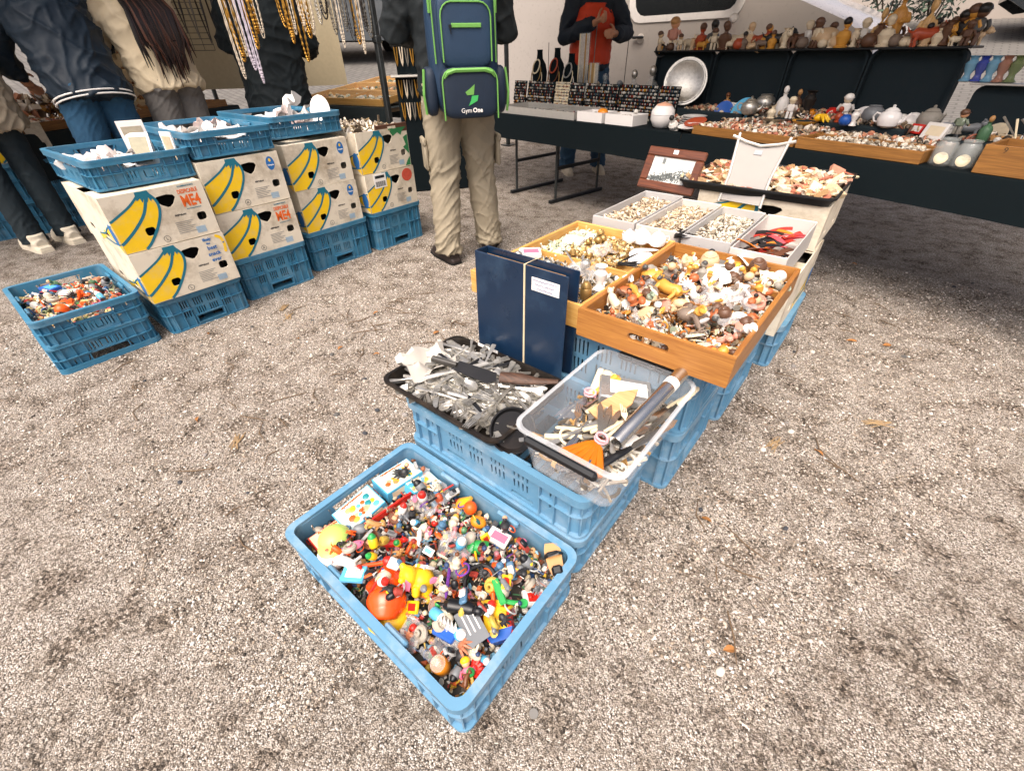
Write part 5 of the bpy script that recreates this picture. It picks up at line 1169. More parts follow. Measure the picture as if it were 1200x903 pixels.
def sandal():
    t = thing('toy_sandal', 'tan and black toy sandal in the right corner of the crate', 'toy', (-.292, .490, .128), -.5); t.rotation_euler = (.2, .25, -.7)
    pts = smoothp([(-.04, -.014), (-.02, -.02), (.02, -.017), (.042, -.006), (.042, .012), (.01, .016), (-.03, .016), (-.04, -.014)]); b = MB(); b.prism(pts, 0, .007); b.build('sole', P['tan'], t)
    b = MB(); b.tube([(-.012, -.02, .004), (-.01, -.012, .02), (-.01, .01, .02), (-.012, .018, .004)], .006, 7, flat=.5); b.build('strap', P['black'], t); b = MB(); b.box((.028, 0, .018), (.022, .024, .022), bev=.005); b.build('heel_band', P['black'], t)
sandal()
toy('bag', [CELL], .06, -.275, .428, 'clear bag of green bits by the right wall of the toy crate', 'bag', dz=.01, name='plastic_bag')
toy('packet', ['white', 'red'], .05, -.285, .398, 'white packet with a red printed square near the right wall', 'packet', rz=.9, ry=.3)
toy('packet', ['white', 'pink'], .055, -.44, .462, 'white medicine-style packet by the far wall of the toy crate', 'packet', rz=.2, ry=.15)
toy('stick', ['orange', 'yellow'], .09, -.595, .213, 'orange pencil box with yellow edge beside the orange squeeze toy', 'toy', rz=.95, ry=.15)
toy('animal', ['white', 'black'], .065, -.628, .197, 'white plastic animal beside the doll head', 'toy', rz=.3, rx=1.2)
toy('animal', ['red', 'black'], .055, -.615, .287, 'red dinosaur figure left of the yellow bear', 'toy', rz=.8)
for x, y, c, lb in ((-.628, .245, 'blue', 'round brown token with a blue-shirted blond figure, left side'), (-.348, .412, 'purple', 'round brown token with a purple-shirted figure, right side'), (-.427, .252, 'green', 'round brown token with a green-shirted figure, near the bear'), (-.68, .345, 'red', 'round brown token with an orange figure beside the puzzle boxes')):
    toy('medal', ['brown', 'skin', 'yellow'] if c != 'green' else ['brown', 'green', 'amber'], .042, x, y, lb, 'token', rz=rnd.uniform(-.6, 1), rx=.5, name='figure_token', dz=.008)
for x, y, s, lb in ((-.642, .436, .10, 'crumpled clear plastic bag at the far wall of the toy crate'), (-.745, .455, .08, 'clear bag of beads in the far corner of the toy crate'), (-.495, .376, .08, 'clear plastic bag in the middle of the toy crate'), (-.36, .20, .07, 'clear bag near the front wall over the tan tin'), (-.43, .178, .06, 'small clear bag against the left long wall')):
    toy('bag', [CELL], s, x, y, lb, 'bag', rz=rnd.uniform(0, 3), dz=.016, name='plastic_bag')
toy('ring', ['black'], .075, -.39, .345, 'black ring of a magnifying glass in the toy crate', 'ring', rx=.5, dz=.01); toy('ring', ['white'], .035, -.33, .245, 'pale wire ring beside the grey card', 'ring', rx=.8); toy('pebble', ['grey'], .06, -.455, .335, 'grey-brown fuzzy lump beside the magnifier ring', 'toy')
toy('packet', ['sky', 'white'], .05, -.59, .172, 'light blue flat box under the orange pencil box', 'box', rz=.6); toy('pebble', ['black'], .05, -.675, .235, 'shiny black figure in front of the red carton', 'toy'); toy('packet', ['mustard', 'yellow'], .05, -.58, .487, 'pale yellow star-shaped board by the far wall', 'toy', rz=.3, ry=-.6)
for k_, c_ in dict(dullred='96392e', navy='2c3f63', olive='6b6f45', bone='cfc4ae', charcoal='2b2b2d', putty='a39a8c', dullyellow='c2a045', mossgreen='4d7252', dullblue='4c7290', clay='a8694a', mauve='8a6c86').items(): PC[k_] = mat('plastic_'+k_, c_, .45, var=.15, scale=60)
gen = [('figure', (('navy', 'dullred', 'skin', 'brown'), ('charcoal', 'bone', 'skin', 'navy'), ('black', 'dullyellow', 'skin', 'charcoal'), ('olive', 'clay', 'skin', 'black')), .032), ('pebble', (('charcoal',), ('putty',), ('bone',), ('clay',), ('olive',)), .030), ('bust', (('bone', 'brown'), ('charcoal', 'skin'), ('mossgreen', 'skin'), ('dullred', 'yellow'), ('dullblue', 'white')), .034), ('claw', (('charcoal',), ('bone',), ('clay',)), .030), ('snail_shell', (('putty',), ('dullyellow',)), .026), ('animal', (('brown', 'black'), ('grey', 'black'), ('white', 'black'), ('tan', 'black'), ('orange', 'black')), .036), ('car', (('dullred', 'black', 'grey'), ('dullblue', 'white', 'black'), ('silver', 'black', 'black')), .034), ('ball', (('dullyellow',), ('navy',), ('green',), ('red',)), .014), ('canister', (('sky', 'white'), ('white', 'red'), ('yellow', 'green'), ('grey', 'black')), .032), ('ring', (('silver',), ('purple',), ('orange',)), .024), ('brick', (('dullred',), ('bone',), ('dullblue',)), .022), ('stick', (('red', 'yellow'), ('green', 'cream'), ('blue', 'white'), ('black', 'silver')), .05), ('fish', (('teal', 'yellow'), ('orange', 'white'), ('pink', 'purple')), .034), ('packet', (('white', 'sky'), ('yellow', 'red'), ('silver', 'grey')), .03), ('pebble', (('black',), ('rust',), ('cream',), ('grey',)), .026), ('shell', (('cream',), ('pink',)), .02)]
NICE = dict(bust='bust toy', claw='crab toy', snail_shell='spiral toy', figure='doll figure', animal='animal figure', car='toy car', ball='bead ball', canister='tub', ring='ring', brick='building brick', stick='stick', fish='toy fish', packet='packet', pebble='toy lump', shell='shell')
def scatter(hp, n, gens, R, where, grp, sc=1.0, cmap=None, lab=None):
    for i in range(n):
        k, cs, s = R.choice(gens); cols = R.choice(cs); s = round(s*R.choice((.8, 1, 1.2))*sc, 3)
        x, y = R.uniform(hp.x0+s*.4, hp.x1-s*.4), R.uniform(hp.y0+s*.4, hp.y1-s*.4); z = hp.put(x, y, s*.35, s*.16)
        cm = [(PC[c] if isinstance(c, str) else c) for c in cols]; cn = cols[0] if len(cols) < 2 or isinstance(cols[0], str) else cols[0].name
        cn = cn if isinstance(cn, str) else cn.name; cn = cn.replace('_', ' ')
        item(k, cm, s, T(x, y, z+s*.12, R.gauss(0, .7), R.gauss(0, .7), R.uniform(0, 6.3)), (lab or NICE).get(k, k).replace(' ', '_'), f'small {cn} {(lab or NICE).get(k, k)} {where}', (lab or NICE).get(k, k).split()[-1], f'{cn} {(lab or NICE).get(k, k)} pieces {grp}')
scatter(hp, 230, gen, RT, 'in the jumble of the front toy crate', 'in the front toy crate')

# ---- small toy crate at left
litter('toy_bits', 'small mixed toys heaped in the crate at far left', 'toys', (-2.955, -2.45, .01, .325), 900, .026, islands('toy_jumble_pale', ['d9cdb8', 'c9b89a', 'e8e4de', '8b7d68', 'd4632a', '5a5f4a', 'b98a56', '3a3c40', 'c8433a', 'd8c48a', '74777a', '2f5a8a', 'e2d3b4', '6f7a52'], .5), ['oct', 'chip', 'stick', 'curl', 'box', 'disc'], 5, lambda u, v: .215-.03*max(abs(u), abs(v))**2, flat=.8)
hp = Heap(-2.95, -2.46, .02, .315, lambda u, v: .212-.03*max(abs(u), abs(v))**2); RS = random.Random(4)
for k, c, s, x, y, lb in (('ball', ['orange'], .05, -2.56, .10, 'orange ball in the toy crate at far left'), ('packet', ['blue', 'sky'], .08, -2.82, .12, 'blue packet in the toy crate at far left'), ('packet', ['white', 'cream'], .06, -2.70, .16, 'white packet in the toy crate at far left'), ('fish', ['orange', 'white'], .08, -2.63, .2, 'orange and white shoe-like toy in the crate at far left')):
    z = hp.put(x, y, s*.4, s*.3); item(k, [PC[q] for q in c], s, T(x, y, z+s*.25, rz=rnd.uniform(0, 3)), k+'_toy', lb, 'toy')
scatter(hp, 45, gen, RS, 'in the toy crate at far left', 'in the crate at far left', 1.25)

# ---- brown tray
TR = islands('trinket_bits', ['d9c9a8', '8a6a44', '2c2622', 'e6e0d4', 'b98a56', '6f6a60', 'c98a3a', '9aa38c', 'efe9df', '5a3a26', 'c9a27a', 'a8a49c', 'd47a34'], .4)
litter('trinket_bits', 'tiny beads and chips filling the brown wooden tray', 'trinkets', (-.505, -.145, .912, 1.482), 2200, .017, TR, ['oct', 'ball', 'chip', 'curl', 'disc'], 8, lambda u, v: .500-.01*max(abs(u), abs(v))**4, flat=.8)
hp = Heap(-.505, -.145, .912, 1.482, lambda u, v: .494-.01*max(abs(u), abs(v))**4)
MC1 = {k: mat('glaze_'+k, c, r, var=.18, scale=60, spec=.6) for k, c, r in (('ivory', 'dccdb0', .4), ('ochre', 'cf9640', .35), ('umber', '5f4230', .45), ('stone', '8f8a80', .6), ('sand', 'cdb08a', .5), ('slate', '4a4a48', .4), ('jade', '84907c', .35), ('rust', 'b0623a', .4), ('chalk', 'e4e0d8', .4), ('char', '1d1b1a', .4), ('rose', 'c98f7c', .45), ('lava', '77675a', .6))}
def tk(k, cols, s, x, y, label, cat, rz=0, rx=0, ry=0, f=.964, dz=0):
    x, y = x*f, y*f; z = hp.put(x, y, s*.36, s*.3); return item(k, [MC1.get(c, None) or PC[c] if isinstance(c, str) else c for c in cols], s, T(x, y, z+dz+.003, rx, ry, rz), k+'_trinket' if k not in ('bag',) else 'plastic_bag', label, cat)
tk('animal', ['ivory', 'umber'], .075, -.495, 1.045, 'pale carved elephant in the near left corner of the brown tray', 'figurine', 2.4)
tk('animal', ['ochre', 'umber'], .10, -.405, 1.155, 'mustard yellow dog figurine lying in the brown tray', 'figurine', 2.9, rx=.9, dz=.015)
tk('claw', ['lava'], .085, -.300, 1.075, 'grey octopus-like figurine near the tray handle', 'figurine', .6, dz=.012)
tk('figure', ['orange', 'orange', 'white', 'white'], .062, -.257, 1.125, 'orange and white striped fish toy near the tray handle', 'figurine', 1, rx=.8, dz=.01)
tk('figure', ['rose', 'rose', 'rose', 'umber'], .055, -.205, 1.045, 'pink praying hand figure in the near right corner', 'figurine', 2, rx=1.1)
tk('pot', ['sand'], .07, -.382, 1.475, 'striped brown round pot at the back of the brown tray', 'pot', 0, .3, dz=.01); tk('pot', ['umber'], .062, -.25, 1.535, 'dark brown bowl near the back right corner', 'bowl', 0, .4, dz=.012)
tk('packet', ['white', 'char'], .045, -.337, 1.455, 'white square ornament with dark green centre', 'ornament', .5, .7, dz=.015)
tk('pebble', ['ochre'], .075, -.487, 1.285, 'large ochre gourd at the left of the brown tray', 'ornament', .3, dz=.016); tk('bust', ['lava', 'sand'], .075, -.433, 1.262, 'grey-brown seated monkey figure beside the ochre gourd', 'figurine', .5, .3, dz=.01)
tk('snail_shell', ['chalk'], .07, -.327, 1.355, 'white sea shell in the middle of the brown tray', 'shell', .4, 1.2, dz=.012); tk('shell', ['char'], .06, -.362, 1.296, 'black clam-like piece beside the white sea shell', 'shell', 2)
tk('fish', ['rust', 'amber'], .085, -.52, 1.15, 'amber glass fish at the left edge of the brown tray', 'figurine', .6, dz=.014); tk('fish', ['jade', 'ivory'], .07, -.47, 1.12, 'pale green glass piece beside the amber fish', 'ornament', 1.5, dz=.012)
tk('ball', ['chalk'], .038, -.18, 1.52, 'white ball at the back right edge of the tray', 'ball', dz=.016); tk('canister', ['ivory', 'char'], .045, -.40, 1.535, 'cream candle cup with black hole at the tray back', 'cup', dz=.006); tk('medal', ['mustard', 'ochre', 'ochre'], .05, -.324, 1.53, 'yellow disc at the back of the brown tray', 'ornament', 0, .6, dz=.014)
tk('shell', ['ivory'], .075, -.215, 1.44, 'large ivory clam shell in the back right cell', 'shell', 1, .3, dz=.012); tk('shell', ['chalk'], .06, -.282, 1.53, 'white cup-like shell behind the dark brown bowl', 'shell', 2, .5, dz=.012); tk('ball', ['umber'], .04, -.29, 1.425, 'dark brown wooden ball in the brown tray', 'ball', dz=.012)
tk('canister', ['brass' if False else 'ochre', 'ochre'], .035, -.19, .955, 'small gold stopper in the nearest corner of the tray', 'stopper'); tk('pebble', ['ivory'], .055, -.215, .99, 'ivory carved piece near the nearest tray corner', 'figurine'); tk('vase', ['white', 'blue'], .05, -.178, 1.105, 'small blue and white china figure at the right board', 'figurine', 1, .9, dz=.012); tk('snail_shell', ['rose'], .05, -.186, 1.28, 'pink conch shell at the right board', 'shell', 1, .7, dz=.012)
for x, y, s, lb in ((-.30, 1.20, .10, 'clear zip bag of chips right of the yellow dog'), (-.225, 1.235, .095, 'clear plastic bag at the right of the brown tray'), (-.39, 1.225, .075, 'crumpled clear bag beside the monkey figure')): tk('bag', [CELL], s, x, y, lb, 'bag', rnd.uniform(0, 3), dz=.03)
tk('vase', [CHINA, CHINA], .07, -.565, 1.085, 'white china vase standing between the two wooden trays', 'vase', dz=.012)
gtr = [('pebble', (('ivory',), ('stone',), ('chalk',), ('ochre',), ('sand',), ('umber',), ('char',), ('umber',), ('rust',), ('slate',)), .036), ('shell', (('chalk',), ('ivory',), ('sand',)), .036), ('bag', ((CELL,),), .045), ('snail_shell', (('ivory',), ('sand',), ('chalk',), ('umber',)), .03), ('shell', (('chalk',), ('ivory',), ('rose',), ('sand',)), .03), ('bust', (('ivory', 'umber'), ('rust', 'char'), ('stone', 'slate'), ('chalk', 'ochre')), .045), ('animal', (('umber', 'char'), ('ivory', 'umber'), ('slate', 'chalk'), ('rust', 'char')), .042), ('vase', (('chalk',), ('ochre',), ('jade',)), .038), ('pot', (('sand',), ('umber',), ('rust',)), .034), ('fish', (('ochre', 'umber'), ('chalk', 'rose')), .036), ('ball', (('ivory',), ('umber',), ('ochre',)), .022), ('claw', (('chalk',), ('lava',)), .036)]
NT = dict(bag='clear bag', pebble='polished stone', snail_shell='snail shell', shell='clam shell', bust='bust figurine', animal='carved animal', vase='tiny vase', pot='tiny pot', fish='carved fish', ball='round bead', claw='coral piece', canister='tub')
def matn(gens): return [(k, tuple(tuple((MC1.get(c) or PC[c]) if isinstance(c, str) else c for c in q) for q in cs), s) for k, cs, s in gens]
def scat2(hp, n, gens, R, where, grp, sc=1):
    for i in range(n):
        k, cs, s = R.choice(gens); cols = R.choice(cs); s = round(s*R.choice((.8, 1, 1.2))*sc, 3); x, y = R.uniform(hp.x0+s*.4, hp.x1-s*.4), R.uniform(hp.y0+s*.4, hp.y1-s*.4); z = hp.put(x, y, s*.35, s*.16)
        cn = cols[0].name.split('_')[-1]; item(k, cols, s, T(x, y, z+s*.1, R.gauss(0, .6), R.gauss(0, .6), R.uniform(0, 6.3)), NT[k].replace(' ', '_'), f'small {cn} {NT[k]} {where}', NT[k].split()[-1], f'{cn} {NT[k]} pieces {grp}')
scat2(hp, 210, matn(gtr), random.Random(31), 'among the trinkets in the brown tray', 'in the brown tray')

# ---- pale tray
litter('silver_bits', 'small silver and glass pieces in the near half of the pale tray', 'trinkets', (-.91, -.54, .935, 1.20), 800, .022, islands('silver_bits', ['8f8c86', 'b9b4aa', '5b564e', 'd8d3ca', 'a68b5a', '3a3733', 'c9c0b0'], .3, metal=.35), ['chip', 'curl', 'disc', 'stick', 'oct'], 12, lambda u, v: .500-.008*max(abs(u), abs(v))**4, flat=.8)
litter('glass_bits', 'pale green and cream pieces in the left of the pale tray', 'trinkets', (-.91, -.76, 1.24, 1.51), 520, .024, islands('pale_bits', ['c9c9a8', 'e0dccb', 'a9b39a', 'd4c48f', 'ece7dc', '9aa08a'], .35), ['chip', 'stick', 'disc', 'oct'], 13, lambda u, v: .502-.008*max(abs(u), abs(v))**4, flat=.7)
litter('brass_bits', 'small brass knobs and coins in the middle of the pale tray', 'trinkets', (-.80, -.62, 1.23, 1.50), 750, .018, islands('brass_bits', ['b39258', 'cfb27a', '8a6f42', 'dcc79a', '6d5230', 'e0d8c6', 'c2a468'], .4, metal=.45), ['ball', 'disc', 'curl', 'oct'], 14, lambda u, v: .503-.008*max(abs(u), abs(v))**4, flat=.8)
hp = Heap(-.91, -.54, .935, 1.51, lambda u, v: .499)
for x, y, k, s, lb in ((-.672, 1.475, 'teapot', .062, 'white china cup pot, leftmost of the china in the pale tray'), (-.632, 1.49, 'teapot', .075, 'white china teapot, tallest in the pale tray'), (-.575, 1.495, 'teapot', .070, 'white china teapot in the far corner of the pale tray'), (-.583, 1.425, 'dish', .085, 'white china saucer in front of the teapots'), (-.572, 1.365, 'dish', .08, 'white china plate propped by the tray divider'), (-.555, 1.325, 'dish', .075, 'white china plate nearest the brown tray')):
    z = hp.put(x, y, s*.36, s*.1); item(k, [CHINA], s, T(x, y, z+.004, rx=.25 if k == 'dish' else .05, rz=rnd.uniform(0, 6)), 'china_'+k, lb, 'china')
def feather(x, y, z, rz, label):
    R = random.Random(int(x*-999)); t = thing('feather_brooch', label, 'brooch', (x, y, z), rz)
    for i in range(9): a = -.55+i*.14; b = MB(); l = R.uniform(.05, .08); b.prism(smoothp([(0, -.002), (l*.5, -.006), (l, 0), (l*.5, .006), (0, .002)], 2), 0, .0016, T(0, 0, .004*i % .012, R.gauss(0, .2), -R.uniform(.05, .4), a)); b.build('blade', MC1['char'], t)
feather(-.59, 1.235, .515, .35, 'black feathery brooch on the pale tray beside the brown one'); feather(-.535, 1.535, .53, .9, 'black feathery brooch at the far corner between the trays')
for x, y, k, c, s, lb in ((-.548, 1.155, 'vase', [CHINA, PC['blue']], .05, 'blue and white vase lying by the black feather brooch'), (-.56, 1.0, 'canister', [BRASS, BRASS], .05, 'round brass tin in the near corner of the pale tray'), (-.645, 1.125, 'bag', [CELL], .09, 'clear bag in the near half of the pale tray'), (-.88, 1.165, 'packet', [WHT, PC['pink']], .075, 'clear packet with a pinkish label by the binder'), (-.83, 1.36, 'packet', [WHT, IVORY], .07, 'folded white paper in the far half of the pale tray'), (-.68, 1.30, 'bag', [CELL], .085, 'clear bag lying over the brass pieces')):
    z = hp.put(x, y, s*.36, s*.15); item(k, c, s, T(x, y, z+.006+(.02 if k == 'bag' else 0), rx=1.2 if k == 'vase' else .1, rz=rnd.uniform(0, 3)), k if k != 'bag' else 'plastic_bag', lb, k)
for i in range(26):
    R = rnd; x, y = R.uniform(-.89, -.56), R.uniform(.95, 1.19); k = R.choice(('spoon', 'ring', 'bust', 'pot')); s = dict(spoon=.11, ring=.04, bust=.045, pot=.04)[k]; z = hp.put(x, y, s*.3, .008)
    item(k, [SILV, SILV], s, T(x, y, z+.004, R.gauss(0, .4), R.gauss(0, .3), R.uniform(0, 6)), 'silver_'+k, f'small silver {k} among the metalware in the pale tray', k, f'silver {k} pieces in the pale tray')
for i in range(18):
    R = rnd; x, y = R.uniform(-.80, -.63), R.uniform(1.24, 1.49); k = R.choice(('ball', 'pot', 'bust', 'medal')); s = dict(ball=.024, pot=.034, bust=.04, medal=.032)[k]; z = hp.put(x, y, s*.3, .008)
    item(k, [BRASS, BRASS], s, T(x, y, z+.006, R.gauss(0, .5), R.gauss(0, .5), R.uniform(0, 6)), 'brass_'+k, f'small brass {k} piece among the brassware in the pale tray', 'brass '+k, f'brass {k} pieces in the pale tray')

# ---- white bins
SH = islands('shell_chips', ['cfc0a6', 'b59f80', 'dccfb8', '8f7960', 'c0ac8e', '6f5d4a', 'e2d8c6', 'a89070'], .45); SH2 = islands('shell_white', ['d9d0c0', 'c2b7a4', 'a89c88', 'e4dccd', '8f836f', 'cfc4b2', '62584b'], .35)
for i, (x0, x1, y0, y1, m_, lb) in enumerate(((-.868, -.707, 1.57, 2.01, SH, 'shell chips filling the leftmost frosted bin'), (-.683, -.532, 1.565, 1.975, SH, 'shell pieces filling the second white bin'), (-.508, -.358, 1.56, 1.955, SH2, 'white shells filling the third bin before the glass frame'))):
    litter('shell_pieces', lb, 'shells', (x0, x1, y0, y1), 1000, .017, m_, ['chip', 'chip', 'oct', 'curl', 'stick'] if i == 0 else ['chip', 'oct', 'curl'], 40+i, lambda u, v: .528-.010*max(abs(u), abs(v))**2)
hp = Heap(-.336, -.182, 1.525, 1.945, lambda u, v: .488); R = random.Random(9)
LC = [('red', 'red leather strap'), ('orange', 'orange leather strap'), ('black', 'black leather strap'), ('brown', 'brown leather strap'), ('pink', 'pinkish red leather strap')]; LE = {k: mat('leather_'+k, c, .5, var=.12, bump=.2, bscale=400) for k, c in (('red', 'c23328'), ('orange', 'd97a25'), ('black', '1b191b'), ('brown', '5b3826'), ('pink', 'c94a52'))}
for i in range(46):
    c, lb = LC[[0, 2, 1, 3, 4, 0, 2][i % 7]]; s = R.choice((.075, .095, .06)); x, y = R.uniform(-.318, -.20), R.uniform(1.56, 1.91); z = hp.put(x, y, .02, .011)
    item('strap', [LE[c]], s, T(x, y, min(z, .545)+.004, R.gauss(0, .25), R.gauss(0, .25), R.gauss(.6, .9)), 'leather_strap', lb+' in the white bin beside the shells', 'strap', c+' leather straps in the white bin')
# ---- black tray of packets
litter('shell_packets', 'cream and pink paper packets covering the black tray', 'packets', (-.71, -.17, 2.03, 2.50), 520, .045, islands('packet_paper', ['c9b08a', 'd6c4a2', 'b08f68', 'd8ccb6', 'c08a72', 'a68258', 'ddd0b8', 'c4b08e', 'b06a54'], .5), ['chip', 'box', 'chip', 'stick', 'curl'], 17, lambda u, v: .617, flat=.35)
# ---- framed print, glass card holder
fr = thing('framed_print', 'brown wooden frame with a grey street print and price tag', 'frame', (-.80, 2.035, .548)); fr.rotation_euler = (-.42, 0, -.13)
FW = wood('frame_wood', '4f2a1a', '6e3c24', .4)
for nm, c, d in (('top_rail', (0, 0, .155), (.27, .018, .036)), ('bottom_rail', (0, 0, .018), (.27, .018, .036)), ('side_rail', (-.117, 0, .0865), (.036, .017, .101)), ('side_rail', (.117, 0, .0865), (.036, .017, .101))): b = MB(); b.box(c, d, bev=.004); b.build(nm, FW, fr)
b = MB(); b.box((0, .002, .0865), (.2, .004, .102)); pr = b.build('print', mat('print_paper', 'c9cbc6', .3, var=.05), fr)
R = random.Random(2); b = MB()
for i in range(260): t_ = R.random(); b.box((-.09+.17*t_+R.gauss(0, .012), -.0006, .045+.05*t_*R.random()+R.gauss(0, .006)), (.006, .0006, .006))
b.box((-.045, -.0006, .12), (.014, .0006, .022)); tag(b.build('ink_strokes', mat('ink_grey', '6b706f', .5, var=.3)), kind='stuff').parent = pr
b = MB(); b.box((0, -.0098, .158), (.022, .001, .016)); tg = b.build('price_tag', WHT, fr); link('pen_mark', scrawl(.014, .006, INK, T(0, -.0106, .158) @ XZ, 3), tg)
gh = thing('glass_card_holder', 'upright frosted card holder with a bent silver frame', 'frame', (-.47, 2.01, .548)); gh.rotation_euler = (-.33, 0, -.10)
ALU = mat('alu_frame', 'c9c6bf', .35, metal=.4)
b = MB(); n = 8; v = []; f = []
for i in range(n+1): x = -.085+.17*i/n; z1 = .228-.022*math.sin(PI*i/n); v += [(x*.93, 0, .008), (x*(1.05), 0, z1), (x*.93, .004, .008), (x*1.05, .004, z1)]
for i in range(n): k = 4*i; f += [(k, k+4, k+5, k+1), (k+2, k+3, k+7, k+6), (k+1, k+5, k+7, k+3)]
b.add(v, f); b.build('frosted_panel', mat('frosted', 'aaa59f', .2, var=.03, spec=.7), gh)
for s in (-1, 1): b = MB(); b.tube([(s*.083, 0, 0), (s*.078, -.002, .1), (s*.094, -.002, .25)], .0055, 8); b.build('side_rod', ALU, gh)
b = MB(); b.tube([(-.115, -.003, .238), (-.06, -.003, .222), (0, -.003, .212), (.06, -.003, .222), (.115, -.003, .238)], .0055, 8); b.build('top_rod', ALU, gh); b = MB(); b.box((0, -.002, .19), (.03, .001, .016)); b.build('maker_mark', mat('mark_grey', 'a9adb0', .5), gh)

# ---- cutlery tray
litter('cutlery_bits', 'handles and blades at the bottom of the cutlery heap', 'cutlery', (-.885, -.55, .585, .80), 420, .045, islands('cutlery_bits', ['a9a6a0', 'bcb7ad', '77746f', 'cac6be', '8f8a82'], .4, metal=.6), ['stick'], 22, lambda u, v: .318, flat=.12)
hp = Heap(-.915, -.52, .555, .825, lambda u, v: .314); R = random.Random(14)
for i in range(150):
    k = ('spoon', 'fork', 'knife')[(0, 0, 1, 2, 0, 1)[i % 6]]; s = R.choice((.13, .16, .19)); x, y = R.uniform(-.875, -.56), R.uniform(.595, .785); z = hp.put(x, y, .022, .0033)
    x = min(max(x, -.915+s*.36), -.52-s*.36); a = R.gauss(-.5, .8); y = min(max(y, .545+s*.42*abs(math.sin(a))), .835-s*.42*abs(math.sin(a)))
    item(k, [SILV, SILV if i % 9 else PC['black']], s, T(x, y, z+.004, R.gauss(0, .22), R.gauss(0, .06), a), 'table_'+k, f'silver {k} in the cutlery heap on the dark tray', k, f'{k} pieces heaped on the dark metal tray')
b = MB(); b.M = T(-.73, .70, .350, .12, 0, .12); b.prism([(-.055, -.02), (.07, -.024), (.085, -.004), (.07, .024), (-.055, .02)], 0, .002); b.tube([(-.05, 0, .002), (-.13, -.01, .004)], [.008, .010], 8); tag(b.build('cake_slice', mat('dull_steel', '5c5a57', .3, metal=.9)), 'broad grey cake slice lying on the cutlery heap', 'server')
b = MB(); b.M = T(-.575, .755, .352, 0, .05, .45); b.tube([(-.075, 0, 0), (-.02, 0, .004), (.03, 0, .006), (.08, .01, .008)], [.018, .02, .012, .008], 10, flat=.7); tag(b.build('brush', wood('brush_wood', '3d2a20', '5b4030', .6), None, True), 'dark wooden brush beside the binder on the cutlery', 'brush')
b = MB(); b.M = T(-.872, .665, .338, .1, .1, 1.35) @ Matrix.Scale(1, 4); KIND['bag'](b, .15); tag(b.build('cloth', mat('white_cloth', 'b9b4ab', .8, var=.12), None, True), 'crumpled white paper at the left end of the cutlery tray', 'paper')
b = MB(); b.box((-.9255, .70, .331), (.0012, .07, .016)); tag(b.build('sticker', WHT), 'white sticker inside the left wall of the cutlery tray', 'sticker'); b = MB(); b.box((-.79, .8355, .331), (.08, .0012, .016)); tag(b.build('sticker', WHT), 'white sticker on the far wall of the cutlery tray', 'sticker')
b = MB(); b.M = T(-.512, .61, .318, .62, .72, .2); b.lathe([(.048, 0), (.056, .010), (.058, .012), (.054, .012), (.046, .003), (.001, .003)], 28); tag(b.build('ladle_pan', mat('burnt_iron', '17171a', .5, metal=.4, dirt=('4a3d33', .5)), None, True), 'round blackened pan bowl between cutlery tray and plastic box', 'pan')
# ---- clear plastic box
def utensil(k, cols, s, x, y, z, label, cat, rz, ry=0, rx=0, name=None): return item(k, cols, s, T(x, y, z, rx, ry, rz), name or k, label, cat)
litter('kitchen_bits', 'small handles and blades at the bottom of the clear box', 'utensils', (-.415, -.230, .57, .89), 420, .035, islands('kitchen_bits', ['cfc8ba', 'a49a8a', '6b645a', 'e3ddd0', 'b9925a', '8f8c86'], .35, metal=.2), ['stick', 'chip', 'curl', 'stick'], 25, lambda u, v: .338, flat=.3)
AMB = mat('amber_handle', 'dd7a12', .15, var=.2, spec=.7, trans=.3)
t = thing('knife_bundle', 'bundle of amber handled knives tied with pink string', 'knives', (-.30, .655, .372), 0)
for i in range(6): a = -2.15+i*.22; b = MB(); b.tube([(0, 0, .0), (.03*math.cos(a), .03*math.sin(a), .004), (.085*math.cos(a), .085*math.sin(a), -.002+.003*(i % 2)), (.10*math.cos(a), .10*math.sin(a), -.004)], [.005, .0070, .0095, .006], 8, flat=.8); b.build('handle', AMB, t, True); b = MB(); b.prism([(0, -.007), (.10, -.006), (.12, 0), (.10, .007), (0, .006)], -.0008, .0008, T(0, 0, .003*i, rz=a+PI)); b.build('blade', STEEL, t)
b = MB(); b.tube([(.014*math.cos(k*.7), .014*math.sin(k*.7), .003+.001*k) for k in range(18)], .003, 6, T(0, 0, .0, ry=.3)); b.build('string', mat('pink_string', 'd9a5ab', .8), t)
t = thing('knife_bundle', 'bundle of cream handled knives tied with pink string', 'knives', (-.405, .79, .365), 0)
for i in range(6): a = 1.15+i*.13; b = MB(); b.tube([(0, 0, 0), (.03*math.cos(a), .03*math.sin(a), .006), (.085*math.cos(a), .085*math.sin(a), .016+.004*(i % 2)), (.095*math.cos(a), .095*math.sin(a), .014)], [.006, .0085, .010, .007], 8); b.build('handle', PC['mustard'] if i < 2 else IVORY, t, True); b = MB(); b.prism([(0, -.006), (.09, -.006), (.11, 0), (.09, .006)], -.0008, .0008, T(0, 0, -.002*i, rz=a+PI, ry=.25)); b.build('blade', STEEL, t)
b = MB(); b.tube([(.014*math.cos(k*.7), .014*math.sin(k*.7), .001*k) for k in range(18)], .003, 6); b.build('string', mat('pink_string', 'd9a5ab', .8), t)
b = MB(); b.M = T(-.243, .80, .428, 0, -.20, PI/2-.12); b.lathe([(.0155, -.155), (.0165, -.15), (.0165, .15), (.0155, .155), (.0135, .155), (.0135, -.155)], 18, T(ry=PI/2)); ro = b.build('steel_tube', STEEL, None, True); tag(ro, 'long polished steel tube laid across the clear box', 'tube'); b = MB(); b.M = T(-.243, .80, .428, 0, -.20, PI/2-.12); b.lathe([(.0172, .045), (.0172, .065)], 18, T(ry=PI/2)); b.build('white_band', WHT, ro)
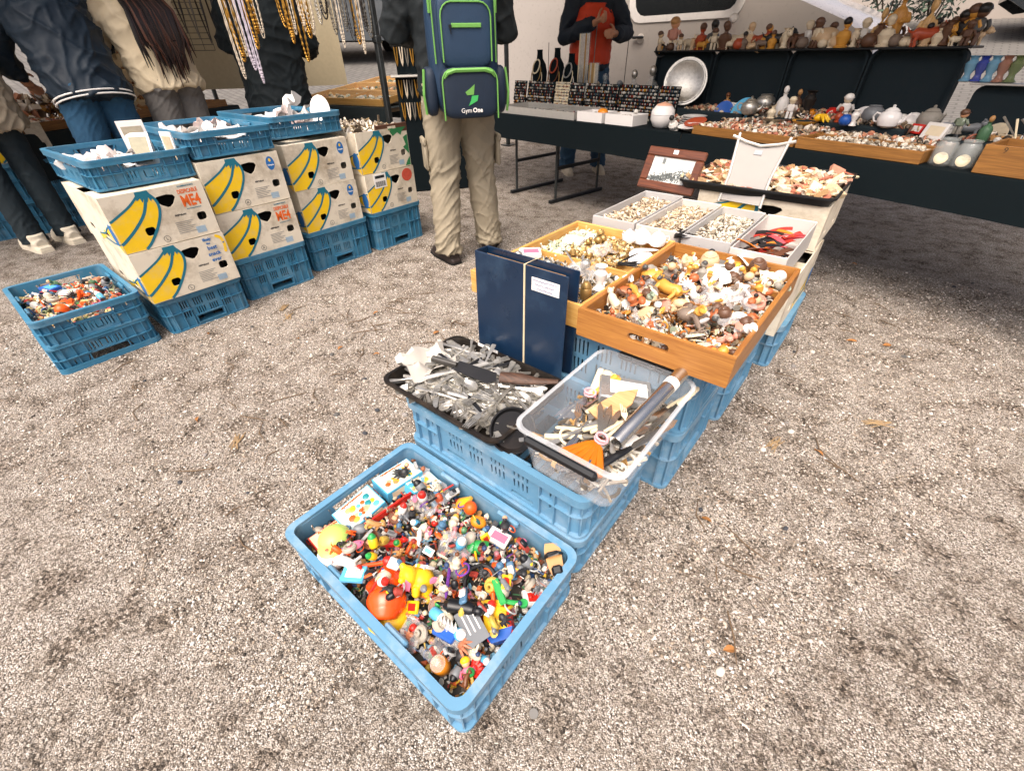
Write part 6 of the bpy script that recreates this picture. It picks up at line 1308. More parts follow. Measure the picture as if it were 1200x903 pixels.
b = MB(); b.M = T(-.335, .765, .375, .1, -.25, 1.2); b.prism([(-.045, -.026), (.045, -.024), (.085, 0), (.045, .024), (-.045, .026)], 0, .006); tag(b.build('wooden_scoop', wood('scoop_wood', 'b98a5a', 'd2a878', .5)), 'flat pale wooden scoop pointing to the far wall', 'scoop')
for i in range(6): utensil('knife', [STEEL, IVORY], .2, -.255+.008*i, .83+.01*(i % 3), .345+.007*i, 'ivory handled knife under the steel tube in the clear box', 'knife', -2.0+.05*i, .12, name='ivory_knife')['group'] = 'ivory handled knives in the clear box'
for x, y, z, rz, s, lb in ((-.232, .70, .372, 1.25, .25, 'long steel carving knife at the right wall of the clear box'), (-.256, .69, .36, 1.4, .22, 'steel bread knife beside the carving knife')): utensil('knife', [STEEL, PC['black']], s, x, y, z, lb, 'knife', rz, -.05)
utensil('packet', [WHT, WHT], 0.08, -.262, .715, .352, 'white folded packet at the right wall of the clear box', 'packet', 1.3, .3); utensil('packet', [mat('silver_film', 'a5a6a6', .25, metal=.6, var=.3, scale=30), WHT], .13, -.34, .845, .36, 'silver foil packet of blades at the back of the clear box', 'packet', .5, .1)
for i in range(5): utensil('fork', [SILV], .16, -.40+.012*i, .625+.01*i, .352+.004*i, 'silver fork fanned out at the left of the clear box', 'fork', .75+.1*i, -.08, name='table_fork')['group'] = 'forks fanned out in the clear box'
utensil('ring', [IVORY], .045, -.365, .635, .362, 'cream rope coil near the front handle of the clear box', 'coil', 0, .4); utensil('bag', [CELL], .10, -.31, .60, .352, 'clear bag in the front of the plastic box', 'bag', .4, name='plastic_bag'); utensil('knife', [STEEL, PC['black']], .16, -.275, .64, .356, 'black handled knife at the front right corner of the clear box', 'knife', 1.75)
for i in range(4): utensil('stick', [IVORY, IVORY], .09, -.325+.014*i, .70+.004*i, .372+.003*i, 'cream knife handle beside the amber bundle', 'knife', 1.1+.12*i, .1, name='cream_knife')['group'] = 'cream handles beside the amber bundle'

R = random.Random(71)
for i in range(34):
    k = R.choice(('knife', 'spoon', 'fork', 'stick')); m_ = R.choice(([STEEL, IVORY], [SILV, SILV], [STEEL, PC['black']], [IVORY, IVORY])); a = R.uniform(.4, 2.6); s_ = R.choice((.11, .14, .16)); x, y = R.uniform(-.385, -.26), R.uniform(.62, .84)
    x = min(max(x, -.41+s_*.5*abs(math.cos(a))), -.235-s_*.5*abs(math.cos(a))); o = utensil(k, m_, s_, x, y, .346+.0009*i, f'{m_[1].name.replace("_", " ")} {k} in the mixed heap of the clear box', k, a, R.gauss(0, .06), R.gauss(0, .2), name='kitchen_'+k if k != 'stick' else 'tool_stick'); o['group'] = f'{m_[1].name.replace("_", " ")} {k} pieces in the clear box'
# ---- crates on the left piles
GP = 'papers in the shallow crates'
def sheets(x0, x1, y0, y1, z, n, lb, seed, tint=WHT):
    R = random.Random(seed)
    for i in range(n):
        b = MB(); b.box((0, 0, 0), (R.uniform(.10, .24), R.uniform(.10, .17), .003), T(R.uniform(x0, x1), R.uniform(y0, y1), z+.006*i, R.gauss(0, .10), R.gauss(0, .10), R.gauss(0, .5))); tag(b.build('paper_sheet', [WHT, mat('paper_pink', 'dccfcb', .7, var=.1), mat('paper_grey', 'c9c7c4', .7, var=.1)][i % 3]), lb, 'paper', lb.split(' in ')[0]+' sheets in '+lb.split(' in ')[-1])
sheets(-2.98, -2.62, .48, .70, .665, 9, 'loose white paper in the crate on the leftmost box pile', 1); sheets(-3.0, -2.64, .90, 1.10, .715, 9, 'pinkish paper packet in the crate on the second box pile', 2); sheets(-3.05, -2.74, 1.33, 1.56, .735, 7, 'white paper packet in the crate on the third box pile', 3)
R = random.Random(91)
for cx, cy, z, lbl in ((-2.80, .56, .675, 'crumpled white wrapper in the crate on the leftmost box pile'), (-2.82, .99, .73, 'crumpled white wrapper in the crate on the second box pile'), (-2.90, 1.44, .75, 'crumpled white wrapper in the crate on the third box pile')):
    for i in range(9):
        b = MB(); b.mi = 0; KIND['bag'](b, R.uniform(.13, .19)); b.m = [0]*len(b.f); o = b.build('paper_wrapper', [WHT, mat('paper_pink', 'dccfcb', .7), mat('paper_grey', 'c9c7c4', .7)][i % 3], None, True); o.matrix_world = T(cx+R.uniform(-.19, .19), cy+R.uniform(-.10, .10), z+R.uniform(-.005, .025), R.gauss(0, .35), R.gauss(0, .35), R.uniform(0, 6)); tag(o, lbl, 'paper', 'wrappers: '+lbl[-30:])
def stand_card(x, y, z, rz, w_, h, tilt, lb, tint):
    t = thing('picture_card', lb, 'card', (x, y, z)); t.rotation_euler = (tilt, 0, rz); b = MB(); b.box((0, 0, h/2), (w_, .006, h)); b.build('mount', WHT, t)
    for s in (-1, 1): b = MB(); b.box((0, s*.0036, h*.53), (w_*.78, .001, h*.7)); b.build('picture', mat('pic_'+tint, tint, .4, var=.35, scale=50), t)
stand_card(-2.80, .70, .655, 1.25, .10, .185, .12, 'tall picture card standing at the back of the leftmost crate', 'a9a08c'); stand_card(-2.72, .665, .655, 1.0, .09, .15, -.45, 'picture card leaning over the papers in the leftmost crate', '8f8a72'); stand_card(-2.60, .755, .650, .25, .075, .15, -.05, 'narrow picture card at the right wall of the leftmost crate', 'b5a78c')
t = thing('oval_dish', 'white oval dish standing in the crate on the third pile', 'dish', (-2.70, 1.60, .80)); t.rotation_euler = (1.25, 0, .75)
b = MB(); b.lathe([(.03, 0), (.05, .004), (.075, .02), (.078, .021), (.072, .024), (.045, .009), (.001, .008)], 28, T(s=(.72, 1, 1))); b.build('body', CHINA, t, True)
b = MB(); KIND['bag'](b, .24); o = b.build('paper_wrap', WHT, None, True); o.matrix_world = T(-2.86, 1.44, .80, .3, -.5, .6); tag(o, 'peaked crumpled white wrapping paper in the third crate', 'paper')
litter('silverware_bits', 'tangled silverware filling the open banana box', 'silverware', (-3.03, -2.57, 1.70, 2.05), 420, .05, islands('silverware_bits', ['c9bfae', 'a89b86', '7d6f5c', 'e0d8ca', 'b9a27c', '5d5348'], .3, metal=.5), ['curl', 'stick', 'chip', 'disc', 'curl'], 33, lambda u, v: .70-.02*max(abs(u), abs(v))**2, flat=.8)
b = MB(); b.box((-2.556, 1.955, .690), (.010, .24, .048), bev=.002); o = b.build('brown_board', wood('brown_board', '4a2f22', '5f3e2c', .6, axis=1)); tag(o, 'dark brown board with a hand slot on the open banana box', 'board'); b = MB(); b.box((-2.5503, 1.955, .695), (.001, .06, .014), bev=.0004); b.build('hand_slot', CARD, o)
# ------------------------------------------------------------------ goods on the black tables
GLS = mat('clear_glass', (.55, .58, .56), .05, var=.02, alpha=.22, spec=1); CGL = mat('case_glass', (.4, .42, .42), .08, var=.02, alpha=.07, spec=.5); WOODM = wood('drawer_wood', '7d5426', 'a06f35', .5); FELT = mat('red_felt', '6b1d1a', .9)
SHB = islands('bric_bits', ['d9c7aa', 'b59a78', 'e6dccb', '6b5a48', 'c98a6a', '8f7f6a', '3d342c', 'efe8dc', 'a8624a'], .45)
def drawer(fn, a0, a1, d0, d1, h, label, z=TZ, lining=None, divs=()):
    t = thing('wooden_tray', label, 'tray'); t.matrix_world = fn((a0+a1)/2, d0, z+.001); L_, W_ = a1-a0, d1-d0
    b = MB(); b.box((0, W_/2, .004), (L_-.004, W_-.004, .006)); b.build('bottom', lining or WOODM, t)
    for nm, c, d in (('front_board', (0, .006, h/2), (L_, .012, h)), ('back_board', (0, W_-.006, h/2), (L_, .012, h)), ('side_board', (-L_/2+.006, W_/2, h/2), (.012, W_-.025, h-.002)), ('side_board', (L_/2-.006, W_/2, h/2), (.012, W_-.025, h-.002))): b = MB(); b.box(c, d, bev=.002); b.build(nm, WOODM, t)
    for x in divs: b = MB(); b.box((x-(a0+a1)/2, W_/2, h*.45), (.008, W_-.026, h*.85)); b.build('divider', WOODM, t)
    return t
def heap_on(fn, a0, a1, d0, d1, z, n, size, mtl, label, seed, cat='trinkets', shapes=('chip', 'oct', 'curl', 'ball'), flat=.8, name='small_goods', dome=.012):
    o = litter(name, label, cat, (a0, a1, d0, d1), n, size, mtl, list(shapes), seed, lambda u, v: dome*(1-max(abs(u), abs(v))**2), flat=flat); o.matrix_world = fn(0, 0, z); return o
drawer(onB, .05, .67, .02, .30, .045, 'wide wooden drawer of mixed shells on the black table'); heap_on(onB, .07, .65, .04, .285, TZ+.043, 800, .026, SHB, 'mixed shells and beads in the wide wooden drawer', 51, 'shells')
drawer(onB, .685, 1.22, .015, .19, .05, 'red-lined wooden drawer of white shells', lining=FELT); heap_on(onB, .72, 1.19, .05, .17, TZ+.040, 300, .024, SH2, 'white shells and coral in the red-lined drawer', 52, 'shells')
drawer(onB, .70, 1.22, .20, .36, .05, 'divided wooden drawer behind the red-lined one', divs=(.88, 1.06)); heap_on(onB, .72, 1.2, .22, .345, TZ+.045, 330, .030, SHB, 'china odds and ends in the divided drawer', 53)
wb = drawer(onB, 1.40, 1.85, .01, .24, .10, 'tall wooden box with pencilled 9 at the right edge'); link('pencil_number', text('9', .028, mat('pencil', '4a3a2a', .8), T(-.16, -.0004, .085) @ XZ), wb)
R = random.Random(77)
for i in range(26):
    b = MB(); b.tube([(0, 0, 0), (R.gauss(0, .02), R.gauss(0, .02), .09), (R.gauss(0, .05), R.gauss(0, .03), .15)], [.004, .003, .0045], 6); o = b.build('ladle', R.choice((SILV, IVORY))); o.matrix_world = onB(1.40+.4*R.random(), .24+.10*R.random(), TZ+.01); tag(o, 'thin silver handle standing upright behind the tall wooden box', 'handle', 'upright handles behind the tall box')
for a, s, lb in ((1.268, .078, 'glass jar with china lid, left of two beside the wooden box'), (1.342, .072, 'glass jar with cracked china lid beside the tall wooden box')):
    t = thing('glass_jar', lb, 'jar'); t.matrix_world = onB(a, .085, TZ); b = MB(); b.lathe([(.036, 0), (.040, .006), (.040, .075), (.030, .09), (.033, .10), (.030, .10), (.027, .09), (.036, .073), (.036, .008)], 20); b.build('glass', GLS, t, True)
    b = MB(); b.lathe([(.021, 0), (.023, .003), (.018, .006), (.008, .007), (.001, .006)], 20, T(.006, -.033, .030, rx=1.2, rz=.3)); d_ = b.build('china_disc', IVORY, t, True)
def obj_on(fn, k, cols, s, a, d, z, label, cat, rz=0, rx=0, ry=0, name=None):
    M_ = fn(a, d, z) @ T(0, 0, 0, rx, ry, rz); return item(k, [PC.get(c) or MC1.get(c) if isinstance(c, str) else c for c in cols], s, M_, name or k, label, cat)
# left table front
for a, lb in ((1.06, 'white open box with a brown gourd, left of the white bowl'), (1.32, 'white open box of small metal parts beside the white bowl')):
    t = thing('white_box', lb, 'box'); t.matrix_world = onA(a, .015, TZ+.001)
    for c, d in (((0, .003, .032), (.23, .005, .062)), ((0, .165, .032), (.23, .005, .062)), ((-.1125, .084, .031), (.005, .156, .060)), ((.1125, .084, .031), (.005, .156, .060))): b = MB(); b.box(c, d); b.build('side', CHINA, t)
    b = MB(); b.box((0, .084, .004), (.219, .155, .006)); b.build('bottom', CHINA, t)
obj_on(onA, 'pebble', ['amber'], .085, 1.12, .09, TZ+.06, 'amber brown gourd in the left white box', 'gourd'); heap_on(onA, 1.0, 1.13, .04, .14, TZ+.035, 40, .03, SHB, 'small brown pieces in the left white box', 54); heap_on(onA, 1.24, 1.41, .04, .15, TZ+.035, 70, .025, islands('silver_bits', ['8f8c86']), 'small metal parts in the second white box', 55)
obj_on(onA, 'ball', ['chalk'], .03, 1.37, .13, TZ+.075, 'small white ball on the second white box', 'ball')
t = thing('lidded_bowl', 'round white china bowl with orange-tinted lid at the table edge', 'bowl'); t.matrix_world = onA(1.60, .10, TZ)
b = MB(); b.lathe([(.03, 0), (.055, .012), (.073, .05), (.074, .075), (.001, .076)], 26); b.build('bowl', CHINA, t, True); b = MB(); b.lathe([(.074, .077), (.070, .10), (.045, .13), (.001, .142)], 26); b.build('lid', CHINA, t, True); b = MB(); b.lathe([(.050, .1265), (.045, .132), (.001, .144)], 26); b.build('painted_top', mat('lid_tint', 'd9a488', .3, var=.3, scale=25), t, True)
for i in range(5): obj_on(onA, 'dish', [CHINA], .15, 1.70+.006*i, .28, TZ+.001+.012*i, 'white plate in the stack behind the lidded bowl', 'plate', i)['group'] = 'stack of white plates behind the lidded bowl'
obj_on(onA, 'bust', ['chalk', 'char'], .10, 1.72, .07, TZ, 'white and black cow-pattern china piece beside the lidded bowl', 'china', rx=.6)
obj_on(onB, 'dish', [PC['sky']], .15, .10, .42, TZ+.09, 'pale blue plate propped behind the shell drawer', 'plate', rx=1.1); obj_on(onA, 'dish', [PC['blue']], .12, 1.84, .42, TZ+.08, 'dark blue rimmed plate propped beside the white stack', 'plate', rx=1.2)
for i, (a, d, s) in enumerate(((-.03, .10, .15), (.0, .06, .14), (-.01, .12, .13))): obj_on(onB, 'dish', [CHINA if i < 2 else PC['rust']], s, a, d, TZ+.004+.018*i, ('white oval dish lying at the table edge beside the shell drawer', 'white dish overlapping the table edge dish', 'rust brown rimmed bowl on the white dishes')[i], 'dish', rx=.15*i)
# flat glass case and ring boards
gc = thing('display_case', 'flat glass-topped jewellery case at the left of the table', 'case'); gc.matrix_world = onA(.46, .02, TZ+.001)
b = MB(); b.box((0, .19, .003), (.90, .37, .005)); b.build('base', BLK, gc); b = MB(); b.box((0, .19, .047), (.885, .355, .003)); b.build('glass_top', CGL, gc)
for c, d in (((0, .004, .025), (.90, .008, .05)), ((0, .376, .025), (.90, .008, .05)), ((-.446, .19, .025), (.008, .363, .048)), ((.446, .19, .025), (.008, .363, .048)), ((.1, .19, .046), (.008, .36, .006))): b = MB(); b.box(c, d); b.build('metal_edge', ALU, gc)
heap_on(onA, .04, .88, .04, .37, TZ+.012, 420, .017, islands('jewels', ['c9c6be', '2a2826', 'b8862e', 'e6e2d8', '77726a', '8a3a2e', '3d5a6a', 'd8d2c2'], .25, metal=.5), 'rings and brooches inside the flat glass case', 56, 'jewellery', ('disc', 'curl', 'ball'), .2, dome=.004)
JW = islands('jewels', ['c9c6be'])
for i in range(10):
    a = -.16+.172*i; t = thing('ring_board', ('black board of rings, leftmost of the row', 'black ring board, second from the left', 'black ring board, third from the left', 'cream brooch board in the row of ring boards', 'black ring board just right of the cream one', 'black ring board below the necklace tower', 'black ring board below the decanter', 'black ring board, fourth from the right end', 'black ring board with fine rows, second from the right end', 'black ring board at the right end of the row')[i], 'board'); t.matrix_world = onA(a, .44+.01*(i % 2), TZ+.012) @ T(rx=-.16) @ T(s=(1.1, 1, 1.28))
    b = MB(); b.box((0, 0, .075), (.15, .008, .15), bev=.002); b.build('panel', IVORY if i == 3 else BLKC, t); b = MB(); R = random.Random(i)
    for j in range(9):
        for k in range(11 if i < 7 else 15): b.ball((-.068+.136*k/(10 if i < 7 else 14), -.007, .010+.0165*j), (.0055*R.uniform(.5, 1.2), .004, .007*R.uniform(.5, 1.2)), 6, 4)
    tag(b.build('ring_rows', JW, t), kind='stuff')
# tiers at the back
for fn, a, w_, d, h, lb in ((onA, .55, 1.6, .66, .06, 'low black riser behind the ring boards'),):
    b = MB(); b.box((a, d, h/2), (w_, .22, h), bev=.004); o = b.build('display_riser', BLKC); o.matrix_world = fn(0, 0, TZ+.001); tag(o, lb, 'riser')
Z2 = TZ+.062
def neck_bust(a, h, lb, ncol):
    t = thing('necklace_bust', lb, 'display bust'); t.matrix_world = onA(a, .66, Z2)
    b = MB(); b.lathe([(.05, 0), (.055, .01), (.075, .06), (.085, h*.55), (.07, h*.7), (.035, h*.82), (.03, h*.95), (.033, h)], 18, T(s=(1, .55, 1))); b.build('bust', BLKC, t, True)
    for q in range(3):
        b = MB(); n = 22; b.tube([((.035+.012*q)*math.sin(2*PI*i/n)*1.2, -.03-.022*math.cos(2*PI*i/n) if False else -.045+.02*math.cos(2*PI*i/n), h*.80-.03*q-(.05+.02*q)*(1-math.cos(2*PI*i/n))) for i in range(n+1)], .006 if q == 0 else .004, 6); b.build('necklace', ncol[q % len(ncol)], t)
neck_bust(-.12, .36, 'dark bust with cream necklaces, leftmost behind the ring boards', [IVORY, BRASS]); neck_bust(.10, .37, 'dark bust with red and brown beads behind the ring boards', [PC['rust'], PC['brown'], BRASS]); neck_bust(.27, .33, 'dark bust with silver necklaces beside the acrylic tower', [SILV, IVORY])
def tower(a, h, w_, lb):
    t = thing('necklace_tower', lb, 'display stand'); t.matrix_world = onA(a, .60, Z2); b = MB(); b.box((0, 0, .006), (w_+.03, .07, .012), bev=.002); b.build('base', GLS, t); b = MB(); b.box((0, .01, h/2), (w_, .006, h)); b.build('panel', GLS, t); R = random.Random(int(h*100))
    for i in range(7): x = -w_/2+w_*(i+.5)/7; b = MB(); b.tube([(x, -.004, h-.005), (x+.002, -.008, h*.5), (x, -.006, R.uniform(.03, .12)), (x+.008, -.006, h*.5), (x+.006, -.004, h-.005)], .0028, 5); b.build('chain', R.choice((SILV, SILV, BRASS, IVORY)), t)
tower(.455, .46, .11, 'tall acrylic tower hung with silver chains'); tower(.57, .27, .10, 'short acrylic stand of silver chains before the tower')
obj_on(onA, 'packet', ['char', 'grey'], .06, .56, .53, Z2, 'small black jewel box in front of the chain stand', 'box')
for a, s, c, lb in ((.70, .15, [GLS, GLS], 'clear glass decanter right of the chain stands'), (.80, .10, [GLS, GLS], 'small clear bottle beside the glass decanter'), (.98, .17, [GLS, SILV], 'perfume bottle with silver top, left of the silver-topped three'), (1.14, .19, [GLS, SILV], 'perfume bottle with silver top, tallest of the three'), (1.29, .16, [GLS, SILV], 'perfume bottle with silver top, nearest the black cases'), (.89, .08, [GLS, GLS], 'low cut-glass tumbler before the perfume bottles'), (1.06, .09, [GLS, GLS], 'cut-glass tumbler between the perfume bottles')): obj_on(onA, 'bottle', c, round(s*1.35, 3), a, .60, Z2, lb, 'bottle')
for i in range(14):
    R = random.Random(400+i); k = R.choice(('bottle', 'vase', 'pot', 'bust', 'medal')); c = R.choice(([GLS, SILV], [SILV, SILV], ['char', 'grey'], ['ivory', 'sand'], ['umber', 'ochre'])); s_ = R.uniform(.09, .15)
    obj_on(onA, k, c, round(s_, 3), -.2+.12*i, .72, Z2, ('odd glass or silver piece in the back row behind the ring boards', 'ornament')[0], 'ornament', R.uniform(-1, 1), name=k+'_ornament')['group'] = 'odd pieces in the back row behind the ring boards'
heap_on(onA, -.1, 1.5, .52, .76, Z2+.004, 380, .03, JW, 'loose glass, silver and beads on the riser behind the ring boards', 62, 'jewellery', ('disc', 'curl', 'ball', 'oct'), .5, dome=.02)
# open black cases with lids, shelf on top
LID = mat('case_lining', (.006, .015, .020), .85, var=.25, bump=.2, bscale=300)
def a_at(px, d, z=TZ):     # position along the table of a sight line measured in the picture
    best = None
    for i in range(0, 300):
        a = -.9+i*.01; q = onB(a, d, z).to_translation()-Vector((0, 0, CAMH)); x = 600+518*q.dot(_r)/q.dot(_f)
        if best is None or abs(x-px) < best[0]: best = (abs(x-px), a)
    return best[1]
lids = [(a_at(p0_, .72, 1.0), a_at(p1_, .72, 1.0)) for p0_, p1_ in ((767, 838), (842, 927), (931, 1020), (1024, 1134))]
for i, (a0, a1) in enumerate(lids):
    t = thing('open_suitcase', ('black open case behind the silver platter, leftmost', 'black open case, second from the left', 'black open case behind the white cherub, third from left', 'black open case behind the spotted teapot, rightmost')[i], 'case'); t.matrix_world = onB((a0+a1)/2, .70, TZ+.001); w_ = a1-a0
    pl = plate('lid', rrect(w_, .37, .045, 6, 0, .20), [], .012, LID, T(0, .02, 0, rx=-.05) @ XZ); ld = link('lid', pl, t)
    link('lid_rim', plate('lid_rim', rrect(w_+.012, .385, .05, 6, 0, .20), [rrect(w_-.012, .362, .042, 6, 0, .20)], .05, LID, T(0, .0, 0, rx=-.05) @ XZ), ld)
    b = MB(); b.box((0, -.17, .04), (w_-.01, .32, .078), bev=.008); b.build('body', LID, t)
sh = MB(); sh.box(((a_at(762, .72, 1.03)+a_at(1146, .72, 1.03))/2, .72, 0), (a_at(1146, .72, 1.03)-a_at(762, .72, 1.03), .15, .010), bev=.002); sh_ = sh.build('shelf_board', BLK); sh_.matrix_world = onB(0, 0, 1.033); tag(sh_, 'thin dark shelf board lying across the open cases', 'shelf')
t = thing('open_suitcase', 'lower black case at the right edge below the blue glasses', 'case'); t.matrix_world = onB(a_at(1136, .64, .86)+.31, .62, TZ+.001)
link('lid', plate('lid', rrect(.60, .24, .035, 6, 0, .13), [], .012, LID, T(0, .02, 0, rx=-.05) @ XZ), t); b = MB(); b.box((0, -.14, .03), (.59, .26, .058), bev=.008); b.build('body', LID, t); b = MB(); b.box((0, .03, .256), (.64, .10, .008), bev=.002); b.build('top_board', ALU, t)
ZC = TZ+.081
# silver platter
t = thing('silver_platter', 'large round silver platter leaning in the leftmost case', 'platter'); t.matrix_world = onB(a_at(802, .50, .85), .50, ZC+.003) @ T(rz=.55) @ T(rx=1.32); b = MB(); b.lathe([(.001, .0), (.10, .0), (.112, .008), (.140, .014), (.143, .017), (.138, .018), (.11, .012), (.10, .004), (.001, .004)], 36, T(0, .143, 0)); b.build('disc', SILV, t, True)
b = MB(); n = 40; b.tube([(.126*math.cos(2*PI*i/n), .143+.126*math.sin(2*PI*i/n), .019+.002*(i % 2)) for i in range(n+1)], .005, 6, cap=False); b.build('beaded_rim', SILV, t)
rear = [('bust', ['tan', 'brown'], .09, 852, 'tan figurine behind the shell drawer, left end'), ('animal', ['white', 'jade'], .10, 862, 'white and green china dog behind the shell drawer'), ('teapot', [SILV], .12, 880, 'silver coffee pot behind the shell drawer'), ('pot', [SILV], .14, 897, 'large silver bowl in the second case'), ('bottle', ['white', 'white'], .15, 917, 'white round-bodied bottle standing in the second case'), ('figure', ['white', 'white', 'cream', 'cream'], .11, 926, 'small white statuette right of the white bottle'), ('bottle', ['umber', 'tan'], .13, 934, 'brown bottle behind the silver tray'), ('vase', ['char'], .13, 946, 'slim black vase in the third case'), ('claw', ['yellow'], .09, 962, 'yellow china flowers in the third case'), ('pot', ['red'], .08, 977, 'small red bowl before the white cherub'), ('figure', ['white', 'white', 'cream', 'white'], .13, 990, 'white cherub figure in the third case'), ('pot', ['blue'], .07, 994, 'small dark blue cup before the cherub'), ('dish', [CHINA], .13, 1014, 'white oval plate propped in the rightmost case'), ('pot', ['grey'], .12, 1024, 'grey jug at the back of the rightmost case'), ('teapot', [CHINA], .12, 1045, 'white spotted teapot in front of the rightmost case'), ('pot', [CHINA], .11, 1076, 'white cup tipped on its side by the teapot'), ('teapot', ['stone'], .12, 1092, 'grey-green lidded teapot at the back right'), ('packet', ['white', 'cream'], .10, 1104, 'white box at the right of the tipped cup'), ('packet', ['white', 'grey'], .09, 1118, 'pale square tin left of the green bottle'), ('animal', ['grey', 'white'], .11, 1140, 'grey figurine in the lower right case'), ('bottle', ['mossgreen', 'tan'], .10, 1160, 'round green bottle in the lower right case'), ('dish', ['ivory'], .11, 1176, 'cream plate propped in the lower right case'), ('packet', ['tan', 'ivory'], .10, 1186, 'folded wooden piece at the far right of the table'), ('bust', ['ivory', 'char'], .08, 905, 'ivory bust before the silver bowl'), ('pot', ['amber'], .06, 952, 'amber glass pot before the black vase'), ('bust', ['rust', 'rust'], .07, 985, 'rust red trinket beside the red bowl'), ('vase', ['white'], .07, 1003, 'small white vase between cherub and propped plate'), ('pot', ['white'], .07, 1060, 'small white cup in front of the spotted teapot'), ('packet', ['red', 'white'], .06, 1082, 'red and white packet beside the tipped cup'), ('figure', ['stone', 'jade', 'skin', 'umber'], .10, 1128, 'green dressed figurine at the right end of the cases')]
R = random.Random(5)
for i, (k, c, s, px, lb) in enumerate(rear):
    d = .58-.10*(i % 3)-(.06 if s < .09 else 0); a = a_at(px, d, ZC+.05); zz = ZC if px < 1135 else TZ+.062
    obj_on(onB, k, c, s, a, d, zz, lb, 'dish' if k == 'dish' else k if k in ('teapot', 'bottle', 'vase', 'pot') else 'figurine', R.uniform(-.6, .6), rx=1.15 if k == 'dish' else (1.2 if 'tipped' in lb else 0), name='china_'+k if k in ('teapot', 'dish') else k+'_ornament')
for px, lb, m_ in ((908, 'oval silver dish heaped with trinkets, left one', SILV), (942, 'oval yellow dish beside the silver one', PC['mustard'])):
    a = a_at(px, .36, .70); t = thing('oval_dish', lb, 'dish'); t.matrix_world = onB(a, .36, TZ+.055); b = MB(); b.lathe([(.03, 0), (.06, .01), (.08, .025), (.082, .027), (.06, .014), (.001, .008)], 26, T(s=(1.2 if m_ is SILV else .8, .8, 1))); b.build('body', m_, t, True)
heap_on(onB, -.35, 1.05, .40, .62, ZC, 900, .028, SHB, 'small china, cups and ornaments crowded in the open cases', 57, dome=.035); heap_on(onB, .05, .68, .30, .40, TZ+.05, 300, .03, SHB, 'odd ornaments behind the wide wooden drawer', 58, dome=.02); heap_on(onB, 1.2, 1.8, .36, .6, TZ+.06, 300, .03, SHB, 'small ornaments in the lower right case', 59, dome=.02); heap_on(onA, 1.35, 1.80, .35, .60, TZ+.02, 260, .028, SHB, 'small ornaments before the leftmost case', 60, dome=.03); heap_on(onA, .6, 1.4, .30, .40, TZ+.01, 150, .02, JW, 'loose jewellery before the ring boards', 61, 'jewellery', ('disc', 'curl', 'ball'), .4, dome=.01)
# figurines on the shelf
def more_figs():
    R = random.Random(66); ks = [('animal', .085), ('bust', .10), ('vase', .075), ('figure', .11), ('snail_shell', .06), ('pot', .06)]; cs = [('umber', 'brown'), ('sand', 'tan'), ('ivory', 'cream'), ('sand', 'tan'), ('ochre', 'golden'), ('ivory', 'cream'), ('lava', 'grey-brown')]
    for i in range(62):
        px = 772+370*(i+.5)/62+R.uniform(-2, 2); k, s_ = R.choice(ks); c, cn = R.choice(cs); d = .755 if i % 2 else .675
        obj_on(onB, k, [c, R.choice(('umber', 'ivory', 'char')), c, 'umber'], round(s_*R.choice((.9, 1.1, 1.3)), 3), a_at(px, d, 1.07), d, 1.0385, f'small {cn} carved {k if k != "snail_shell" else "spiral"} squeezed in the shelf row', 'figurine', R.uniform(-1, 1), name=k+'_figurine')['group'] = f'small {cn} carved {k} pieces on the shelf'
more_figs()
def manikin(a, s, lb, m_):
    t = thing('wooden_manikin', lb, 'figurine'); t.matrix_world = onB(a, .71, 1.0395) @ T(rz=.4)
    def f(b): b.lathe([(.13*s, 0), (.14*s, .03*s), (.11*s, .10*s), (.10*s, .2*s), (.115*s, .34*s), (.135*s, .46*s), (.10*s, .56*s), (.045*s, .60*s), (.04*s, .66*s)], 16, T(s=(1, .7, 1))); b.ball((0, -.01*s, .81*s), (.085*s, .10*s, .145*s), 14, 10); b.tube([(-.13*s, 0, .50*s), (-.18*s, -.03*s, .36*s), (-.04*s, -.13*s, .32*s)], [.045*s, .04*s, .03*s], 10); b.tube([(.13*s, 0, .50*s), (.18*s, -.03*s, .38*s), (.04*s, -.13*s, .38*s)], [.045*s, .04*s, .03*s], 10)
    blob('body', f, m_, t, s*.022, 3)
WM = wood('manikin_wood', 'b07a34', 'd19a4c', .4, axis=2, scale=20); WM2 = wood('manikin_pale', 'c49a5e', 'dcb67c', .4, axis=2, scale=20)
manikin(a_at(1050, .71, 1.12), .27, 'tall wooden artist manikin with folded arms on the shelf', WM); manikin(a_at(1085, .71, 1.10), .20, 'paler wooden manikin with round head, right of the tall one', WM2); manikin(a_at(1028, .71, 1.10), .17, 'small wooden manikin left of the tall one on the shelf', WM2)
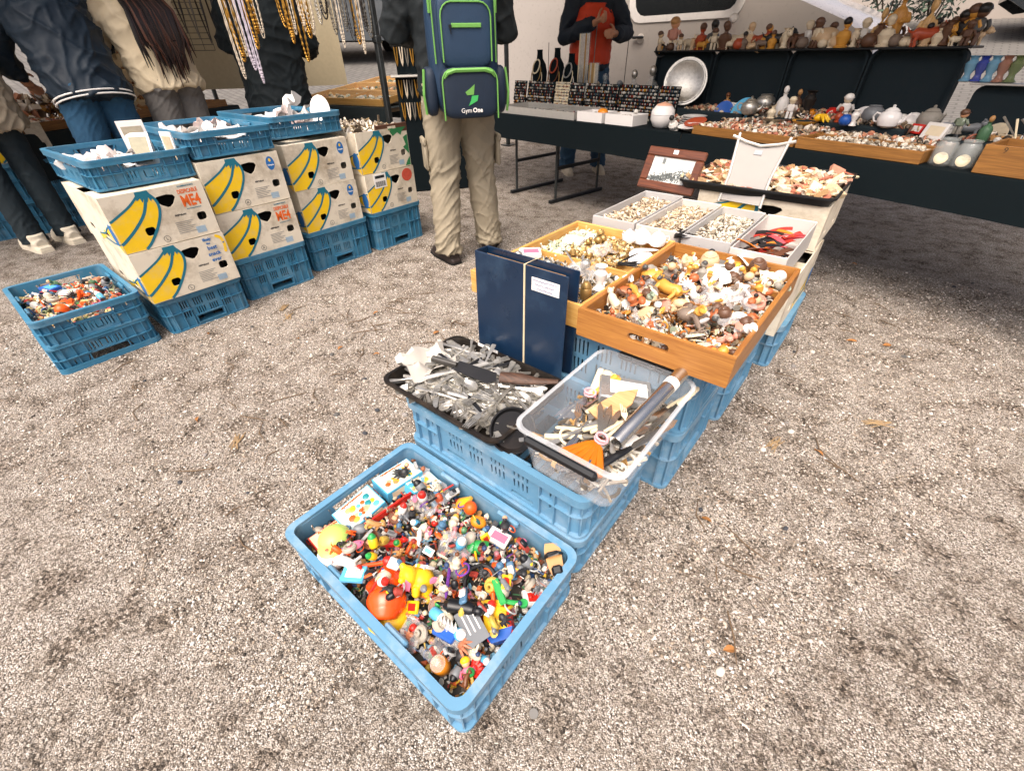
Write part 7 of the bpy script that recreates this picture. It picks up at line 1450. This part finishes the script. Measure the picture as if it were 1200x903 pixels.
figs = [(776, 'medal', ['char', 'mustard', 'mustard'], .07, 'black clock with a gold dial at the left shelf end'), (788, 'figure', ['cream', 'rose', 'skin', 'tan'], .20, 'lady figurine in pink with a straw hat'), (797, 'animal', ['white', 'char'], .08, 'white cat figurine beside the pink lady'), (809, 'animal', ['ivory', 'umber'], .11, 'ivory horse group on the shelf'), (821, 'bust', ['rust', 'umber'], .12, 'reddish brown owl carving'), (834, 'bust', ['slate', 'char'], .13, 'dark totem figure left of the skull'), (849, 'bust', ['umber', 'umber'], .12, 'brown carved bear below the skull mask'), (854, 'ball', ['chalk'], .045, 'small white skull head on the brown carving'), (865, 'animal', ['ivory', 'umber'], .13, 'ivory elephant behind a brown vase'), (866, 'pot', ['rust'], .07, 'brown vase in front of the ivory elephant'), (878, 'bust', ['sand', 'sand'], .11, 'tan seated bear carving'), (888, 'animal', ['rust', 'char'], .12, 'reddish dog figurine on the shelf'), (899, 'bust', ['ochre', 'umber'], .10, 'amber bird carving left of the black elephant'), (911, 'animal', ['char', 'char'], .13, 'black elephant behind the ivory one'), (919, 'animal', ['ivory', 'umber'], .12, 'cream elephant standing at the shelf middle'), (935, 'animal', ['umber', 'char'], .12, 'dark wooden antelope right of the cream elephant'), (945, 'figure', ['chalk', 'chalk', 'ivory', 'ivory'], .11, 'slim white saint statuette'), (955, 'vase', ['umber'], .10, 'thin brown carved candlestick'), (968, 'pebble', ['sand'], .15, 'large tan stone carving of a lion'), (982, 'pebble', ['sand'], .11, 'tan rock carving beside the stone lion'), (975, 'bust', ['ivory', 'ivory'], .07, 'cream chess king before the stone lion'), (990, 'vase', ['ivory'], .07, 'cream chess pawn right of the stone lion'), (1010, 'figure', ['ivory', 'chalk', 'ivory', 'ivory'], .13, 'pale standing figure left of the manikins'), (1020, 'pot', ['umber'], .09, 'brown carved box below the small manikin'), (1040, 'pot', ['ivory'], .06, 'cream cup below the tall manikin, left one'), (1062, 'pot', ['ivory'], .06, 'cream cup below the tall manikin, middle one'), (1072, 'pot', ['ivory'], .06, 'cream cup below the tall manikin, right one'), (1084, 'animal', ['rust', 'char'], .15, 'dark red wooden horse in front of the pale manikin'), (1104, 'animal', ['ochre', 'umber'], .13, 'golden lion figurine right of the red horse'), (1114, 'bust', ['ochre', 'umber'], .11, 'golden carved bust right of the lion'), (1122, 'figure', ['char', 'char', 'umber', 'char'], .14, 'slender dark bird carving'), (1130, 'figure', ['ochre', 'ochre', 'ochre', 'umber'], .16, 'golden giraffe-like carving near the right shelf end'), (1139, 'figure', ['umber', 'slate', 'umber', 'char'], .16, 'tall dark carving at the right shelf end')]
for px, k, c, s, lb in [(f_[0], f_[1], f_[2], f_[3]*(1.22 if f_[0] < 960 and f_[3] < .19 else 1), f_[4]) for f_ in figs]: obj_on(onB, k, c, s, a_at(px, .71 if 'front' not in lb and 'before' not in lb and 'below' not in lb else .665, 1.08), .71 if 'front' not in lb and 'before' not in lb and 'below' not in lb else .665, 1.0385+(.022 if k in ('pebble', 'ball') else 0)+(.14 if 'skull head' in lb else 0)+(s*.19 if k == 'pebble' else 0), lb, 'figurine', rnd.uniform(-.8, .8), rx=1.3 if k == 'medal' else 0, name=k+'_figurine')
for i, (px, c) in enumerate(((1138, 'sky'), (1150, 'blue'), (1163, 'sky'), (1176, 'rust'), (1188, 'green'))): obj_on(onB, 'vase', [mat('glass_'+c, PC[c].node_tree.nodes['Mix'].inputs[6].default_value[:3] if False else dict(sky='6fa7c4', blue='2a3fa0', rust='a4715c', green='6a7a4a')[c], .1, alpha=.75)], .10, a_at(px, .65, .95), .65, TZ+.262, ('pale blue glass at the right, leftmost of five', 'deep blue glass at the right', 'turquoise glass right of the deep blue one', 'reddish ornament right of the blue glasses', 'olive ornament at the right picture edge')[i], 'glass', name='coloured_glass')

# ------------------------------------------------------------------ jewellery stall at left
DKC = mat('dark_table_cloth', (.012, .020, .022), .9, var=.3, bump=.2); CRC = mat('cream_cloth', 'c9b58e', .85, var=.08, bump=.3, bscale=40)
TL, rzL = cloth_table('trestle_table', 'dark table of the jewellery stall behind the bystanders', (-4.95, .55), (-5.95, 2.55), .85, .64, .30, (.3, 1.9), mtl=DKC)
def onL(a, d, z=.64): return T(-4.95, .55, z, rz=rzL) @ Matrix.Translation((a, d, 0))
GOLDB = islands('gold_bits', ['a8743a', 'c99a4a', '6b4420', 'd8b878', '8a5a2e', 'b98a5a'], .35, metal=.3)
for a0, a1, lb in ((.02, .55, 'brown wooden tray at the left end of the jewellery stall'), (.62, 1.15, 'brown wooden tray of light beads behind the navy jacket'), (1.35, 2.1, 'tan wooden tray of gold jewellery right of the woman')):
    drawer(onL, a0, a1, .02, .36, .06, lb); heap_on(onL, a0+.03, a1-.03, .05, .33, .68, 170, .04, SHB if a0 < 1 else GOLDB, lb.replace('wooden tray', 'tray contents'), int(a0*100), 'jewellery')
t = thing('cloth_riser', 'stepped riser draped in cream cloth with gold jewellery', 'riser'); t.matrix_world = onL(1.65, .42, .641)
for i in range(3): b = MB(); b.box((0, .08+.14*i, .05+.06*i), (.85, .14, .10+.12*i), bev=.01); b.build('step', CRC, t)
b = MB(); n = 14; v = []; f = []
for i in range(n+1):
    x = -.5+1.0*i/n
    for j in range(7): v.append((x, .50+.02*math.sin(x*22), .05+.58*j/6-.10*(1-abs(x)*1.6)*(j/6)**2))
for i in range(n):
    for j in range(6): f.append((i*7+j, i*7+7+j, i*7+8+j, i*7+j+1))
b.add(v, f); b.build('draped_back', CRC, t, True)
for i in range(3): heap_on(onL, 1.27, 2.04, .43+.14*i, .56+.14*i, .745+.12*i, 70, .045, GOLDB, ('gold bangles on the lowest cream step', 'gold bangles on the middle cream step', 'gold bangles on the top cream step')[i], 90+i, 'jewellery', ('curl', 'curl', 'disc', 'oct'))
T2, rz2 = cloth_table('trestle_table', 'table of glass-topped jewellery cases left of the tent post', (-5.35, 2.93), (-4.05, 3.13), 1.25, .64, .3, (.2, 1.1), mtl=DKC)
def on2(a, d, z=.64): return T(-5.35, 2.93, z, rz=rz2) @ Matrix.Translation((a, d, 0))
for i in range(3):
    t = thing('display_case', ('wood-framed glass jewellery case nearest the black coat', 'wood-framed glass jewellery case in the middle of the row', 'wood-framed glass jewellery case farthest back')[i], 'case'); t.matrix_world = on2(.62, .03+.42*i, .645+.045*i) @ T(rx=.12)
    b = MB(); b.box((0, .19, .004), (1.15, .38, .006)); b.build('base', CRC, t); b = MB(); b.box((0, .19, .062), (1.13, .36, .003)); b.build('glass_top', CGL, t)
    for c, d in (((0, .008, .03), (1.15, .016, .06)), ((0, .372, .03), (1.15, .016, .06)), ((-.567, .19, .03), (.016, .346, .058)), ((.567, .19, .03), (.016, .346, .058)), ((.05, .19, .05), (.012, .346, .02))): b = MB(); b.box(c, d); b.build('frame', WLT, t)
    o = litter('case_jewellery', ('jewellery inside the nearest wood-framed case', 'jewellery inside the middle wood-framed case', 'jewellery inside the farthest wood-framed case')[i], 'jewellery', (-.53, .53, .03, .35), 170, .045, islands('case_goods', ['c9bfa4', 'a8743a', 'e0dac8', '5d6a4a', '8a7a5a', 'd8b878', 'b9c0b0'], .35, metal=.2), ['disc', 'curl', 'chip', 'ball'], 95+i, lambda u, v: .022, flat=.3); o.matrix_world = t.matrix_world.copy()
# rail and hanging necklaces
ra, rb = Vector((-3.66, 2.80, 1.52)), Vector((-4.02, 1.42, 1.52))
b = MB(); b.tube([ra, rb], .010, 8); b.tube([rb, rb+Vector((0, 0, .7))], .006, 6); tag(b.build('hanging_rail', METAL), 'metal rail of hanging necklaces tied to the tent post', 'rail')
NK = dict(gold=mat('chain_gold', 'b98c3c', .35, metal=.7, var=.3, scale=200), pale=mat('bead_pale', 'd6c9b4', .4, var=.2, scale=200), lilac=mat('bead_lilac', 'cfc6d2', .35, var=.2, scale=200), grey=mat('bead_grey', '6f6a60', .4, var=.3, scale=200), dark=mat('bead_dark', '2f2a26', .4, var=.3, scale=200), silver=SILV)
def rail_t(px):
    best = None
    for i in range(101):
        q = ra+(rb-ra)*(i/100)-Vector((0, 0, CAMH)); x = 600+518*(q.x*_r.x+q.y*_r.y-.1*_r.z*0)/(q.x*_f.x+q.y*_f.y+.2*_f.z*0+.0001) if False else 600+518*Vector((q.x, q.y, .25)).dot(_r)/Vector((q.x, q.y, .25)).dot(_f)
        if best is None or abs(x-px) < best[0]: best = (abs(x-px), i/100)
    return best[1]
names = {}
for px, zb, c, r in ((262, .93, 'pale', .004), (268, 1.03, 'gold', .006), (274, 1.06, 'pale', .004), (279, .98, 'lilac', .005), (284, .90, 'lilac', .005), (290, 1.10, 'gold', .006), (296, 1.19, 'gold', .010), (301, 1.16, 'pale', .004), (331, 1.22, 'gold', .005), (337, 1.13, 'gold', .006), (342, 1.18, 'pale', .004), (347, 1.02, 'gold', .007), (353, 1.20, 'pale', .005), (358, 1.16, 'gold', .006), (363, 1.18, 'pale', .005), (374, 1.24, 'silver', .004), (380, 1.27, 'dark', .006), (390, 1.18, 'grey', .005), (397, 1.10, 'pale', .004), (403, 1.20, 'grey', .005), (409, 1.14, 'dark', .004), (415, 1.12, 'gold', .005), (420, 1.06, 'pale', .005), (426, 1.2, 'dark', .005), (431, 1.16, 'grey', .005), (436, 1.1, 'pale', .005)):
    p_ = ra+(rb-ra)*rail_t(px); R = random.Random(px); d = (rb-ra).normalized(); w_ = R.uniform(.010, .022); b = MB()
    N_ = 44; w_ *= 1.3
    for q_ in range(2 if r < .007 else 1):
        pts = [p_+d*(w_*(1-.35*q_))*math.cos(PI*k/N_)*(1 if abs(math.cos(PI*k/N_)) > .3 else 1)+Vector((.006*q_, 0, (zb+.03*q_-1.52)*min(1, math.sin(PI*k/N_)**.45))) for k in range(N_+1)]; b.tube(pts, [r*(1.25 if k % 2 else .55) for k in range(N_+1)], 6)
    names[c] = names.get(c, 0)+1; o = b.build('hanging_necklace', NK[c]); ord_ = ('first', 'second', 'third', 'fourth', 'fifth', 'sixth', 'seventh', 'eighth', 'ninth', 'tenth')[names[c]-1]
    tag(o, f'{ord_} {"gold chain" if c == "gold" else c+" bead"} necklace from the left on the stall rail', 'necklace', 'necklaces hanging from the stall rail')
ra2, rb2 = Vector((-4.55, 2.35, 1.55)), Vector((-5.35, 1.55, 1.55)); b = MB(); b.tube([ra2, rb2], .010, 8); b.tube([ra2, ra2+Vector((0, 0, .75))], .006, 6); b.tube([rb2, rb2+Vector((0, 0, .75))], .006, 6); tag(b.build('hanging_rail', METAL), 'rear metal rail of dark necklaces behind the woman', 'rail')
for i in range(14):
    R = random.Random(300+i); p_ = ra2+(rb2-ra2)*(i+.5)/14; zb = R.uniform(1.12, 1.28); b = MB(); b.tube([p_+Vector((.015, .02, 0)), p_+Vector((.012, .01, (zb-1.55)*.6)), Vector((p_.x, p_.y, zb)), p_+Vector((-.012, -.01, (zb-1.55)*.6)), p_+Vector((-.015, -.02, 0))], .007, 6)
    tag(b.build('hanging_necklace', NK['dark' if i % 3 else 'grey']), 'dark bead necklace hanging on the rear rail', 'necklace', 'dark necklaces on the rear rail')
heap_on(onL, .05, 2.1, .38, .82, .66, 420, .06, GOLDB, 'gold and brown jewellery heaped along the left stall table', 97, 'jewellery', ('curl', 'disc', 'oct', 'box'), dome=.09)
heap_on(onL, .05, 1.2, .40, .80, .70, 160, .08, SHB, 'cream and brown packets at the back of the left stall', 98, 'packets', ('box', 'chip', 'oct'), dome=.14)
# white wall panel of the tent behind the stall, black necklace board right of the post
b = MB(); n = 16; v = []; f = []
for i in range(n+1):
    x = i/n; px_, py_ = -7.3+(1.35)*x, 2.05+1.95*x
    for j in range(5): v.append((px_+.03*math.sin(i*1.9), py_, .75+1.4*j/4))
for i in range(n):
    for j in range(4): f.append((i*5+j, i*5+5+j, i*5+6+j, i*5+j+1))
b.add(v, f); tag(b.build('tent_side_wall', mat('side_wall', 'b3a688', .85, var=.12, bump=.3, bscale=30), None, True), 'cream side wall of the tent behind the jewellery stall', 'tent wall')
t = thing('wire_grid', 'wire grid panel hanging before the white tent wall', 'grid', (-6.6, 2.35, 1.12), math.atan2(1.95, 1.35))
for i in range(9): b = MB(); b.tube([(-.4, 0, .05*i), (.4, 0, .05*i)], .003, 5); b.build('wire', METAL, t)
for i in range(9): b = MB(); b.tube([(-.4+.1*i, 0, 0), (-.4+.1*i, 0, .4)], .003, 5); b.build('wire', METAL, t)
t = thing('necklace_board', 'black stand hung with gold necklaces between post and backpack man', 'display stand', (-3.50, 3.15, 0), .9)
b = MB(); b.box((0, 0, .45), (.55, .25, .9), bev=.01); b.build('cabinet', BLKC, t); b = MB(); b.box((0, .05, 1.05), (.5, .02, .32), bev=.005); b.build('back_board', BLKC, t); b = MB(); b.box((0, -.02, .905), (.62, .35, .012), bev=.003); b.build('white_shelf', ALU, t)
for zt, nm in ((1.10, 'upper_chain'), (.88, 'lower_chain'), (.72, 'lower_chain')):
    for i in range(12): x = -.24+.48*i/11; b = MB(); b.tube([(x-.012, -.135 if zt < 1 else .03, zt), (x-.006, -.140 if zt < 1 else .025, zt-.1), (x, -.142 if zt < 1 else .022, zt-.13), (x+.006, -.140 if zt < 1 else .025, zt-.1), (x+.012, -.135 if zt < 1 else .03, zt)], .005, 5); b.build(nm, NK[('gold', 'pale', 'grey')[i % 3]], t)

# ------------------------------------------------------------------ litter on the gravel
DRY = mat('dry_leaf', '9a6a3a', .8, var=.3, scale=80); TWIG = mat('twig_brown', '6b5844', .9, var=.3, scale=80); STONES = [mat('stone_'+c, c, .85, var=.2, scale=120, bump=.3) for c in ('8f8a86', 'bdb4a8', '3d3f44', 'd2c8bb', '5b5a58')]
R = random.Random(8)
def spot():
    while True:
        d = R.uniform(.5, 3.4); a = HEAD+R.uniform(-.85, .85); x, y = -math.sin(a)*d, math.cos(a)*d
        if -1.0 < x < -.1 and .05 < y < 2.7: continue
        if x < -2.3 and y > -.1: continue
        if math.hypot(x+2, y-2) < .4: continue
        return x, y
for i in range(80):
    x, y = spot(); l = R.uniform(.03, .15); b = MB(); b.tube([(-l/2, 0, .004), (0, R.gauss(0, .1*l), .006), (l/2, R.gauss(0, .1*l), .004)], [.0016, .0022, .0010], 5)
    if i % 3 == 0: b.tube([(0, 0, .006), (l*.25, l*.2, .008)], [.0014, .0007], 5)
    o = b.build('twig', TWIG); o.location = (x, y, .001); o.rotation_euler[2] = R.uniform(0, 6.3); tag(o, 'thin dry brown twig lying on the open gravel', 'twig', 'dry twigs on the gravel')
for i in range(11):
    x, y = spot(); b = MB()
    for j in range(7): l = R.uniform(.04, .10); a = R.gauss(0, .25); b.tube([(-l/2*math.cos(a), -l/2*math.sin(a)+.004*j, .003), (0, .004*j, .006), (l/2*math.cos(a), l/2*math.sin(a)+.003*j, .003)], .0016, 5)
    o = b.build('straw_clump', mat('straw', 'a48a66', .85, var=.3, scale=100)); o.location = (x, y, .001); o.rotation_euler[2] = R.uniform(0, 6.3); tag(o, 'small clump of pale dry straw on the open gravel', 'straw', 'straw clumps on the gravel')
for i in range(30):
    x, y = spot(); s = R.uniform(.010, .022); b = MB(); n = 6; v = []
    for j in range(n+1): t_ = j/n; w_ = s*.45*math.sin(PI*min(1, t_*1.05))+.0006; v += [(s*(t_-.5)*2, -w_, .004+.004*math.sin(t_*4)), (s*(t_-.5)*2, 0, .002+.004*math.sin(t_*4)), (s*(t_-.5)*2, w_, .005+.005*math.sin(t_*3))]
    b.add(v, [(3*j+k, 3*j+3+k, 3*j+4+k, 3*j+1+k) for j in range(n) for k in (0, 1)]); o = b.build('dry_leaf', DRY, None, True); o.location = (x, y, .002); o.rotation_euler = (R.gauss(0, .2), R.gauss(0, .2), R.uniform(0, 6.3)); tag(o, 'curled dry orange-brown leaf on the open gravel', 'leaf', 'dry leaves on the gravel')
for i in range(60):
    x, y = spot(); s = R.uniform(.012, .026); o = item('pebble', [STONES[i % 5]], round(s, 3), T(x, y, s*.12, 0, 0, R.uniform(0, 6.3)), 'loose_stone', ('pale' if i % 5 in (1, 3) else 'dark')+' loose stone larger than the gravel around it', 'stone', ('pale' if i % 5 in (1, 3) else 'dark')+' loose stones on the gravel')
b = MB(); b.lathe([(.009, 0), (.009, .002)], 20); o = b.build('metal_disc', mat('coin_grey', '6f6d6a', .6, metal=.4)); o.location = (-.175, .255, .005); o.rotation_euler = (.15, .1, 0); tag(o, 'round grey disc on the gravel beside the toy crate', 'disc')
